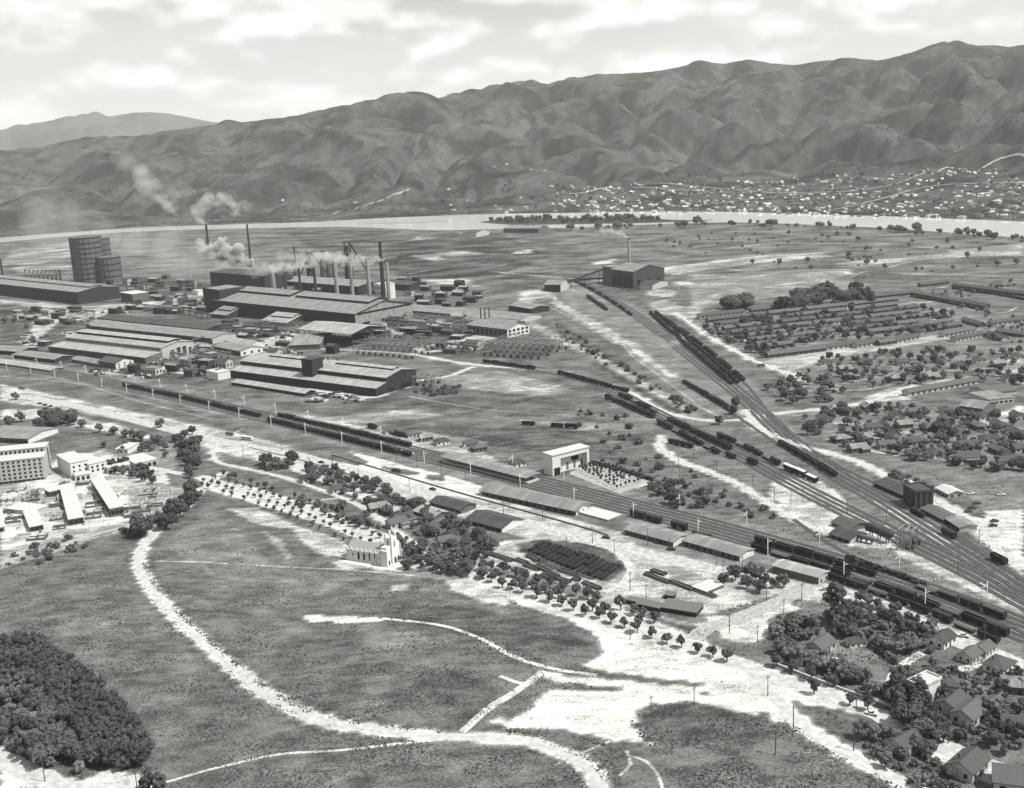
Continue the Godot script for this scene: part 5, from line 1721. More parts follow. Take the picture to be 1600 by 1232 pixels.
func build_church() -> void:
	var p := plot([543, 875, 601, 884, 614, 873])
	var l: float = p.l
	var w := 10.5
	var t := thing("church", "white gothic church with pinnacled front tower on the grassy hill", "church", p.at, p.turn)
	var k: float = p.k
	var hw := 18.0 * k
	var hr := 11.0 * k
	var wm := mat("church_plaster", 0.66, 0.9, noise_c, 8.0)
	var h := l * 0.5
	var st := tool()
	prism(st, [Vector2(-w * 0.5, -1.0), Vector2(w * 0.5, -1.0), Vector2(w * 0.5, hw), Vector2(0, hw + hr - 0.3), Vector2(-w * 0.5, hw)], -h, h - 1.0)
	part(st, "nave_wall", wm, t)
	st = tool()
	gable_roof(st, w, hw, hr, -h, h - 1.6, 0.1)
	part(st, "roof", mat("church_slate", 0.27, 0.9, noise_c, 6.0), t)
	# parapet with merlons along the eaves
	for z in [-w * 0.5 - 0.2, w * 0.5 + 0.2]:
		st = tool()
		box(st, Vector3(-h, hw - 0.2, z - 0.25), Vector3(h - 1.6, hw + 0.5, z + 0.25))
		part(st, "parapet", wm, t)
		for i in 8:
			st = tool()
			var x := lerpf(-h + 0.3, h - 2.2, i / 7.0)
			box(st, Vector3(x - 0.3, hw + 0.5, z - 0.3), Vector3(x + 0.3, hw + 1.5, z + 0.3))
			var ap := Vector3(x, hw + 2.1, z)
			var c := [Vector3(x - 0.3, hw + 1.5, z + 0.3), Vector3(x + 0.3, hw + 1.5, z + 0.3), Vector3(x + 0.3, hw + 1.5, z - 0.3), Vector3(x - 0.3, hw + 1.5, z - 0.3)]
			for j in 4:
				tri(st, c[j], ap, c[(j + 1) % 4])
			part(st, "pinnacle", wm, t)
			st = tool()
			box(st, Vector3(x - 0.3, -1, z - 0.35), Vector3(x + 0.3, hw * 0.75, z + 0.35))
			part(st, "buttress", wm, t)
	# pointed windows
	for z in [-w * 0.5 - 0.05, w * 0.5 + 0.05]:
		for i in 4:
			st = tool()
			var x := lerpf(-h * 0.36, h * 0.52, i / 3.0)
			var y0 := hw * 0.2
			var y1 := hw * 0.72
			var lance := PackedVector2Array([Vector2(-0.6, y0), Vector2(0.6, y0), Vector2(0.6, y1), Vector2(0.4, y1 + 0.7), Vector2(0, y1 + 1.3), Vector2(-0.4, y1 + 0.7), Vector2(-0.6, y1)])
			for j in range(1, 6):
				for zz in [z - 0.08, z + 0.08]:
					tri(st, Vector3(x + lance[0].x, lance[0].y, zz), Vector3(x + lance[j + 1].x, lance[j + 1].y, zz), Vector3(x + lance[j].x, lance[j].y, zz))
			for j in 7:
				var e := lance[j]
				var g := lance[(j + 1) % 7]
				quad(st, Vector3(x + e.x, e.y, z - 0.08), Vector3(x + g.x, g.y, z - 0.08), Vector3(x + g.x, g.y, z + 0.08), Vector3(x + e.x, e.y, z + 0.08))
			part(st, "lancet_window", mats.opening, t)
		for x in [-h * 0.68, h * 0.78]:
			pane(t, x, hw * 0.6, z, 1.2, 1.2, "long", mats.wall_mid, "round_window")
	# the front: a broad screen with a taller middle tower
	var th := 43.0 * k
	var tower := tool()
	box(tower, Vector3(h - 1.0, -1, -2.6), Vector3(h + 3.6, th, 2.6))
	part(tower, "tower", wm, t)
	for z in [-1.0, 1.0]:
		st = tool()
		box(st, Vector3(h - 1.0, -1, z * 4.4 - 1.78), Vector3(h + 2.6, th * 0.72, z * 4.4 + 1.78))
		part(st, "front_screen", wm, t)
		st = tool()
		box(st, Vector3(h - 0.6, -1, z * 6.35 - 0.15), Vector3(h + 3.4, th * 0.62, z * 6.35 + 0.8 * maxf(z, 0.0) + 0.15))
		part(st, "buttress", wm, t)
	for c in [[h - 0.4, -2.0], [h - 0.4, 2.0], [h + 3.0, -2.0], [h + 3.0, 2.0]]:
		st = tool()
		box(st, Vector3(c[0] - 0.45, th, c[1] - 0.45), Vector3(c[0] + 0.45, th + 1.6, c[1] + 0.45))
		var ap := Vector3(c[0], th + 3.0, c[1])
		var f := [Vector3(c[0] - 0.45, th + 1.6, c[1] + 0.45), Vector3(c[0] + 0.45, th + 1.6, c[1] + 0.45), Vector3(c[0] + 0.45, th + 1.6, c[1] - 0.45), Vector3(c[0] - 0.45, th + 1.6, c[1] - 0.45)]
		for j in 4:
			tri(st, f[j], ap, f[(j + 1) % 4])
		part(st, "pinnacle", wm, t)
	for z in [-2.62, 2.62]:
		pane(t, h + 1.3, th * 0.78, z, 0.9, 3.2, "long", mats.wall_mid, "belfry_opening")
		pane(t, h + 1.3, th * 0.42, z, 0.8, 2.4, "long", mats.wall_mid, "belfry_opening")
	pane(t, h + 3.62, 1.7, 0, 1.8, 3.6, "end", mats.opening, "door")
	pane(t, h + 3.62, th * 0.75, 0, 1.0, 3.2, "end", mats.wall_mid, "belfry_opening")
	for z in [-4.4, 4.4]:
		pane(t, h + 2.64, 1.4, z, 1.2, 2.8, "end", mats.opening, "door")
	# terrace and stair walls
	var tr := thing("church_terrace", "pale paved terrace with low wall around the white church", "terrace", p.at, p.turn)
	st = tool()
	box(st, Vector3(-h - 1, -2.0, -w * 0.5 - 2), Vector3(h + 13, 0.12, w * 0.5 + 4.5))
	part(st, "paving", mat("terrace_paving", 0.52, 0.9, noise_a, 12.0), tr)
	for q in [[-h - 10.0, -h - 1.0, -2.0], [-h - 10.0, -h - 1.0, 4.0]]:
		st = tool()
		box(st, Vector3(q[0], -1.5, q[2] - 0.3), Vector3(q[1], 0.9, q[2] + 0.3))
		part(st, "stair_wall", wm, tr)
	st = tool()
	for i in 8:
		box(st, Vector3(-h - 10.0 + i, -2.0, -1.7), Vector3(-h - 9.0 + i, -1.0 + i * 0.14, 3.7))
	part(st, "stair", mats.wall_cream, tr)

func rowhouse(q: Array, label: String, dark := false) -> void:
	var a := ground_at(q[0], q[1])
	var b := ground_at(q[2], q[3])
	var u := b - a
	var n := Vector3(-u.z, 0, u.x).normalized()
	var w := 7.5
	var t := thing("row_house", label, "row house", (a + b) * 0.5 - n * w * 0.5, atan2(-u.z, u.x), "terraces of workers' houses")
	var l := Vector2(u.x, u.z).length()
	var hw := 3.4
	var st := tool()
	prism(st, [Vector2(-w * 0.5, -1.0), Vector2(w * 0.5, -1.0), Vector2(w * 0.5, hw), Vector2(0, hw + 2.3), Vector2(-w * 0.5, hw)], -l * 0.5, l * 0.5)
	part(st, "wall", mats.wall_mid if rng.randf() < 0.7 else mats.wall_cream, t)
	st = tool()
	gable_roof(st, w, hw, 2.3, -l * 0.5, l * 0.5, 0.7)
	part(st, "roof", mats.roof_tile if dark or rng.randf() < 0.3 else mats.roof_tile_old, t)
	glaze(t, [["near", maxi(2, int(l / 6.0)), 0.1, 0.7, 0.3]], l, w, hw)

func houses_of_town() -> void:
	# terraces of the workers' quarter
	var rows := [[1186, 548, 1240, 541], [1201, 560, 1292, 549], [1276, 550, 1376, 537], [1439, 513, 1491, 505], [1456, 519, 1505, 511], [1403, 537, 1438, 530], [1340, 545, 1376, 538],
		[1476, 528, 1525, 519], [1495, 535, 1539, 526], [1539, 526, 1566, 534], [1502, 504, 1530, 512], [1412, 514, 1438, 525], [1424, 461, 1498, 475], [1498, 475, 1539, 483], [1487, 449, 1605, 464],
		[1440, 449, 1484, 444], [1551, 510, 1605, 503], [1555, 522, 1600, 528], [1420, 620, 1528, 600], [1376, 541, 1402, 537]]
	for k in 8:
		var x := 1094.0 + 13.0 * k
		while x < 1400.0 + 6.0 * k:
			var e := minf(x + rng.randf_range(48.0, 88.0), 1452.0)
			var y := 498.5 + 6.4 * k - (x - 1094.0 - 13.0 * k) * 0.113
			if rng.randf() > 0.1 and e - x > 20.0:
				rows.append([x, y, e, y - (e - x) * 0.113])
			x = e + rng.randf_range(6.0, 14.0)
	rows.sort()
	for i in rows.size():
		rowhouse(rows[i], "low tiled terrace in the upper right quarter, %s from the left" % nth(i), i % 7 == 3)
	block("school", "pale long school with a row of dark windows at right", "school", [1546, 634, 1584, 630, 1576, 616], 9, {"wall": mats.wall_cream, "roof": mats.roof_grey, "panes": [["near", 5, 0.25, 0.6, 0.6]]})
	shed("school_hall", "grey roofed hall behind the windowed school", "school", [1545, 622, 1590, 616, 1585, 604], 7, 5, {"wall": mats.wall_cream, "roof": mats.roof_tile_old})
	shed("villa_hall", "grey gabled hall left of the windowed school", "hall", [1500, 640, 1535, 645, 1548, 634], 6, 6, {"wall": mats.wall_mid, "roof": mats.roof_grey})
	# quarter on the right of the yard
	var spots := [1290, 660, 1315, 690, 1350, 688, 1365, 672, 1385, 700, 1400, 655, 1412, 668, 1430, 648, 1443, 690, 1455, 672, 1478, 662, 1495, 678, 1512, 700, 1515, 722, 1465, 712, 1540, 655, 1545, 690, 1560, 708, 1575, 725, 1585, 680, 1330, 648, 1355, 640, 1300, 645, 1500, 650, 1425, 695, 1395, 685, 1530, 670, 1560, 668, 1590, 655, 1595, 705, 1480, 645, 1340, 705,
		1290, 570, 1320, 580, 1350, 570, 1380, 582, 1410, 570, 1440, 580, 1470, 568, 1500, 575, 1530, 565, 1560, 572, 1590, 560, 1330, 592, 1395, 595, 1455, 592, 1575, 595]
	spots = from_left(spots, 2)
	var seen := {true: 0, false: 0}
	for i in range(0, spots.size(), 2):
		var up: bool = spots[i + 1] < 600
		seen[up] += 1
		house(spots[i], spots[i + 1], 0.12 + rng.randi_range(0, 1) * PI / 2 + rng.randf_range(-0.1, 0.1), rng.randi_range(0, 2), rng.randi_range(0, 5), "tiled house half hidden by trees, %s from left in %s right quarter" % [nth(seen[up] - 1), "upper" if up else "middle"], "houses of the %s right quarter" % ("upper" if up else "middle"))
	for v in [["white gabled two storey villa above the parked cars", 1512, 722, 0.1, 0, 0, 1.3], ["white walled house left of the two storey villa", 1466, 713, 0.2, 1, 0, 1.0]]:
		house(v[1], v[2], v[3], v[4], v[5], v[0], "villas over the dry field", v[6])
	# houses among trees between the avenue and the railway
	for v in [["pale house nearest the footway bend", 428, 732, 1], ["house with white front midway on the tree strip", 530, 768, 0], ["small house by the dark trees, left part of strip", 482, 752, 3], ["house under trees below the avenue sheds", 620, 822, 1], ["white walled house near the strip's middle", 668, 832, 0], ["tiled house close by the church footway", 630, 815, 4], ["house with broad roof at the strip's right end", 700, 850, 1], ["low house beside the roadside sheds", 650, 790, 3], ["small house behind the church footway", 590, 798, 2]]:
		house(v[1], v[2], 0.5 + rng.randf_range(-0.1, 0.1), rng.randi_range(0, 2), v[3], v[0], "houses of the tree strip", 0.95)
	# little houses along the upper side of the railway
	for i in 6:
		house([610, 645, 665, 690, 735, 748][i], [676, 682, 688, 694, 698, 704][i], 0.45, i % 2, i, "small whitewashed house above the platform, %s from the left" % nth(i), "houses above the platform", 0.9)
	house(808, 728, 0.4, 1, 3, "flat dark hut at the right end of platform roof", "houses above the platform", 0.9)
	# lower right quarter
	for v in [["tiled hip roofed house by the railway avenue, leftmost there", 1472, 1006, 0.7, 0, 3, 0.95], ["gabled house beside palms on the railway avenue", 1516, 1030, 0.7, 0, 1, 0.85], ["house with two sheds by the bright yard", 1537, 1020, 0.7, 0, 1, 0.8], ["dark tiled house at right among avenue palms", 1562, 1046, 0.7, 1, 0, 0.95],
			["long tiled house beside the white cube, upper one", 1488, 1108, 0.75, 0, 4, 1.05], ["long tiled house with windows, lower one beside white cube", 1514, 1124, 0.75, 0, 1, 1.1], ["low house with tiled roof amid right edge gardens", 1556, 1106, 0.7, 0, 1, 0.85], ["white walled tiled house at the bottom right corner's left", 1512, 1206, 0.75, 0, 4, 1.15],
			["biggest tiled house in the bottom right corner", 1592, 1232, -0.35, 0, 1, 1.45], ["pale gabled house in the middle of the grove field", 1283, 1016, 0.75, 0, 1, 1.0], ["low house with rounded grey roof by the avenue", 1258, 1034, -0.3, 1, 4, 1.0], ["pale house behind the tall tree by railway avenue", 1328, 962, -0.4, 1, 3, 0.9], ["small white roofed hut among grove trees", 1337, 1008, 0.2, 0, 3, 0.7],
			["tiled house behind the white cube", 1478, 1075, -0.4, 1, 4, 1.0], ["white fronted house under the big dark tree", 1412, 1170, 0.6, 0, 0, 1.0], ["house at the right edge under the railway avenue", 1592, 1078, -0.3, 1, 2, 1.0], ["garden house at right edge amid hedges", 1590, 1140, -0.3, 0, 4, 1.0]]:
		house(v[1], v[2], v[3], v[4], v[5], v[0], "houses of the lower right quarter", v[6])
	block("white_cube_house", "bright white flat roofed two storey house", "house", [1418, 1094, 1440, 1104, 1470, 1090], 31, {"wall": mats.wall_white, "roof": mats.roof_pale, "parapet": true, "panes": [["near", 2, 0.1, 0.4, 0.4], ["near", 2, 0.6, 0.88, 0.4]]})
	# the town on the far bank
	var n := 0
	var far := []
	while n < 290:
		var x := rng.randf_range(700.0, 1600.0)
		var lo := lerpf(300.0, 262.0, smoothstep(900.0, 1600.0, x))
		var y := lerpf(lo, lerpf(333.0, 344.0, smoothstep(1000.0, 1600.0, x)), pow(rng.randf(), 0.8))
		if (x < 900.0 and rng.randf() < 0.6) or n_fine.get_noise_2d(x * 2.0, y * 5.0) < -0.22:
			continue
		far.append(Vector2(x, y))
		n += 1
	far.sort()
	for i in far.size():
		var p := ground_at(far[i].x, far[i].y)
		var o := copy_of(house_proto(i % 2, [0, 6, 1, 0, 7][i % 5]), p, rng.randf_range(0, PI), Vector3.ONE * rng.randf_range(0.85, 1.5))
		tag(o, "tiny pale house on the far river bank, %s from the left" % nth(i), "house", "houses of the far bank town")
	# beyond those, the town goes on as specks
	for tone in [0, 1]:
		var fm := MultiMesh.new()
		fm.transform_format = MultiMesh.TRANSFORM_3D
		var fs := tool()
		prism(fs, [Vector2(-4, -1.0), Vector2(4, -1.0), Vector2(4, 3.3), Vector2(0, 5.6), Vector2(-4, 3.3)], -5.5, 5.5)
		fs.generate_normals()
		fm.mesh = fs.commit()
		fm.mesh.surface_set_material(0, [mats.wall_white, mats.roof_tile_old][tone])
		fm.instance_count = 260
		for i in 260:
			var x := rng.randf_range(860.0, 1610.0)
			var y := lerpf(lerpf(292.0, 262.0, smoothstep(900.0, 1600.0, x)), lerpf(331.0, 344.0, smoothstep(1000.0, 1600.0, x)), rng.randf())
			fm.set_instance_transform(i, Transform3D(Basis(Vector3.UP, rng.randf_range(0, PI)).scaled(Vector3.ONE * rng.randf_range(0.5, 1.0)), ground_at(x, y)))
		var fo := MultiMeshInstance3D.new()
		fo.name = numbered("far_houses")
		fo.multimesh = fm
		tag(fo, ["mass of white specks that is the far bank town", "mass of grey roofs between the far bank's white houses"][tone], "houses", "", "stuff")
		add_child(fo)
	# pale roads of the far bank
	for q in [[990, 288, 1060, 290, 1130, 297, 1210, 303], [1200, 303, 1330, 300, 1420, 282, 1480, 264, 1560, 256, 1610, 252], [1300, 330, 1380, 312, 1460, 292, 1610, 286], [890, 306, 960, 297, 1040, 297, 1110, 302], [520, 337, 560, 326, 600, 314, 640, 300], [1100, 322, 1180, 312, 1260, 305]]:
		structure(ribbon(smooth_line(line_at(q), 14.0), 6.0, 2.4, 2.0), "dirt_road", mats.worn_earth_road)
	var lone := [[440, 318], [555, 318], [700, 300], [770, 262], [790, 259], [812, 262], [830, 266], [850, 268]]
	for i in lone.size():
		var p := ground_at(lone[i][0], lone[i][1])
		tag(copy_of(house_proto(0, 0), p, rng.randf_range(0, PI), Vector3.ONE * 1.4), "lone white farmstead in the hills, %s from the left" % nth(i), "house", "farmsteads in the hills")
	for k in houses:
		houses[k].free()
	houses.clear()

func build_site() -> void:
	# left: apartment block, white blocks and the building site
	var ap := block("apartment_block", "five storey pale apartment block with window grid at left edge", "apartment block", [-40, 762, 72, 749, 84, 734], 36, {"wall": mats.wall_cream, "roof": mats.roof_pale, "panes": [["near", 15, 0.0, 0.1, 0.9, "ground_arcade"], ["near", 13, 0.17, 0.26, 0.42], ["near", 13, 0.34, 0.43, 0.42], ["near", 13, 0.52, 0.61, 0.42], ["near", 13, 0.69, 0.78, 0.42], ["near", 13, 0.86, 0.94, 0.42]]})
	ap.set_meta("group", "blocks of the new quarter")
	block("apartment_block", "setback upper slab rising behind the window grid block", "apartment block", [-40, 752, 76, 740, 82, 732], 43, {"wall": mats.wall_cream, "roof": mats.roof_pale, "panes": [["near", 16, 0.86, 0.95, 0.5], ["right", 1, 0.1, 0.9, 0.3]]})
	shed("market_hall", "long low arcaded hall with white right gable at left edge", "hall", [-40, 690, 44, 694, 82, 676], 8, 4, {"wall": mats.wall_mid, "gable": mats.wall_white, "roof": mats.roof_grey, "panes": [["near", 14, 0.05, 0.6, 0.6, "arch"]]})
	block("cinema_block", "white stepped block with sloping roof line beside the site", "building", [112, 748, 140, 742, 148, 722], 24, {"wall": mats.wall_white, "panes": [["near", 3, 0.35, 0.5, 0.3], ["near", 3, 0.65, 0.8, 0.3]]})
	block("cinema_block", "lower white wing adjoining the stepped block", "building", [141, 744, 166, 738, 168, 722], 18, {"wall": mats.wall_white, "panes": [["near", 3, 0.3, 0.5, 0.4], ["near", 3, 0.62, 0.82, 0.4]]})
	block("porch_block", "flat white porch with dark openings before the stepped block", "building", [118, 752, 142, 748, 144, 742], 8, {"wall": mats.wall_white, "panes": [["near", 3, 0.0, 0.7, 0.6, "door"]]})
	block("shop_row", "low white shop row with dark fronts, left of two", "shops", [168, 741, 204, 735, 204, 722], 9, {"wall": mats.wall_cream, "panes": [["near", 5, 0.05, 0.65, 0.7, "shop_front"]]})
	block("shop_row", "low white shop row with dark fronts, right of two", "shops", [213, 734, 246, 726, 244, 712], 9, {"wall": mats.wall_cream, "panes": [["near", 4, 0.05, 0.65, 0.7, "shop_front"]]})
	block("corner_house", "small white house on the meadow edge above shops", "house", [180, 710, 200, 710, 204, 700], 8, {"wall": mats.wall_white, "panes": [["near", 3, 0.3, 0.7, 0.3]]})
	block("unfinished_block", "long narrow white slab building, rightmost on the site", "unfinished building", [173, 809, 194, 805, 196, 752], 14, {"wall": mats.wall_mid, "roof": mats.roof_pale, "panes": [["near", 3, 0.3, 0.75, 0.85, "opening"], ["left", 8, 0.2, 0.85, 0.8, "opening"]]})
	block("unfinished_block", "long narrow slab building with debris, middle of the site", "unfinished building", [108, 822, 131, 818, 138, 764], 10, {"wall": mats.wall_mid, "roof": mats.roof_pale, "panes": [["near", 3, 0.2, 0.8, 0.85, "opening"], ["left", 8, 0.2, 0.85, 0.8, "opening"]]})
	block("unfinished_block", "short slab building near the site's lower edge", "unfinished building", [47, 832, 68, 828, 76, 800], 8, {"wall": mats.wall_mid, "roof": mats.roof_pale, "panes": [["near", 3, 0.2, 0.8, 0.85, "opening"]]})
	block("unfinished_block", "low broken slab roof across the middle of the site", "unfinished building", [52, 806, 76, 796, 80, 772], 6, {"wall": mats.wall_cream, "roof": mats.roof_pale})
	block("unfinished_block", "thin wall like slab linking the site's long buildings", "unfinished building", [78, 778, 118, 768, 118, 762], 9, {"wall": mats.wall_mid, "roof": mats.roof_pale, "panes": [["near", 8, 0.1, 0.75, 0.8, "opening"]]})
	block("unfinished_block", "white slab cut by the left edge of the photograph", "unfinished building", [-20, 836, 8, 831, 14, 800], 8, {"wall": mats.wall_cream, "roof": mats.roof_pale, "panes": [["near", 2, 0.2, 0.8, 0.8, "opening"]]})

	# foundations, low walls and site huts between the long slabs
	var low := [14, 770, 30, 766, 46, 772, 62, 788, 84, 792, 96, 806, 28, 800, 20, 815, 36, 840, 92, 826, 146, 772, 150, 790, 146, 808, 158, 798, 160, 770, 205, 770, 215, 785, 230, 778, 245, 790, 220, 800, 255, 772, 150, 756, 175, 748, 215, 746, 232, 752, 100, 756, 130, 756, 66, 768, 205, 795, 88, 812, 58, 842, 120, 832]
	for i in 34:
		low.append(rng.randf_range(8.0, 250.0))
		low.append(rng.randf_range(764.0, 812.0))
	low = from_left(low, 2)
	for i in range(0, low.size(), 2):
		var p := ground_at(low[i], low[i + 1])
		var o := thing("foundation", "low unfinished walls on the building site, %s from the left" % nth(i / 2), "foundation", p, 0.2 + rng.randf_range(-0.1, 0.1), "foundations of the site")
		var l := rng.randf_range(3.0, 7.0)
		var w := rng.randf_range(2.0, 4.5)
		for q in [[-l, -w, l, -w + 0.5], [-l, w - 0.5, l, w], [-l, -w + 0.52, -l + 0.5, w - 0.52], [l - 0.5, -w + 0.52, l, w - 0.52], [-0.2, -w + 0.52, 0.2, w - 0.52]]:
			if rng.randf() < 0.2:
				continue
			var st := tool()
			box(st, Vector3(q[0], -0.3, q[1]), Vector3(q[2], rng.randf_range(0.6, 2.2), q[3]))
			part(st, "low_wall", mats.wall_cream if i % 4 else mats.wall_mid, o)

func build_town() -> void:
	pass

# ------------------------------------------------------------------ trees
var tree_kinds := {}

# a crown of leaf sized faces gathered in clumps
func crown_mesh(rx: float, ry: float, lumps: int, per: int, leaf: float, sd: int, hollow := 0.9) -> ArrayMesh:
	var r := RandomNumberGenerator.new()
	r.seed = sd
	var st := SurfaceTool.new()
	st.begin(Mesh.PRIMITIVE_TRIANGLES)
	for k in lumps:
		var d := Vector3(r.randfn(), r.randfn() * 0.8, r.randfn()).normalized()
		var c := Vector3(d.x * rx, d.y * ry, d.z * rx) * r.randf_range(hollow * 0.5, hollow)
		var lr := rx * r.randf_range(0.22, 0.46)
		for i in per:
			var n := Vector3(r.randfn(), r.randfn() + 0.25, r.randfn()).normalized()
			var p := c + n * lr * r.randf_range(0.75, 1.08)
			var t := n.cross(Vector3(r.randfn(), r.randfn(), r.randfn())).normalized()
			var b := n.cross(t)
			n = (n + 0.5 * t * r.randf_range(-1, 1) + 0.5 * b * r.randf_range(-1, 1)).normalized()
			t = n.cross(b).normalized() * leaf * r.randf_range(0.6, 1.2)
			b = n.cross(t).normalized() * leaf * r.randf_range(0.4, 0.9)
			quad(st, p - t - b, p - t * 0.6 + b, p + t + b * 0.8, p + t * 0.7 - b)
	st.generate_normals()
	return st.commit()

func tree_proto(kind: String, i: int) -> Node3D:
	var key := kind + str(i)
	if tree_kinds.has(key):
		return tree_kinds[key]
	# crown radius, half height, trunk height, clumps, leaves each, leaf size, tone
	var f: Array = {"street": [2.4, 1.9, 1.9, 14, 70, 0.30, 0.055], "round": [3.6, 3.0, 2.2, 18, 80, 0.40, 0.075], "dark": [4.0, 4.0, 3.0, 22, 80, 0.45, 0.045], "broad": [5.4, 3.0, 3.4, 28, 80, 0.50, 0.06],
		"pale": [3.4, 3.0, 2.2, 16, 80, 0.40, 0.11], "tall": [2.9, 6.3, 2.4, 26, 80, 0.42, 0.05], "bush": [1.7, 1.1, 0.3, 8, 60, 0.28, 0.07], "low": [2.5, 1.5, 0.5, 10, 70, 0.34, 0.06]}[kind]
	var o := Node3D.new()
	o.set_meta("called", "tree")
	var ck := "leaves_%s_%d" % [kind, i % 2]
	var lm := mat(ck, f[6] * (1.0 if i % 2 == 0 else 1.35), 0.85)
	lm.backlight_enabled = true
	lm.backlight = grey(f[6] * 0.5)
	var c := MeshInstance3D.new()
	c.name = "crown"
	c.mesh = crown_mesh(f[0], f[1], f[3], f[4], f[5], hash(key), 0.72 if kind == "street" else 0.92)
	c.mesh.surface_set_material(0, lm)
	c.position.y = f[2] + f[1] * 0.75
	o.add_child(c, true)
	var st := tool()
	var top: float = f[2] + f[1] * 0.6
	lathe(st, Vector3(0, -0.4, 0), [Vector2(0, 0.11 * f[0]), Vector2(f[2] + 0.4, 0.07 * f[0]), Vector2(top, 0.03 * f[0])], 7)
	for k in 4:
		var a := TAU * k / 4.0 + i
		bar(st, Vector3(0, f[2] * 0.8, 0), Vector3(cos(a) * f[0] * 0.55, f[2] + f[1] * 0.5, sin(a) * f[0] * 0.55), 0.07 * f[0])
	part(st, "trunk", mat("bark", 0.06, 0.95), o)
	tree_kinds[key] = o
	return o

func plant(called: String, kind: String, p: Vector3, size: float, label: String, category: String, group: String) -> void:
	var proto := tree_proto(kind, rng.randi_range(0, 3))
	proto.set_meta("called", called)
	var o := copy_of(proto, p, rng.randf_range(0, TAU), Vector3(size * rng.randf_range(0.9, 1.12), size * rng.randf_range(0.85, 1.15), size * rng.randf_range(0.9, 1.12)))
	tag(o, label, category, group)

# trees spread through an outline; told apart by their order from the left
func wood(called: String, kinds: Array, n: int, outline: Array, size: Array, label: String, group: String, category := "tree", gap := 3.5) -> void:
	var poly := PackedVector2Array()
	var lo := Vector2(1e9, 1e9)
	var hi := -lo
	for i in range(0, outline.size(), 2):
		var v := Vector2(outline[i], outline[i + 1])
		poly.append(v)
		lo = lo.min(v)
		hi = hi.max(v)
	var pts := []
	var spots := []
	var tries := 0
	while pts.size() < n and tries < n * 60:
		tries += 1
		var v := Vector2(rng.randf_range(lo.x, hi.x), rng.randf_range(lo.y, hi.y))
		if not Geometry2D.is_point_in_polygon(v, poly):
			continue
		var g := ground_at(v.x, v.y)
		var ok := true
		for s in spots:
			if s.distance_squared_to(g) < gap * gap:
				ok = false
				break
		if ok:
			spots.append(g)
			pts.append([v.x, g])
	pts.sort_custom(func(a, b): return a[0] < b[0])
	for i in pts.size():
		plant(called, kinds[rng.randi_range(0, kinds.size() - 1)], pts[i][1], rng.randf_range(size[0], size[1]), "%s, %s from the left" % [label, nth(i)], category, group)

func singles(called: String, kind: String, size: float, label: String, group: String, pts: Array, category := "tree") -> void:
	for i in range(0, pts.size(), 2):
		plant(called, kind, ground_at(pts[i], pts[i + 1]), size * rng.randf_range(0.88, 1.12), "%s, %s in the row" % [label, nth(i / 2)], category, group)

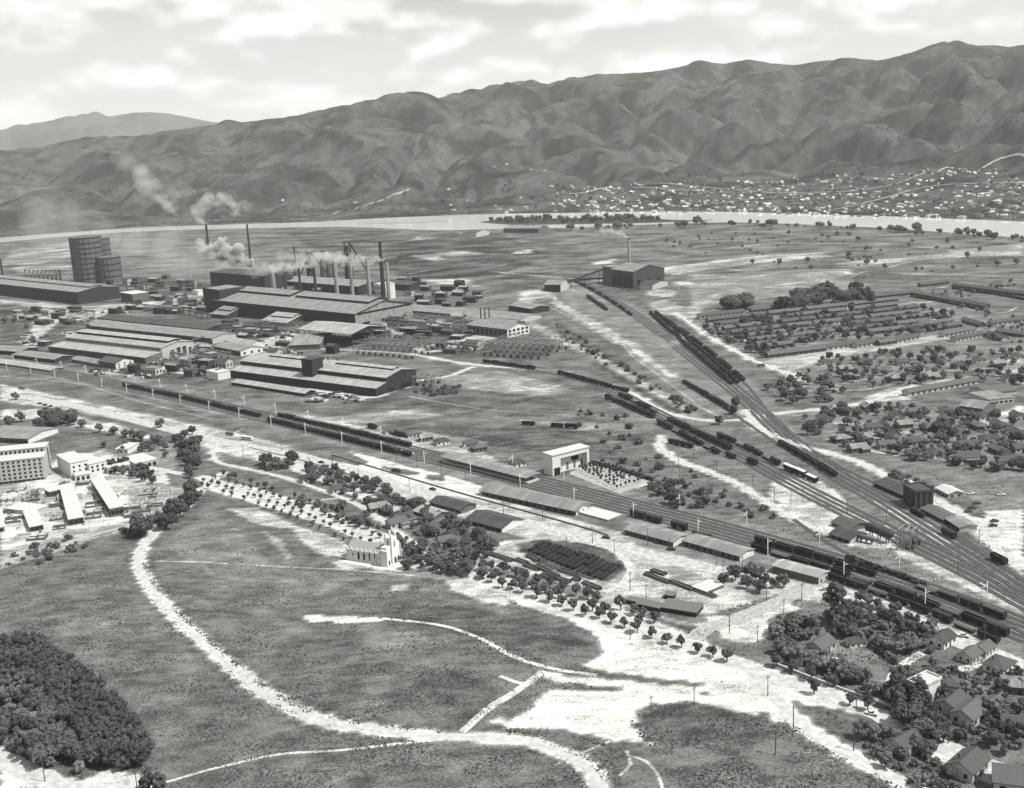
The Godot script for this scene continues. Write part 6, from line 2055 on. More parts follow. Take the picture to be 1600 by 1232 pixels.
func build_trees() -> void:
	# the avenue's clipped trees
	singles("street_tree", "street", 1.22, "round clipped avenue tree of near row", "clipped trees of the avenue", [755, 906, 768, 911, 785, 919, 800, 922, 816, 926, 838, 935, 858, 942, 878, 948, 896, 955, 915, 962, 936, 967, 955, 974, 976, 982, 996, 990, 1018, 998, 1042, 1006, 1065, 1013, 1090, 1022, 1114, 1028, 1136, 1034])
	singles("street_tree", "street", 1.22, "round clipped avenue tree of far row", "clipped trees of the avenue", [768, 892, 788, 898, 806, 903, 822, 910, 840, 914, 860, 920, 880, 926, 900, 932, 918, 937, 934, 942, 970, 954, 990, 962, 1006, 964, 1023, 974])
	singles("street_tree", "street", 1.1, "round clipped avenue tree of middle row", "clipped trees of the avenue", [775, 901, 812, 916, 832, 922, 850, 928, 872, 936, 926, 956, 946, 960, 1000, 978])
	var av := smooth_line(line_at([320, 750, 400, 775, 480, 803, 560, 838, 640, 866, 720, 890]), 3.0)
	var total := length_of(av)
	for r in 4:
		var d := rng.randf_range(2.0, 6.0)
		var i := 0
		while d < total:
			var a := along(av, d, [-12.0, -5.5, 3.5, 10.5][r])
			var skip := rng.randf() < 0.15
			if not skip:
				plant("street_tree", "street", a[0], [0.82, 0.62, 0.66, 0.7][r] * rng.randf_range(0.8, 1.2), "small clipped tree left of the church, %s in %s row" % [nth(i), nth(r)], "tree", "clipped trees left of church")
				i += 1
			d += rng.randf_range(7.0, 10.0)
	singles("street_tree", "street", 1.15, "umbrella shaped street tree on the lower avenue", "street trees of the lower avenue", [1214, 1042, 1238, 1052, 1268, 1064, 1302, 1074, 1272, 1086, 1328, 1102, 1356, 1112, 1478, 1142, 1510, 1152, 1545, 1168, 1475, 1160, 1500, 1158, 1570, 1180])
	singles("street_tree", "broad", 0.55, "large round tree near the church front", "trees around the church", [640, 866, 652, 880, 672, 884, 684, 890, 700, 894, 712, 898, 636, 890, 622, 852])
	wood("street_tree", ["street", "round"], 24, [625, 850, 700, 872, 760, 892, 770, 905, 700, 900, 640, 878], [0.7, 1.0], "round tree crowding the avenue beyond the church", "trees crowding the avenue")
	# grove in the bottom left corner
	wood("grove_tree", ["dark"], 170, [0, 1008, 50, 1010, 120, 1056, 180, 1110, 228, 1168, 232, 1190, 190, 1210, 160, 1200, 110, 1130, 60, 1085, 0, 1060], [0.6, 0.95], "dense dark grove tree at bottom left", "dark trees of the corner grove", "tree", 3.2)
	wood("grove_tree", ["pale", "round", "dark", "broad"], 60, [0, 1062, 60, 1090, 110, 1135, 155, 1200, 130, 1212, 60, 1195, 0, 1165], [0.55, 0.95], "mixed lighter tree inside the corner grove", "lighter trees of the corner grove", "tree", 4.0)
	singles("grove_tree", "tall", 0.9, "pointed cypress at the bottom edge", "cypresses by the lower path", [232, 1240, 250, 1244])
	# strip between avenue and railway
	wood("strip_tree", ["dark", "round", "broad"], 95, [470, 728, 540, 742, 600, 765, 650, 790, 720, 822, 772, 850, 766, 882, 720, 872, 660, 838, 600, 803, 540, 775, 480, 752], [0.45, 0.75], "dense tree in the strip below railway avenue", "trees of the strip", "tree", 4.2)
	wood("strip_tree", ["dark", "round"], 12, [412, 718, 455, 722, 470, 735, 440, 742, 412, 732], [0.7, 1.0], "dark tree around the first strip house", "trees of the strip head")
	wood("strip_tree", ["low", "round"], 22, [445, 790, 480, 786, 560, 800, 600, 825, 560, 830, 500, 808], [0.6, 0.9], "low tree on the plot behind church avenue", "low trees behind the church avenue")
	# trees by the building site
	wood("site_tree", ["dark", "broad"], 22, [272, 690, 300, 678, 318, 690, 310, 745, 296, 752, 276, 725], [0.55, 0.85], "dark tree in the clump at the avenue head", "trees at the avenue head", "tree", 5.0)
	wood("site_tree", ["dark", "low"], 22, [242, 830, 275, 800, 300, 772, 312, 776, 290, 805, 262, 828], [0.9, 1.2], "dark shrubby tree lining the pale bend", "trees lining the pale bend", "tree", 3.5)
	singles("site_tree", "broad", 1.15, "big dark tree above the pale bend", "tree above the pale bend", [222, 838])
	wood("site_bush", ["bush", "low"], 26, [0, 872, 60, 850, 130, 836, 215, 820, 235, 832, 140, 858, 60, 885, 0, 900], [0.7, 1.2], "shrub on the site's lower verge", "shrubs of the site verge", "shrub")
	wood("site_tree", ["broad", "dark"], 12, [55, 672, 60, 655, 115, 652, 120, 664, 100, 672], [0.9, 1.3], "dark tree in the broad clump over the meadow", "broad clump over the meadow", "tree", 5.0)
	singles("site_tree", "round", 1.1, "round tree beside the arcaded hall", "trees by the arcaded hall", [33, 660, 14, 668, 24, 625, 128, 668, 156, 676, 178, 680, 196, 684, 208, 688, 220, 690, 250, 668])
	wood("site_tree", ["round", "dark"], 14, [165, 735, 195, 725, 240, 745, 250, 760, 200, 752], [0.6, 0.9], "small tree among the shops of the site", "trees among the shops")
	wood("site_tree", ["round", "low"], 18, [150, 700, 250, 690, 275, 700, 260, 716, 200, 712], [0.6, 0.95], "tree along the meadow edge", "trees of the meadow edge")
	# works
	singles("works_tree", "round", 1.3, "dark tree by the works street", "trees of the works", [22, 506, 42, 515, 52, 540, 8, 505, 342, 590, 320, 588, 644, 548, 625, 404, 620, 412, 632, 452])
	wood("works_tree", ["low", "bush"], 26, [640, 612, 720, 604, 712, 618, 660, 620], [0.9, 1.5], "dark shrub right of the stepped workshop", "shrubs by the workshop", "shrub", 3.0)
	wood("works_bush", ["bush", "low"], 45, [860, 500, 900, 520, 1000, 585, 1090, 640, 1080, 650, 980, 590, 870, 525], [0.8, 1.4], "scrub bush on the works embankment", "bushes of the embankment", "shrub", 3.0)
	# trees near the stores and the yard
	wood("yard_tree", ["dark", "round"], 14, [1115, 905, 1170, 890, 1225, 905, 1226, 925, 1170, 930, 1120, 920], [0.5, 0.85], "big dark tree beside the closed grey store", "trees by the closed store", "tree", 5.0)
	wood("yard_tree", ["round", "low", "dark"], 24, [1012, 760, 1050, 755, 1110, 770, 1120, 795, 1060, 795, 1020, 780], [0.7, 1.05], "tree in the clump right of gravel yard", "trees by the gravel yard")
	wood("yard_bush", ["bush", "low"], 40, [900, 640, 985, 640, 990, 660, 1000, 690, 1120, 760, 1200, 800, 1230, 830, 1100, 790, 1000, 740, 900, 690], [0.7, 1.4], "bush in the rough meadow by the yard", "bushes of the rough meadow", "shrub", 5.0)
	wood("yard_tree", ["low", "round"], 16, [1385, 745, 1400, 745, 1440, 770, 1430, 775], [0.6, 0.9], "bush behind the dark roofed store", "bushes behind the store", "shrub", 3.0)
	singles("yard_tree", "dark", 1.0, "dark tree near the parked lorry", "trees by the yard crossing", [1124, 664, 1145, 648, 1150, 640, 1262, 680])
	# lower right quarter
	wood("garden_tree", ["dark", "round", "pale"], 62, [1292, 958, 1345, 942, 1420, 965, 1475, 1000, 1455, 1024, 1400, 1022, 1340, 1008, 1300, 1000], [0.45, 0.85], "garden tree in the grove below railway avenue", "grove below the railway avenue", "tree", 3.6)
	singles("garden_tree", "tall", 1.55, "tallest dark pointed tree by the railway avenue", "tall trees of the lower quarter", [1306, 975])
	wood("garden_tree", ["dark", "tall", "broad"], 18, [1385, 1075, 1412, 1068, 1440, 1105, 1470, 1160, 1450, 1190, 1425, 1170, 1395, 1120], [0.7, 1.1], "great black tree before the white cube house", "great trees before the white house", "tree", 4.5)
	wood("garden_tree", ["low", "round", "pale"], 34, [1225, 1010, 1300, 1045, 1400, 1090, 1390, 1098, 1290, 1058, 1215, 1025], [0.7, 1.0], "shrubby tree on the lower avenue verge", "shrubby trees of the lower verge")
	wood("garden_tree", ["round", "low", "pale", "dark"], 56, [1440, 1040, 1500, 1050, 1600, 1060, 1600, 1180, 1540, 1160, 1480, 1110, 1450, 1070], [0.45, 0.75], "garden tree between the tiled houses", "garden trees of the lower houses", "tree", 4.0)
	wood("garden_tree", ["low", "round", "pale"], 48, [1330, 1150, 1400, 1160, 1470, 1190, 1500, 1240, 1440, 1236, 1370, 1195], [0.5, 0.9], "bushy tree above the white descending road", "bushy trees over the white road", "tree", 4.0)
	wood("garden_tree", ["round", "pale", "low"], 16, [1200, 985, 1260, 965, 1280, 990, 1250, 1010, 1210, 1010], [0.5, 0.9], "small tree in the rough field by cross street", "small trees by the cross street")
	# right town
	wood("quarter_tree", ["dark", "round", "broad", "pale"], 150, [1255, 650, 1330, 638, 1400, 632, 1500, 648, 1600, 662, 1600, 738, 1500, 735, 1400, 716, 1310, 700, 1270, 680], [0.5, 0.85], "garden tree in the middle right quarter", "trees of the middle right quarter", "tree", 5.5)
	wood("quarter_tree", ["dark", "round", "pale"], 130, [1235, 590, 1290, 562, 1400, 552, 1500, 545, 1600, 550, 1600, 605, 1520, 596, 1400, 605, 1290, 612], [0.55, 0.9], "garden tree in the upper right quarter", "trees of the upper right quarter", "tree", 6.0)
	wood("terrace_tree", ["dark", "round"], 240, [1090, 512, 1180, 500, 1320, 485, 1440, 482, 1500, 495, 1490, 515, 1380, 530, 1250, 540, 1190, 560, 1130, 535], [0.65, 1.0], "round tree between the terraces", "trees between the terraces", "tree", 5.0)
	wood("terrace_tree", ["dark", "broad"], 34, [1210, 485, 1240, 472, 1290, 458, 1335, 455, 1375, 472, 1370, 478, 1300, 476, 1230, 488], [1.3, 2.0], "big dark tree in the wood over the terraces", "wood over the terraces", "tree", 7.0)
	wood("terrace_tree", ["dark", "broad"], 9, [1130, 486, 1150, 476, 1172, 474, 1170, 486, 1140, 492], [1.4, 2.0], "big dark tree in the small clump by the crusher road", "clump by the crusher road", "tree", 7.0)
	wood("quarter_tree", ["round", "low"], 60, [1440, 455, 1600, 440, 1600, 448, 1480, 470, 1560, 495, 1600, 490, 1600, 540, 1550, 535, 1540, 490, 1480, 480], [0.5, 0.9], "tree among the topmost right terraces", "trees of the topmost terraces", "tree", 6.0)
	wood("quarter_tree", ["low", "round"], 26, [1190, 600, 1240, 598, 1330, 615, 1320, 632, 1240, 634, 1200, 620], [0.8, 1.2], "bush on the slope above the level crossing", "bushes above the crossing", "shrub", 5.0)
	# open country and the river banks
	wood("country_bush", ["low", "round"], 70, [1000, 365, 1200, 360, 1400, 372, 1600, 392, 1600, 430, 1400, 425, 1200, 420, 1060, 400], [0.7, 1.4], "bush in the dry country before the river", "bushes of the dry country", "shrub", 12.0)
	wood("bank_tree", ["round", "broad", "low"], 70, [760, 360, 900, 358, 1000, 354, 1120, 349, 1300, 354, 1500, 366, 1600, 373, 1600, 379, 1500, 371, 1300, 358, 1120, 353, 1000, 358, 900, 362], [0.8, 2.0], "tree on the near river bank", "trees of the near bank", "tree", 8.0)
	wood("island_tree", ["round", "low", "dark"], 90, [760, 348, 800, 344, 900, 343, 1000, 343, 1050, 346, 1050, 347, 950, 349, 850, 350, 800, 350], [1.2, 2.2], "tree on the long river island", "trees of the river island", "tree", 7.0)
	wood("hill_tree", ["round", "dark", "low"], 110, [560, 318, 700, 290, 900, 285, 1100, 275, 1300, 275, 1600, 270, 1600, 340, 1300, 330, 1000, 326, 800, 330, 600, 336], [0.8, 1.6], "tree of the far bank town and slopes", "trees of the far bank", "tree", 15.0)
	for k in tree_kinds:
		tree_kinds[k].free()
	tree_kinds.clear()
	build_scrub()

# rough grass, weeds and low scrub that nobody could count
func build_scrub() -> void:
	for s in [["rough_grass", "ankle high tussocks all over the near slopes", 34000, 0.36, 0.095, 41], ["weeds", "dark low weeds scattered over the near slopes", 2600, 0.6, 0.06, 42]]:
		var mm := MultiMesh.new()
		mm.transform_format = MultiMesh.TRANSFORM_3D
		mm.mesh = crown_mesh(0.9, 0.4, 3, 12, 0.3, s[5], 0.7)
		mm.mesh.surface_set_material(0, mat(s[0], s[4], 0.95))
		var ts := []
		var tries := 0
		while ts.size() < s[2] and tries < 160000:
			tries += 1
			var px := rng.randf_range(0.0, 1600.0)
			var py := rng.randf_range(620.0, 1240.0)
			if rng.randf() > (py - 520.0) / 500.0:
				continue
			var p := ground_at(px, py)
			if soil_value(px, py) > 140.0:
				continue
			var c := n_fine.get_noise_2d(p.x * 1.7, p.z * 2.4)
			if c < (-0.12 if s[5] == 41 else 0.16):
				continue
			ts.append(Transform3D(Basis(Vector3.UP, rng.randf_range(0, TAU)).scaled(Vector3.ONE * s[3] * rng.randf_range(0.5, 1.5)), p + Vector3(0, 0.1, 0)))
		if s[5] == 42:
			# a weedy bank follows the upper side of the long pale road and of the paths
			for q in [[222, 880, 242, 915, 282, 962, 328, 1002, 373, 1042, 418, 1076, 468, 1105, 525, 1124, 605, 1136, 690, 1144], [610, 966, 690, 975, 740, 988, 800, 1015, 850, 1034], [790, 1142, 880, 1150, 950, 1168, 990, 1190], [990, 1130, 1000, 1145, 1020, 1165]]:
				for p in smooth_line(line_at(q), 0.8):
					if n_fine.get_noise_2d(p.x * 3.0, p.z * 3.0) < -0.08:
						continue
					for rep in 2:
						var e: Vector3 = p + Vector3(rng.randf_range(-1.2, 1.2), 0.05, rng.randf_range(-1.4, 1.4))
						ts.append(Transform3D(Basis(Vector3.UP, rng.randf_range(0, TAU)).scaled(Vector3.ONE * rng.randf_range(0.25, 0.75)), e))
		mm.instance_count = ts.size()
		for i in ts.size():
			mm.set_instance_transform(i, ts[i])
		var o := MultiMeshInstance3D.new()
		o.name = s[0]
		o.multimesh = mm
		tag(o, s[1], "grass" if s[5] == 41 else "weeds", "", "stuff")
		add_child(o)
	# thickets on the hills beyond the river
	var hm := MultiMesh.new()
	hm.transform_format = MultiMesh.TRANSFORM_3D
	hm.mesh = crown_mesh(5.0, 3.0, 4, 12, 2.2, 77, 0.7)
	hm.mesh.surface_set_material(0, mat("hill_scrub", 0.06, 0.95))
	var hs := []
	for i in 14000:
		var u := rng.randf_range(-0.5, 0.52)
		var r := rng.randf_range(2500.0, 5600.0)
		var z := -r / sqrt(1.0 + u * u)
		var x := -u * z
		if r < table(bank_u, bank_r, u) + 25.0 or n_fine.get_noise_2d(x * 0.3 + 60.0, z * 0.3) + n_fine.get_noise_2d(x * 0.08, z * 0.08) < 0.12:
			continue
		hs.append(Transform3D(Basis(Vector3.UP, rng.randf_range(0, TAU)).scaled(Vector3.ONE * rng.randf_range(0.25, 0.8)), Vector3(x, land(x, z) + 1.0, z)))
	hm.instance_count = hs.size()
	for i in hs.size():
		hm.set_instance_transform(i, hs[i])
	var ho := MultiMeshInstance3D.new()
	ho.name = "hill_scrub"
	ho.multimesh = hm
	tag(ho, "scrub thickets dotted over the hills beyond the river", "scrub", "", "stuff")
	add_child(ho)

var soil_polys := []
func soil_value(px: float, py: float) -> float:
	if soil_polys.is_empty():
		for s in soil:
			var q := PackedVector2Array()
			var lo := Vector2(1e9, 1e9)
			var hi := -lo
			for i in range(0, s[1].size(), 2):
				q.append(Vector2(s[1][i], s[1][i + 1]))
				lo = lo.min(q[-1])
				hi = hi.max(q[-1])
			soil_polys.append([s[0], q, Rect2(lo, hi - lo)])
		for r in [[-1, 560, 200, 585, 440, 638, 840, 735, 1200, 825, 1600, 955, 1600, 1050, 1200, 915, 840, 820, 440, 712, 0, 630], [310, 738, 740, 880, 1200, 1040, 1600, 1205, 1600, 1240, 1200, 1075, 740, 915, 310, 765], [1180, 1060, 1215, 1080, 1440, 1225, 1430, 1240, 1300, 1175, 1215, 1115],
				[214, 850, 250, 925, 330, 1005, 420, 1080, 520, 1125, 680, 1142, 830, 1152, 920, 1190, 955, 1240, 930, 1240, 890, 1195, 830, 1172, 680, 1162, 520, 1142, 400, 1085, 300, 1000, 205, 890]]:
			var q := PackedVector2Array()
			for i in range(0, r.size(), 2):
				q.append(Vector2(r[i], r[i + 1]))
			soil_polys.append([250, q, Rect2(-10, 500, 1700, 800)])
	var v := 90.0
	var at := Vector2(px, py)
	for s in soil_polys:
		if s[2].has_point(at) and Geometry2D.is_point_in_polygon(at, s[1]):
			v = s[0]
	return v

# ------------------------------------------------------------------ poles, cars, stacks, smoke
func car_proto(kind: String) -> Node3D:
	var o := Node3D.new()
	o.set_meta("called", {"car": "car", "pale": "car", "bus": "bus", "truck": "lorry"}[kind])
	var paint := mat("car_paint_" + kind, {"car": 0.03, "pale": 0.4, "bus": 0.45, "truck": 0.06}[kind], 0.35)
	var l: float = {"car": 2.3, "pale": 2.3, "bus": 5.0, "truck": 3.6}[kind]
	var w := 0.9 if l < 3.0 else 1.2
	var st := tool()
	if kind == "bus":
		prism(st, [Vector2(-w, 0.6), Vector2(w, 0.6), Vector2(w, 2.7), Vector2(w - 0.3, 3.0), Vector2(-w + 0.3, 3.0), Vector2(-w, 2.7)], -l, l)
		part(st, "body", paint, o)
		for z in [-w - 0.02, w + 0.02]:
			for i in 6:
				pane(o, -4.0 + i * 1.55, 2.1, z, 1.1, 0.8, "long", mats.opening)
	elif kind == "truck":
		box(st, Vector3(-l, 0.9, -w), Vector3(1.2, 1.2, w))
		part(st, "bed", paint, o)
		st = tool()
		box(st, Vector3(-l, 1.2, -w), Vector3(1.1, 2.3, w))
		part(st, "load", mat("lorry_load", 0.1, 0.95, noise_b, 3.0), o)
		st = tool()
		prism(st, [Vector2(-w + 0.1, 0.7), Vector2(w - 0.1, 0.7), Vector2(w - 0.1, 2.0), Vector2(w - 0.35, 2.4), Vector2(-w + 0.35, 2.4), Vector2(-w + 0.1, 2.0)], 1.3, 2.5)
		part(st, "cab", paint, o)
		st = tool()
		box(st, Vector3(2.5, 0.7, -w + 0.25), Vector3(l, 1.5, w - 0.25))
		part(st, "bonnet", paint, o)
	else:
		prism(st, [Vector2(-w, 0.35), Vector2(w, 0.35), Vector2(w, 0.85), Vector2(w - 0.12, 1.0), Vector2(-w + 0.12, 1.0), Vector2(-w, 0.85)], -l, l)
		part(st, "body", paint, o)
		st = tool()
		var c := [Vector3(-1.3, 1.0, 0.75), Vector3(0.9, 1.0, 0.75), Vector3(0.9, 1.0, -0.75), Vector3(-1.3, 1.0, -0.75)]
		var d := [Vector3(-0.9, 1.55, 0.6), Vector3(0.4, 1.55, 0.6), Vector3(0.4, 1.55, -0.6), Vector3(-0.9, 1.55, -0.6)]
		for i in 4:
			quad(st, c[i], d[i], d[(i + 1) % 4], c[(i + 1) % 4])
		part(st, "window", mats.opening, o)
		st = tool()
		quad(st, d[0] + Vector3(0, 0.02, 0), d[3] + Vector3(0, 0.02, 0), d[2] + Vector3(0, 0.02, 0), d[1] + Vector3(0, 0.02, 0))
		part(st, "roof", paint, o)
	for x in [-l * 0.62, l * 0.62]:
		for z in [-w + 0.05, w - 0.05]:
			st = tool()
			for i in 10:
				var a := TAU * i / 10
				var b := TAU * (i + 1) / 10
				for zz in [z - 0.12, z + 0.12]:
					tri(st, Vector3(x, 0.36, zz), Vector3(x + cos(a) * 0.36, 0.36 + sin(a) * 0.36, zz), Vector3(x + cos(b) * 0.36, 0.36 + sin(b) * 0.36, zz))
				quad(st, Vector3(x + cos(a) * 0.36, 0.36 + sin(a) * 0.36, z - 0.12), Vector3(x + cos(b) * 0.36, 0.36 + sin(b) * 0.36, z - 0.12), Vector3(x + cos(b) * 0.36, 0.36 + sin(b) * 0.36, z + 0.12), Vector3(x + cos(a) * 0.36, 0.36 + sin(a) * 0.36, z + 0.12))
			part(st, "wheel", mats.shadow_iron, o)
	return o

func build_details() -> void:
	# vehicles
	var cars := {}
	for k in ["car", "pale", "bus", "truck"]:
		cars[k] = car_proto(k)
	for v in [["bus", 386, 688, -0.45, "pale bus on the railway avenue near its head"], ["truck", 359, 681, -0.45, "dark lorry ahead of the pale bus"], ["pale", 1506, 996, -0.5, "pale car alone on the lower railway avenue"], ["truck", 1097, 859, -0.4, "lorry standing before the second store shed"],
			["car", 1049, 860, -0.4, "dark car alone in the wide station forecourt"], ["car", 676, 766, -0.4, "dark car on the avenue above the sheds"], ["car", 502, 724, -0.45, "dark car beside the lawn strip"], ["pale", 1290, 923, -0.3, "light car at the cross street corner"],
			["car", 1420, 746, 0.6, "dark car, first parked along the yard road"], ["car", 1432, 751, 0.6, "dark car, second parked along the yard road"], ["car", 1443, 757, 0.6, "dark car, third parked along the yard road"], ["car", 1455, 763, 0.6, "dark car, fourth parked along the yard road"],
			["pale", 1517, 773, 0.3, "pale car beside the small white shed"], ["car", 1527, 788, 0.2, "dark car, first of three in the dry field"], ["car", 1520, 795, 0.2, "dark car, second of three in the dry field"], ["car", 1513, 801, 0.2, "dark car, third of three in the dry field"], ["car", 1554, 816, 0.0, "dark car, upper one on the pale clearing"], ["car", 1552, 823, 0.0, "dark car, lower one on the pale clearing"],
			["pale", 1565, 775, 0.0, "light car by the field wagons at right edge"], ["truck", 1190, 573, 0.0, "dark lorry at the bend below the terraces"], ["car", 62, 632, -0.3, "dark car, first in the row at left avenue"], ["car", 70, 634, -0.3, "dark car, second in the row at left avenue"], ["car", 79, 636, -0.3, "dark car, third in the row at left avenue"], ["pale", 88, 638, -0.3, "pale car closing the row at left avenue"],
			["truck", 34, 609, -0.3, "dark lorry at the far left of railway avenue"], ["pale", 1301, 1034, 0.2, "pale car parked beside the grove house"], ["pale", 1362, 1118, -0.5, "light car under the street trees of lower avenue"], ["truck", 620, 738, -0.4, "lorry in the station forecourt's left half"], ["car", 947, 842, -0.4, "dark car where footway meets station avenue"], ["car", 1030, 850, -0.4, "dark car parked by the first store shed"]]:
		var p := ground_at(v[1], v[2])
		p.y += 0.16
		tag(copy_of(cars[v[0]], p, v[3], Vector3.ONE), v[4], {"car": "car", "pale": "car", "bus": "bus", "truck": "lorry"}[v[0]], "vehicles")
	for k in cars:
		cars[k].free()
	# wooden poles with cross arms
	var pole := Node3D.new()
	pole.set_meta("called", "telegraph_pole")
	var st := tool()
	lathe(st, Vector3(0, -0.3, 0), [Vector2(0, 0.2), Vector2(9.3, 0.13), Vector2(9.35, 0.0)], 7)
	part(st, "post", mat("pole_wood", 0.05, 0.9), pole)
	st = tool()
	bar(st, Vector3(-1.1, 8.4, 0.12), Vector3(1.1, 8.4, 0.12), 0.14)
	bar(st, Vector3(-0.9, 7.7, 0.12), Vector3(0.9, 7.7, 0.12), 0.14)
	part(st, "cross_arm", mat("pole_wood", 0.05, 0.9), pole)
	var spots := [1084, 716, 1120, 740, 1062, 752, 1001, 742, 1177, 763, 1210, 782, 1236, 788, 1255, 785, 1324, 802, 1385, 820, 1407, 850, 1530, 850, 1497, 895, 792, 700, 1060, 730, 1198, 940, 1225, 962, 1253, 940, 1184, 1005, 1538, 1006, 1600, 1060, 1200, 1088, 1240, 1140, 1334, 1174, 1212, 1180, 1018, 1118, 1085, 1105, 1338, 1112, 1482, 1162, 1320, 1070, 1500, 1240,
		620, 722, 652, 732, 690, 746, 728, 752, 585, 708, 545, 702, 484, 735, 520, 725, 848, 812, 787, 806, 886, 862, 926, 850, 960, 866, 1012, 852, 1046, 864, 1120, 885, 1160, 896, 1130, 900, 754, 875, 690, 868, 985, 922, 912, 925, 1010, 938, 300, 745, 245, 800, 235, 815, 338, 756, 640, 768, 560, 742, 440, 705, 380, 715, 985, 1000, 1140, 990, 70, 1222, 30, 1172, 128, 1216, 150, 1180, 215, 1240, 1150, 690, 940, 722, 905, 480]
	spots = from_left(spots, 2)
	for i in range(0, spots.size(), 2):
		var p := ground_at(spots[i], spots[i + 1])
		tag(copy_of(pole, p, 0.35 + rng.randf_range(-0.2, 0.2), Vector3.ONE * rng.randf_range(0.9, 1.1)), "thin dark wooden pole with cross arms, %s from the left" % nth(i / 2), "pole", "wooden poles")
	pole.free()
	# long stacks of dark sleepers in the timber yard
	var field_a := [ground_at(822, 862), ground_at(850, 846)]
	var field_b := [ground_at(940, 910), ground_at(975, 884)]
	var sm := mat("stacked_sleepers", 0.03, 0.95, noise_b, 3.0)
	for i in 15:
		var f := (i + 0.5) / 15.0
		var a: Vector3 = field_a[0].lerp(field_b[0], f)
		var b: Vector3 = field_a[1].lerp(field_b[1], f)
		var trim := 0.16 * absf(f - 0.5)
		var a2 := a.lerp(b, trim)
		var b2 := b.lerp(a, trim)
		var u := b2 - a2
		var t := thing("sleeper_stack", "long dark stack of sleepers, %s from the left in the oval yard" % nth(i), "timber stack", (a2 + b2) * 0.5, atan2(-u.z, u.x), "sleeper stacks of the oval yard")
		var l := u.length() * 0.5
		var x := -l
		while x < l - 2.0:
			var e := x + rng.randf_range(5.0, 9.0)
			st = tool()
			box(st, Vector3(x, -0.2, -1.2), Vector3(minf(e, l), rng.randf_range(0.7, 1.8), 1.1))
			part(st, "pile", sm, t)
			x = e + rng.randf_range(0.2, 0.9)
	var piles := [766, 867, 800, 878, 805, 876, 825, 882, 820, 884, 842, 892, 780, 884, 796, 890, 802, 890, 822, 896, 838, 886, 860, 896, 856, 896, 872, 902, 845, 900, 866, 908, 875, 892, 900, 900, 870, 905, 890, 912, 912, 912, 938, 922, 896, 905, 906, 909, 825, 870, 842, 878, 1008, 898, 1045, 912, 1048, 910, 1085, 924, 1085, 922, 1118, 934, 1018, 893, 1040, 900]
	piles = from_left(piles, 4)
	for i in range(0, piles.size(), 4):
		var a := ground_at(piles[i], piles[i + 1])
		var b := ground_at(piles[i + 2], piles[i + 3])
		var u := b - a
		var t := thing("timber_pile", "heap of rough timber baulks by the oval yard, %s from the left" % nth(i / 4), "timber pile", (a + b) * 0.5, atan2(-u.z, u.x), "timber heaps")
		for k in 7:
			st = tool()
			var z := -1.3 + (k % 4) * 0.85 + (0.4 if k > 3 else 0.0)
			var y := 0.35 + (0.7 if k > 3 else 0.0)
			bar(st, Vector3(-u.length() * 0.5 + rng.randf_range(-0.6, 0.6), y, z + rng.randf_range(-0.3, 0.3)), Vector3(u.length() * 0.5 + rng.randf_range(-0.6, 0.6), y, z + rng.randf_range(-0.3, 0.3)), 0.75)
			part(st, "baulk", sm if k % 3 else mat("new_timber", 0.16, 0.95, noise_b, 3.0), t)
	# long bins with dark fronts
	for q in [["low open bin with a black front, leftmost of three", [978, 944, 997, 948, 1003, 943], 7], ["low open bin with a black front, middle of three", [994, 950, 1030, 958, 1036, 950], 7], ["longest low open bin with a black front", [1032, 956, 1088, 965, 1092, 950], 7], ["small dark bin behind the row of three", [1038, 936, 1052, 938, 1056, 932], 6]]:
		block("material_bin", q[0], "bin", q[1], q[2], {"wall": mats.shadow_iron, "roof": mat("bin_fill", 0.2, 1.0, noise_b, 6.0), "group": "material bins"})
	block("pale_hut", "small hut with sloping white roof behind the timber heaps", "hut", [1082, 922, 1104, 930, 1122, 916], 5, {"wall": mats.wall_mid})
	# fences and hedges
	for q in [["dark hedge along the back of the gravel yard", [915, 722, 975, 738, 1020, 752], 2.2], ["long dark hedge above the goods train", [1325, 875, 1400, 900, 1445, 918], 2.4], ["clipped hedge before the topmost terrace", [1490, 452, 1560, 462, 1605, 470], 3.0], ["clipped hedge before the second terrace", [1424, 464, 1500, 478, 1536, 486], 3.0], ["short clipped hedge on the grove path", [1372, 1020, 1385, 1028, 1398, 1038], 1.8]]:
		var line := smooth_line(line_at(q[1]), 2.5)
		var at: Vector3 = line[line.size() / 2]
		var t := thing("hedge", q[0], "hedge", at, 0.0, "hedges")
		var r := RandomNumberGenerator.new()
		r.seed = 5
		st = tool()
		for p in line:
			for k in 26:
				var c: Vector3 = p - at + Vector3(r.randf_range(-1.3, 1.3), r.randf_range(0.1, q[2]), r.randf_range(-1.0, 1.0))
				var e := Vector3(r.randfn(), r.randfn(), r.randfn()).normalized() * 0.5
				var f := e.cross(Vector3(r.randfn(), r.randfn(), r.randfn())).normalized() * 0.45
				quad(st, c - e - f, c - e + f, c + e + f, c + e - f)
		part(st, "foliage", mat("hedge_leaves", 0.035, 0.9), t)
	for q in [["low pale wall along the lower avenue", [1215, 1040, 1300, 1072, 1400, 1108]], ["low dark fence line beside station forecourt", [520, 712, 700, 766, 900, 822, 950, 838]], ["low kerb wall beside the loop road", [390, 700, 480, 722, 590, 756]]]:
		var line := smooth_line(line_at(q[1]), 8.0)
		var at: Vector3 = line[line.size() / 2]
		var t := thing("low_wall", q[0], "wall", at, 0.0)
		for i in line.size() - 1:
			st = tool()
			bar(st, line[i] - at + Vector3(0, 0.4, 0), line[i + 1] - at + Vector3(0, 0.4, 0), 0.8)
			part(st, "wall_panel", mats.wall_mid if q[0].begins_with("low dark") else mats.wall_cream, t)
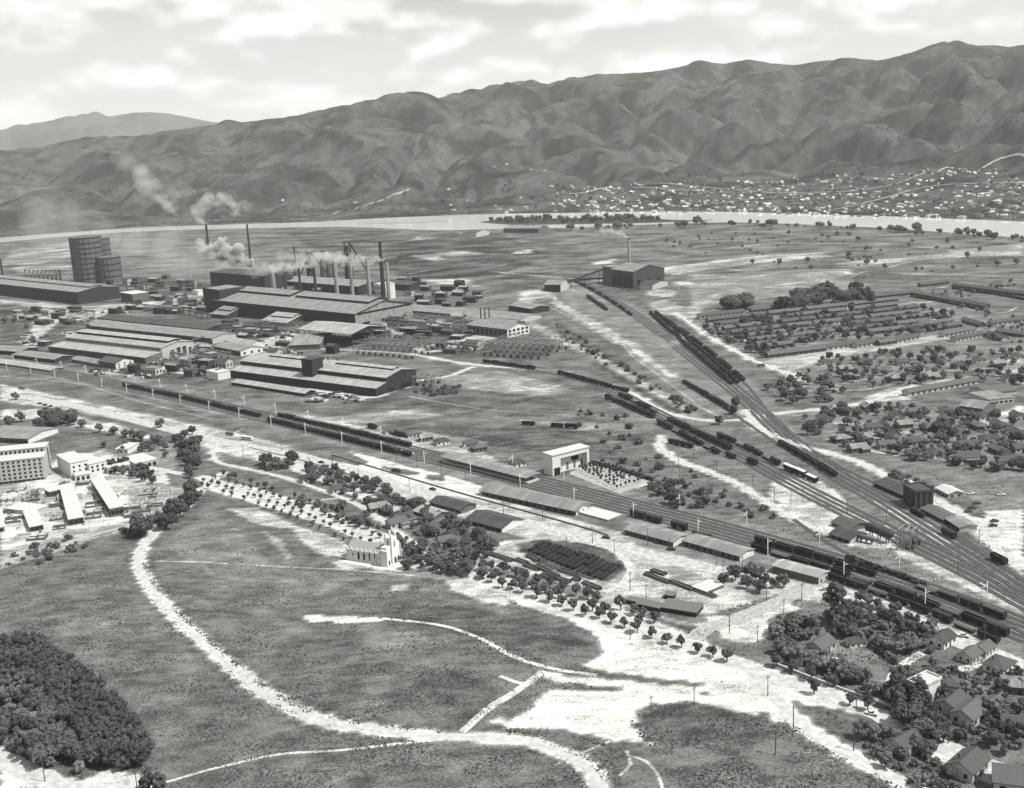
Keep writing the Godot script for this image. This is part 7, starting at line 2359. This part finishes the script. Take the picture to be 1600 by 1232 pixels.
	# crates, beams and scrap in the works yards
	var scrap := mat("scrap_iron", 0.07, 0.8, noise_b, 4.0)
	var pale := mat("pale_scrap", 0.4, 0.9)
	var lots := []
	for i in 230:
		var zone: Array = [[250, 470, 340, 490], [60, 484, 200, 505], [140, 576, 300, 592], [380, 515, 470, 535], [590, 495, 730, 530], [660, 535, 760, 550], [400, 540, 470, 556], [230, 545, 330, 570], [480, 615, 560, 632], [30, 520, 140, 540]][i % 10]
		lots.append(Vector2(rng.randf_range(zone[0], zone[2]), rng.randf_range(zone[1], zone[3])))
	lots.sort()
	for i in lots.size():
		var p := ground_at(lots[i].x, lots[i].y)
		var t := thing("scrap_pile", "heap of iron and boxes in the works yard, %s from the left" % nth(i), "scrap pile", p, rng.randf_range(-0.6, 0.6), "scrap heaps of the works")
		for k in 3:
			st = tool()
			var c := Vector3(rng.randf_range(-4, 4), 0, rng.randf_range(-2, 2))
			box(st, c, c + Vector3(rng.randf_range(2, 7), rng.randf_range(0.7, 2.4), rng.randf_range(1.2, 2.6)))
			part(st, "stack", pale if rng.randf() < 0.35 else scrap, t)
	# rubble and stores on the building site
	var rub := []
	for i in 60:
		rub.append(Vector2(rng.randf_range(5.0, 255.0), rng.randf_range(762.0, 835.0)))
	rub.sort()
	for i in rub.size():
		var v: Vector2 = rub[i]
		if v.y > 845.0 - v.x * 0.16 or soil_value(v.x, v.y) < 140.0:
			continue
		var t := thing("rubble_heap", "heap of rubble and planks on the site, %s from the left" % nth(i), "rubble", ground_at(v.x, v.y), rng.randf_range(0, PI), "rubble heaps of the site")
		for k in 4:
			st = tool()
			var c := Vector3(rng.randf_range(-2, 2), 0, rng.randf_range(-1.2, 1.2))
			box(st, c, c + Vector3(rng.randf_range(0.6, 2.6), rng.randf_range(0.3, 1.1), rng.randf_range(0.5, 1.2)))
			part(st, "block", [scrap, mats.wall_mid, pale][rng.randi_range(0, 2)], t)

func puff(parent: Node, px: float, py: float, dist: float, r_px: float, density: float, shade: float) -> void:
	var key := "smoke %.4f %.2f" % [density, shade]
	if not mats.has(key):
		var fm := FogMaterial.new()
		fm.resource_name = key
		fm.density = density
		fm.albedo = Color(shade, shade, shade * 0.98).linear_to_srgb()
		mats[key] = fm
	var d := look(px, py)
	var p := EYE + d * dist
	var r := r_px * dist / FOCAL
	var f := FogVolume.new()
	f.name = "puff"
	f.shape = RenderingServer.FOG_VOLUME_SHAPE_ELLIPSOID
	f.size = Vector3(r * 2.0 * rng.randf_range(0.85, 1.3), r * 2.0 * rng.randf_range(0.75, 1.05), r * 2.0)
	f.position = p
	f.rotation = Vector3(rng.randf_range(-0.5, 0.5), rng.randf_range(0, PI), rng.randf_range(-0.5, 0.5))
	f.material = mats[key]
	parent.add_child(f, true)

func plume(label: String, base: Array, path: Array, density: float, shade: float, thin := 0.35) -> void:
	var o := Node3D.new()
	o.name = numbered("smoke")
	tag(o, label, "smoke", "", "stuff")
	add_child(o)
	var b := ground_at(base[0], base[1])
	var dist := px_m(b) * FOCAL
	var n := path.size() / 3
	for i in n - 1:
		var m := maxi(2, int(Vector2(path[i * 3], path[i * 3 + 1]).distance_to(Vector2(path[i * 3 + 3], path[i * 3 + 4])) / maxf(path[i * 3 + 2] * 0.75, 1.5)))
		for k in m:
			var f := float(k) / m
			var r := lerpf(path[i * 3 + 2], path[i * 3 + 5], f)
			var g := (i + f) / (n - 1)
			# each step of the trail is a handful of ragged puffs
			for e in 5:
				var q := Vector2(lerpf(path[i * 3], path[i * 3 + 3], f), lerpf(path[i * 3 + 1], path[i * 3 + 4], f)) + Vector2(rng.randfn(), rng.randfn() * 0.8) * r * 0.46
				puff(o, q.x, q.y, dist + rng.randf_range(-0.5, 0.5) * r * dist / FOCAL, r * rng.randf_range(0.25, 0.8), snappedf(density * lerpf(1.0, thin, g) * 0.75, 0.0002), shade)

func build_smoke() -> void:
	plume("dense white steam blowing left over the melting hall", [392, 470], [395, 417, 2.5, 386, 410, 7, 373, 403, 11, 357, 396, 13, 345, 390, 12, 333, 393, 11, 321, 389, 10, 306, 381, 9], 0.26, 1.0, 0.15)
	plume("white steam lobe rising from the dense steam", [392, 470], [356, 396, 9, 348, 386, 10, 344, 378, 8, 340, 372, 5], 0.22, 1.0, 0.3)
	var row := [[470, 460, 467, 419], [494, 462, 491, 417], [527, 465, 521, 401], [551, 466, 547, 404], [578, 468, 572, 404], [609, 483, 599, 407]]
	for i in row.size():
		var c: Array = row[i]
		plume("grey smoke trailing left from the stack row, %s trail from left" % nth(i), [c[0], c[1]], [c[2], c[3], 2.4, c[2] - 10, c[3] - 2, 5.0, c[2] - 24, c[3] - 2, 7.0, c[2] - 44, c[3] + 1, 9.0, c[2] - 66, c[3] + 3, 11.0, c[2] - 90, c[3] + 2, 13.0], 0.045, 0.96, 0.08)
	plume("pale smoke curling up from the far dark stack", [327, 402], [322, 351, 3, 314, 344, 7, 307, 336, 9, 311, 325, 10, 325, 314, 10, 341, 309, 10, 356, 314, 9, 365, 327, 8, 370, 340, 5], 0.02, 0.99, 0.6)
	plume("faint smoke drifting high over the left bank", [327, 402], [272, 330, 9, 256, 315, 13, 240, 298, 17, 222, 282, 19, 205, 264, 18, 192, 248, 14], 0.009, 0.99, 0.35)
	plume("thin haze of smoke around the gasholders", [170, 430], [260, 395, 34, 190, 385, 40, 120, 365, 46, 60, 345, 48, 20, 320, 44], 0.0016, 0.98, 0.6)
	plume("thin haze of smoke left of the melting hall", [320, 450], [395, 420, 22, 340, 420, 28, 290, 410, 32, 230, 405, 32], 0.0032, 0.97, 0.4)
	plume("grey smoke bending left from the ore plant stack", [984, 441], [981, 373, 2.0, 975, 367, 3.6, 964, 364, 4.6, 950, 361, 5.2, 932, 358, 6.0], 0.06, 0.95, 0.25)
	plume("white wisp of steam over the dark field", [815, 400], [800, 396, 2.0, 812, 393, 3.4, 826, 390, 2.2], 0.04, 0.98, 0.6)
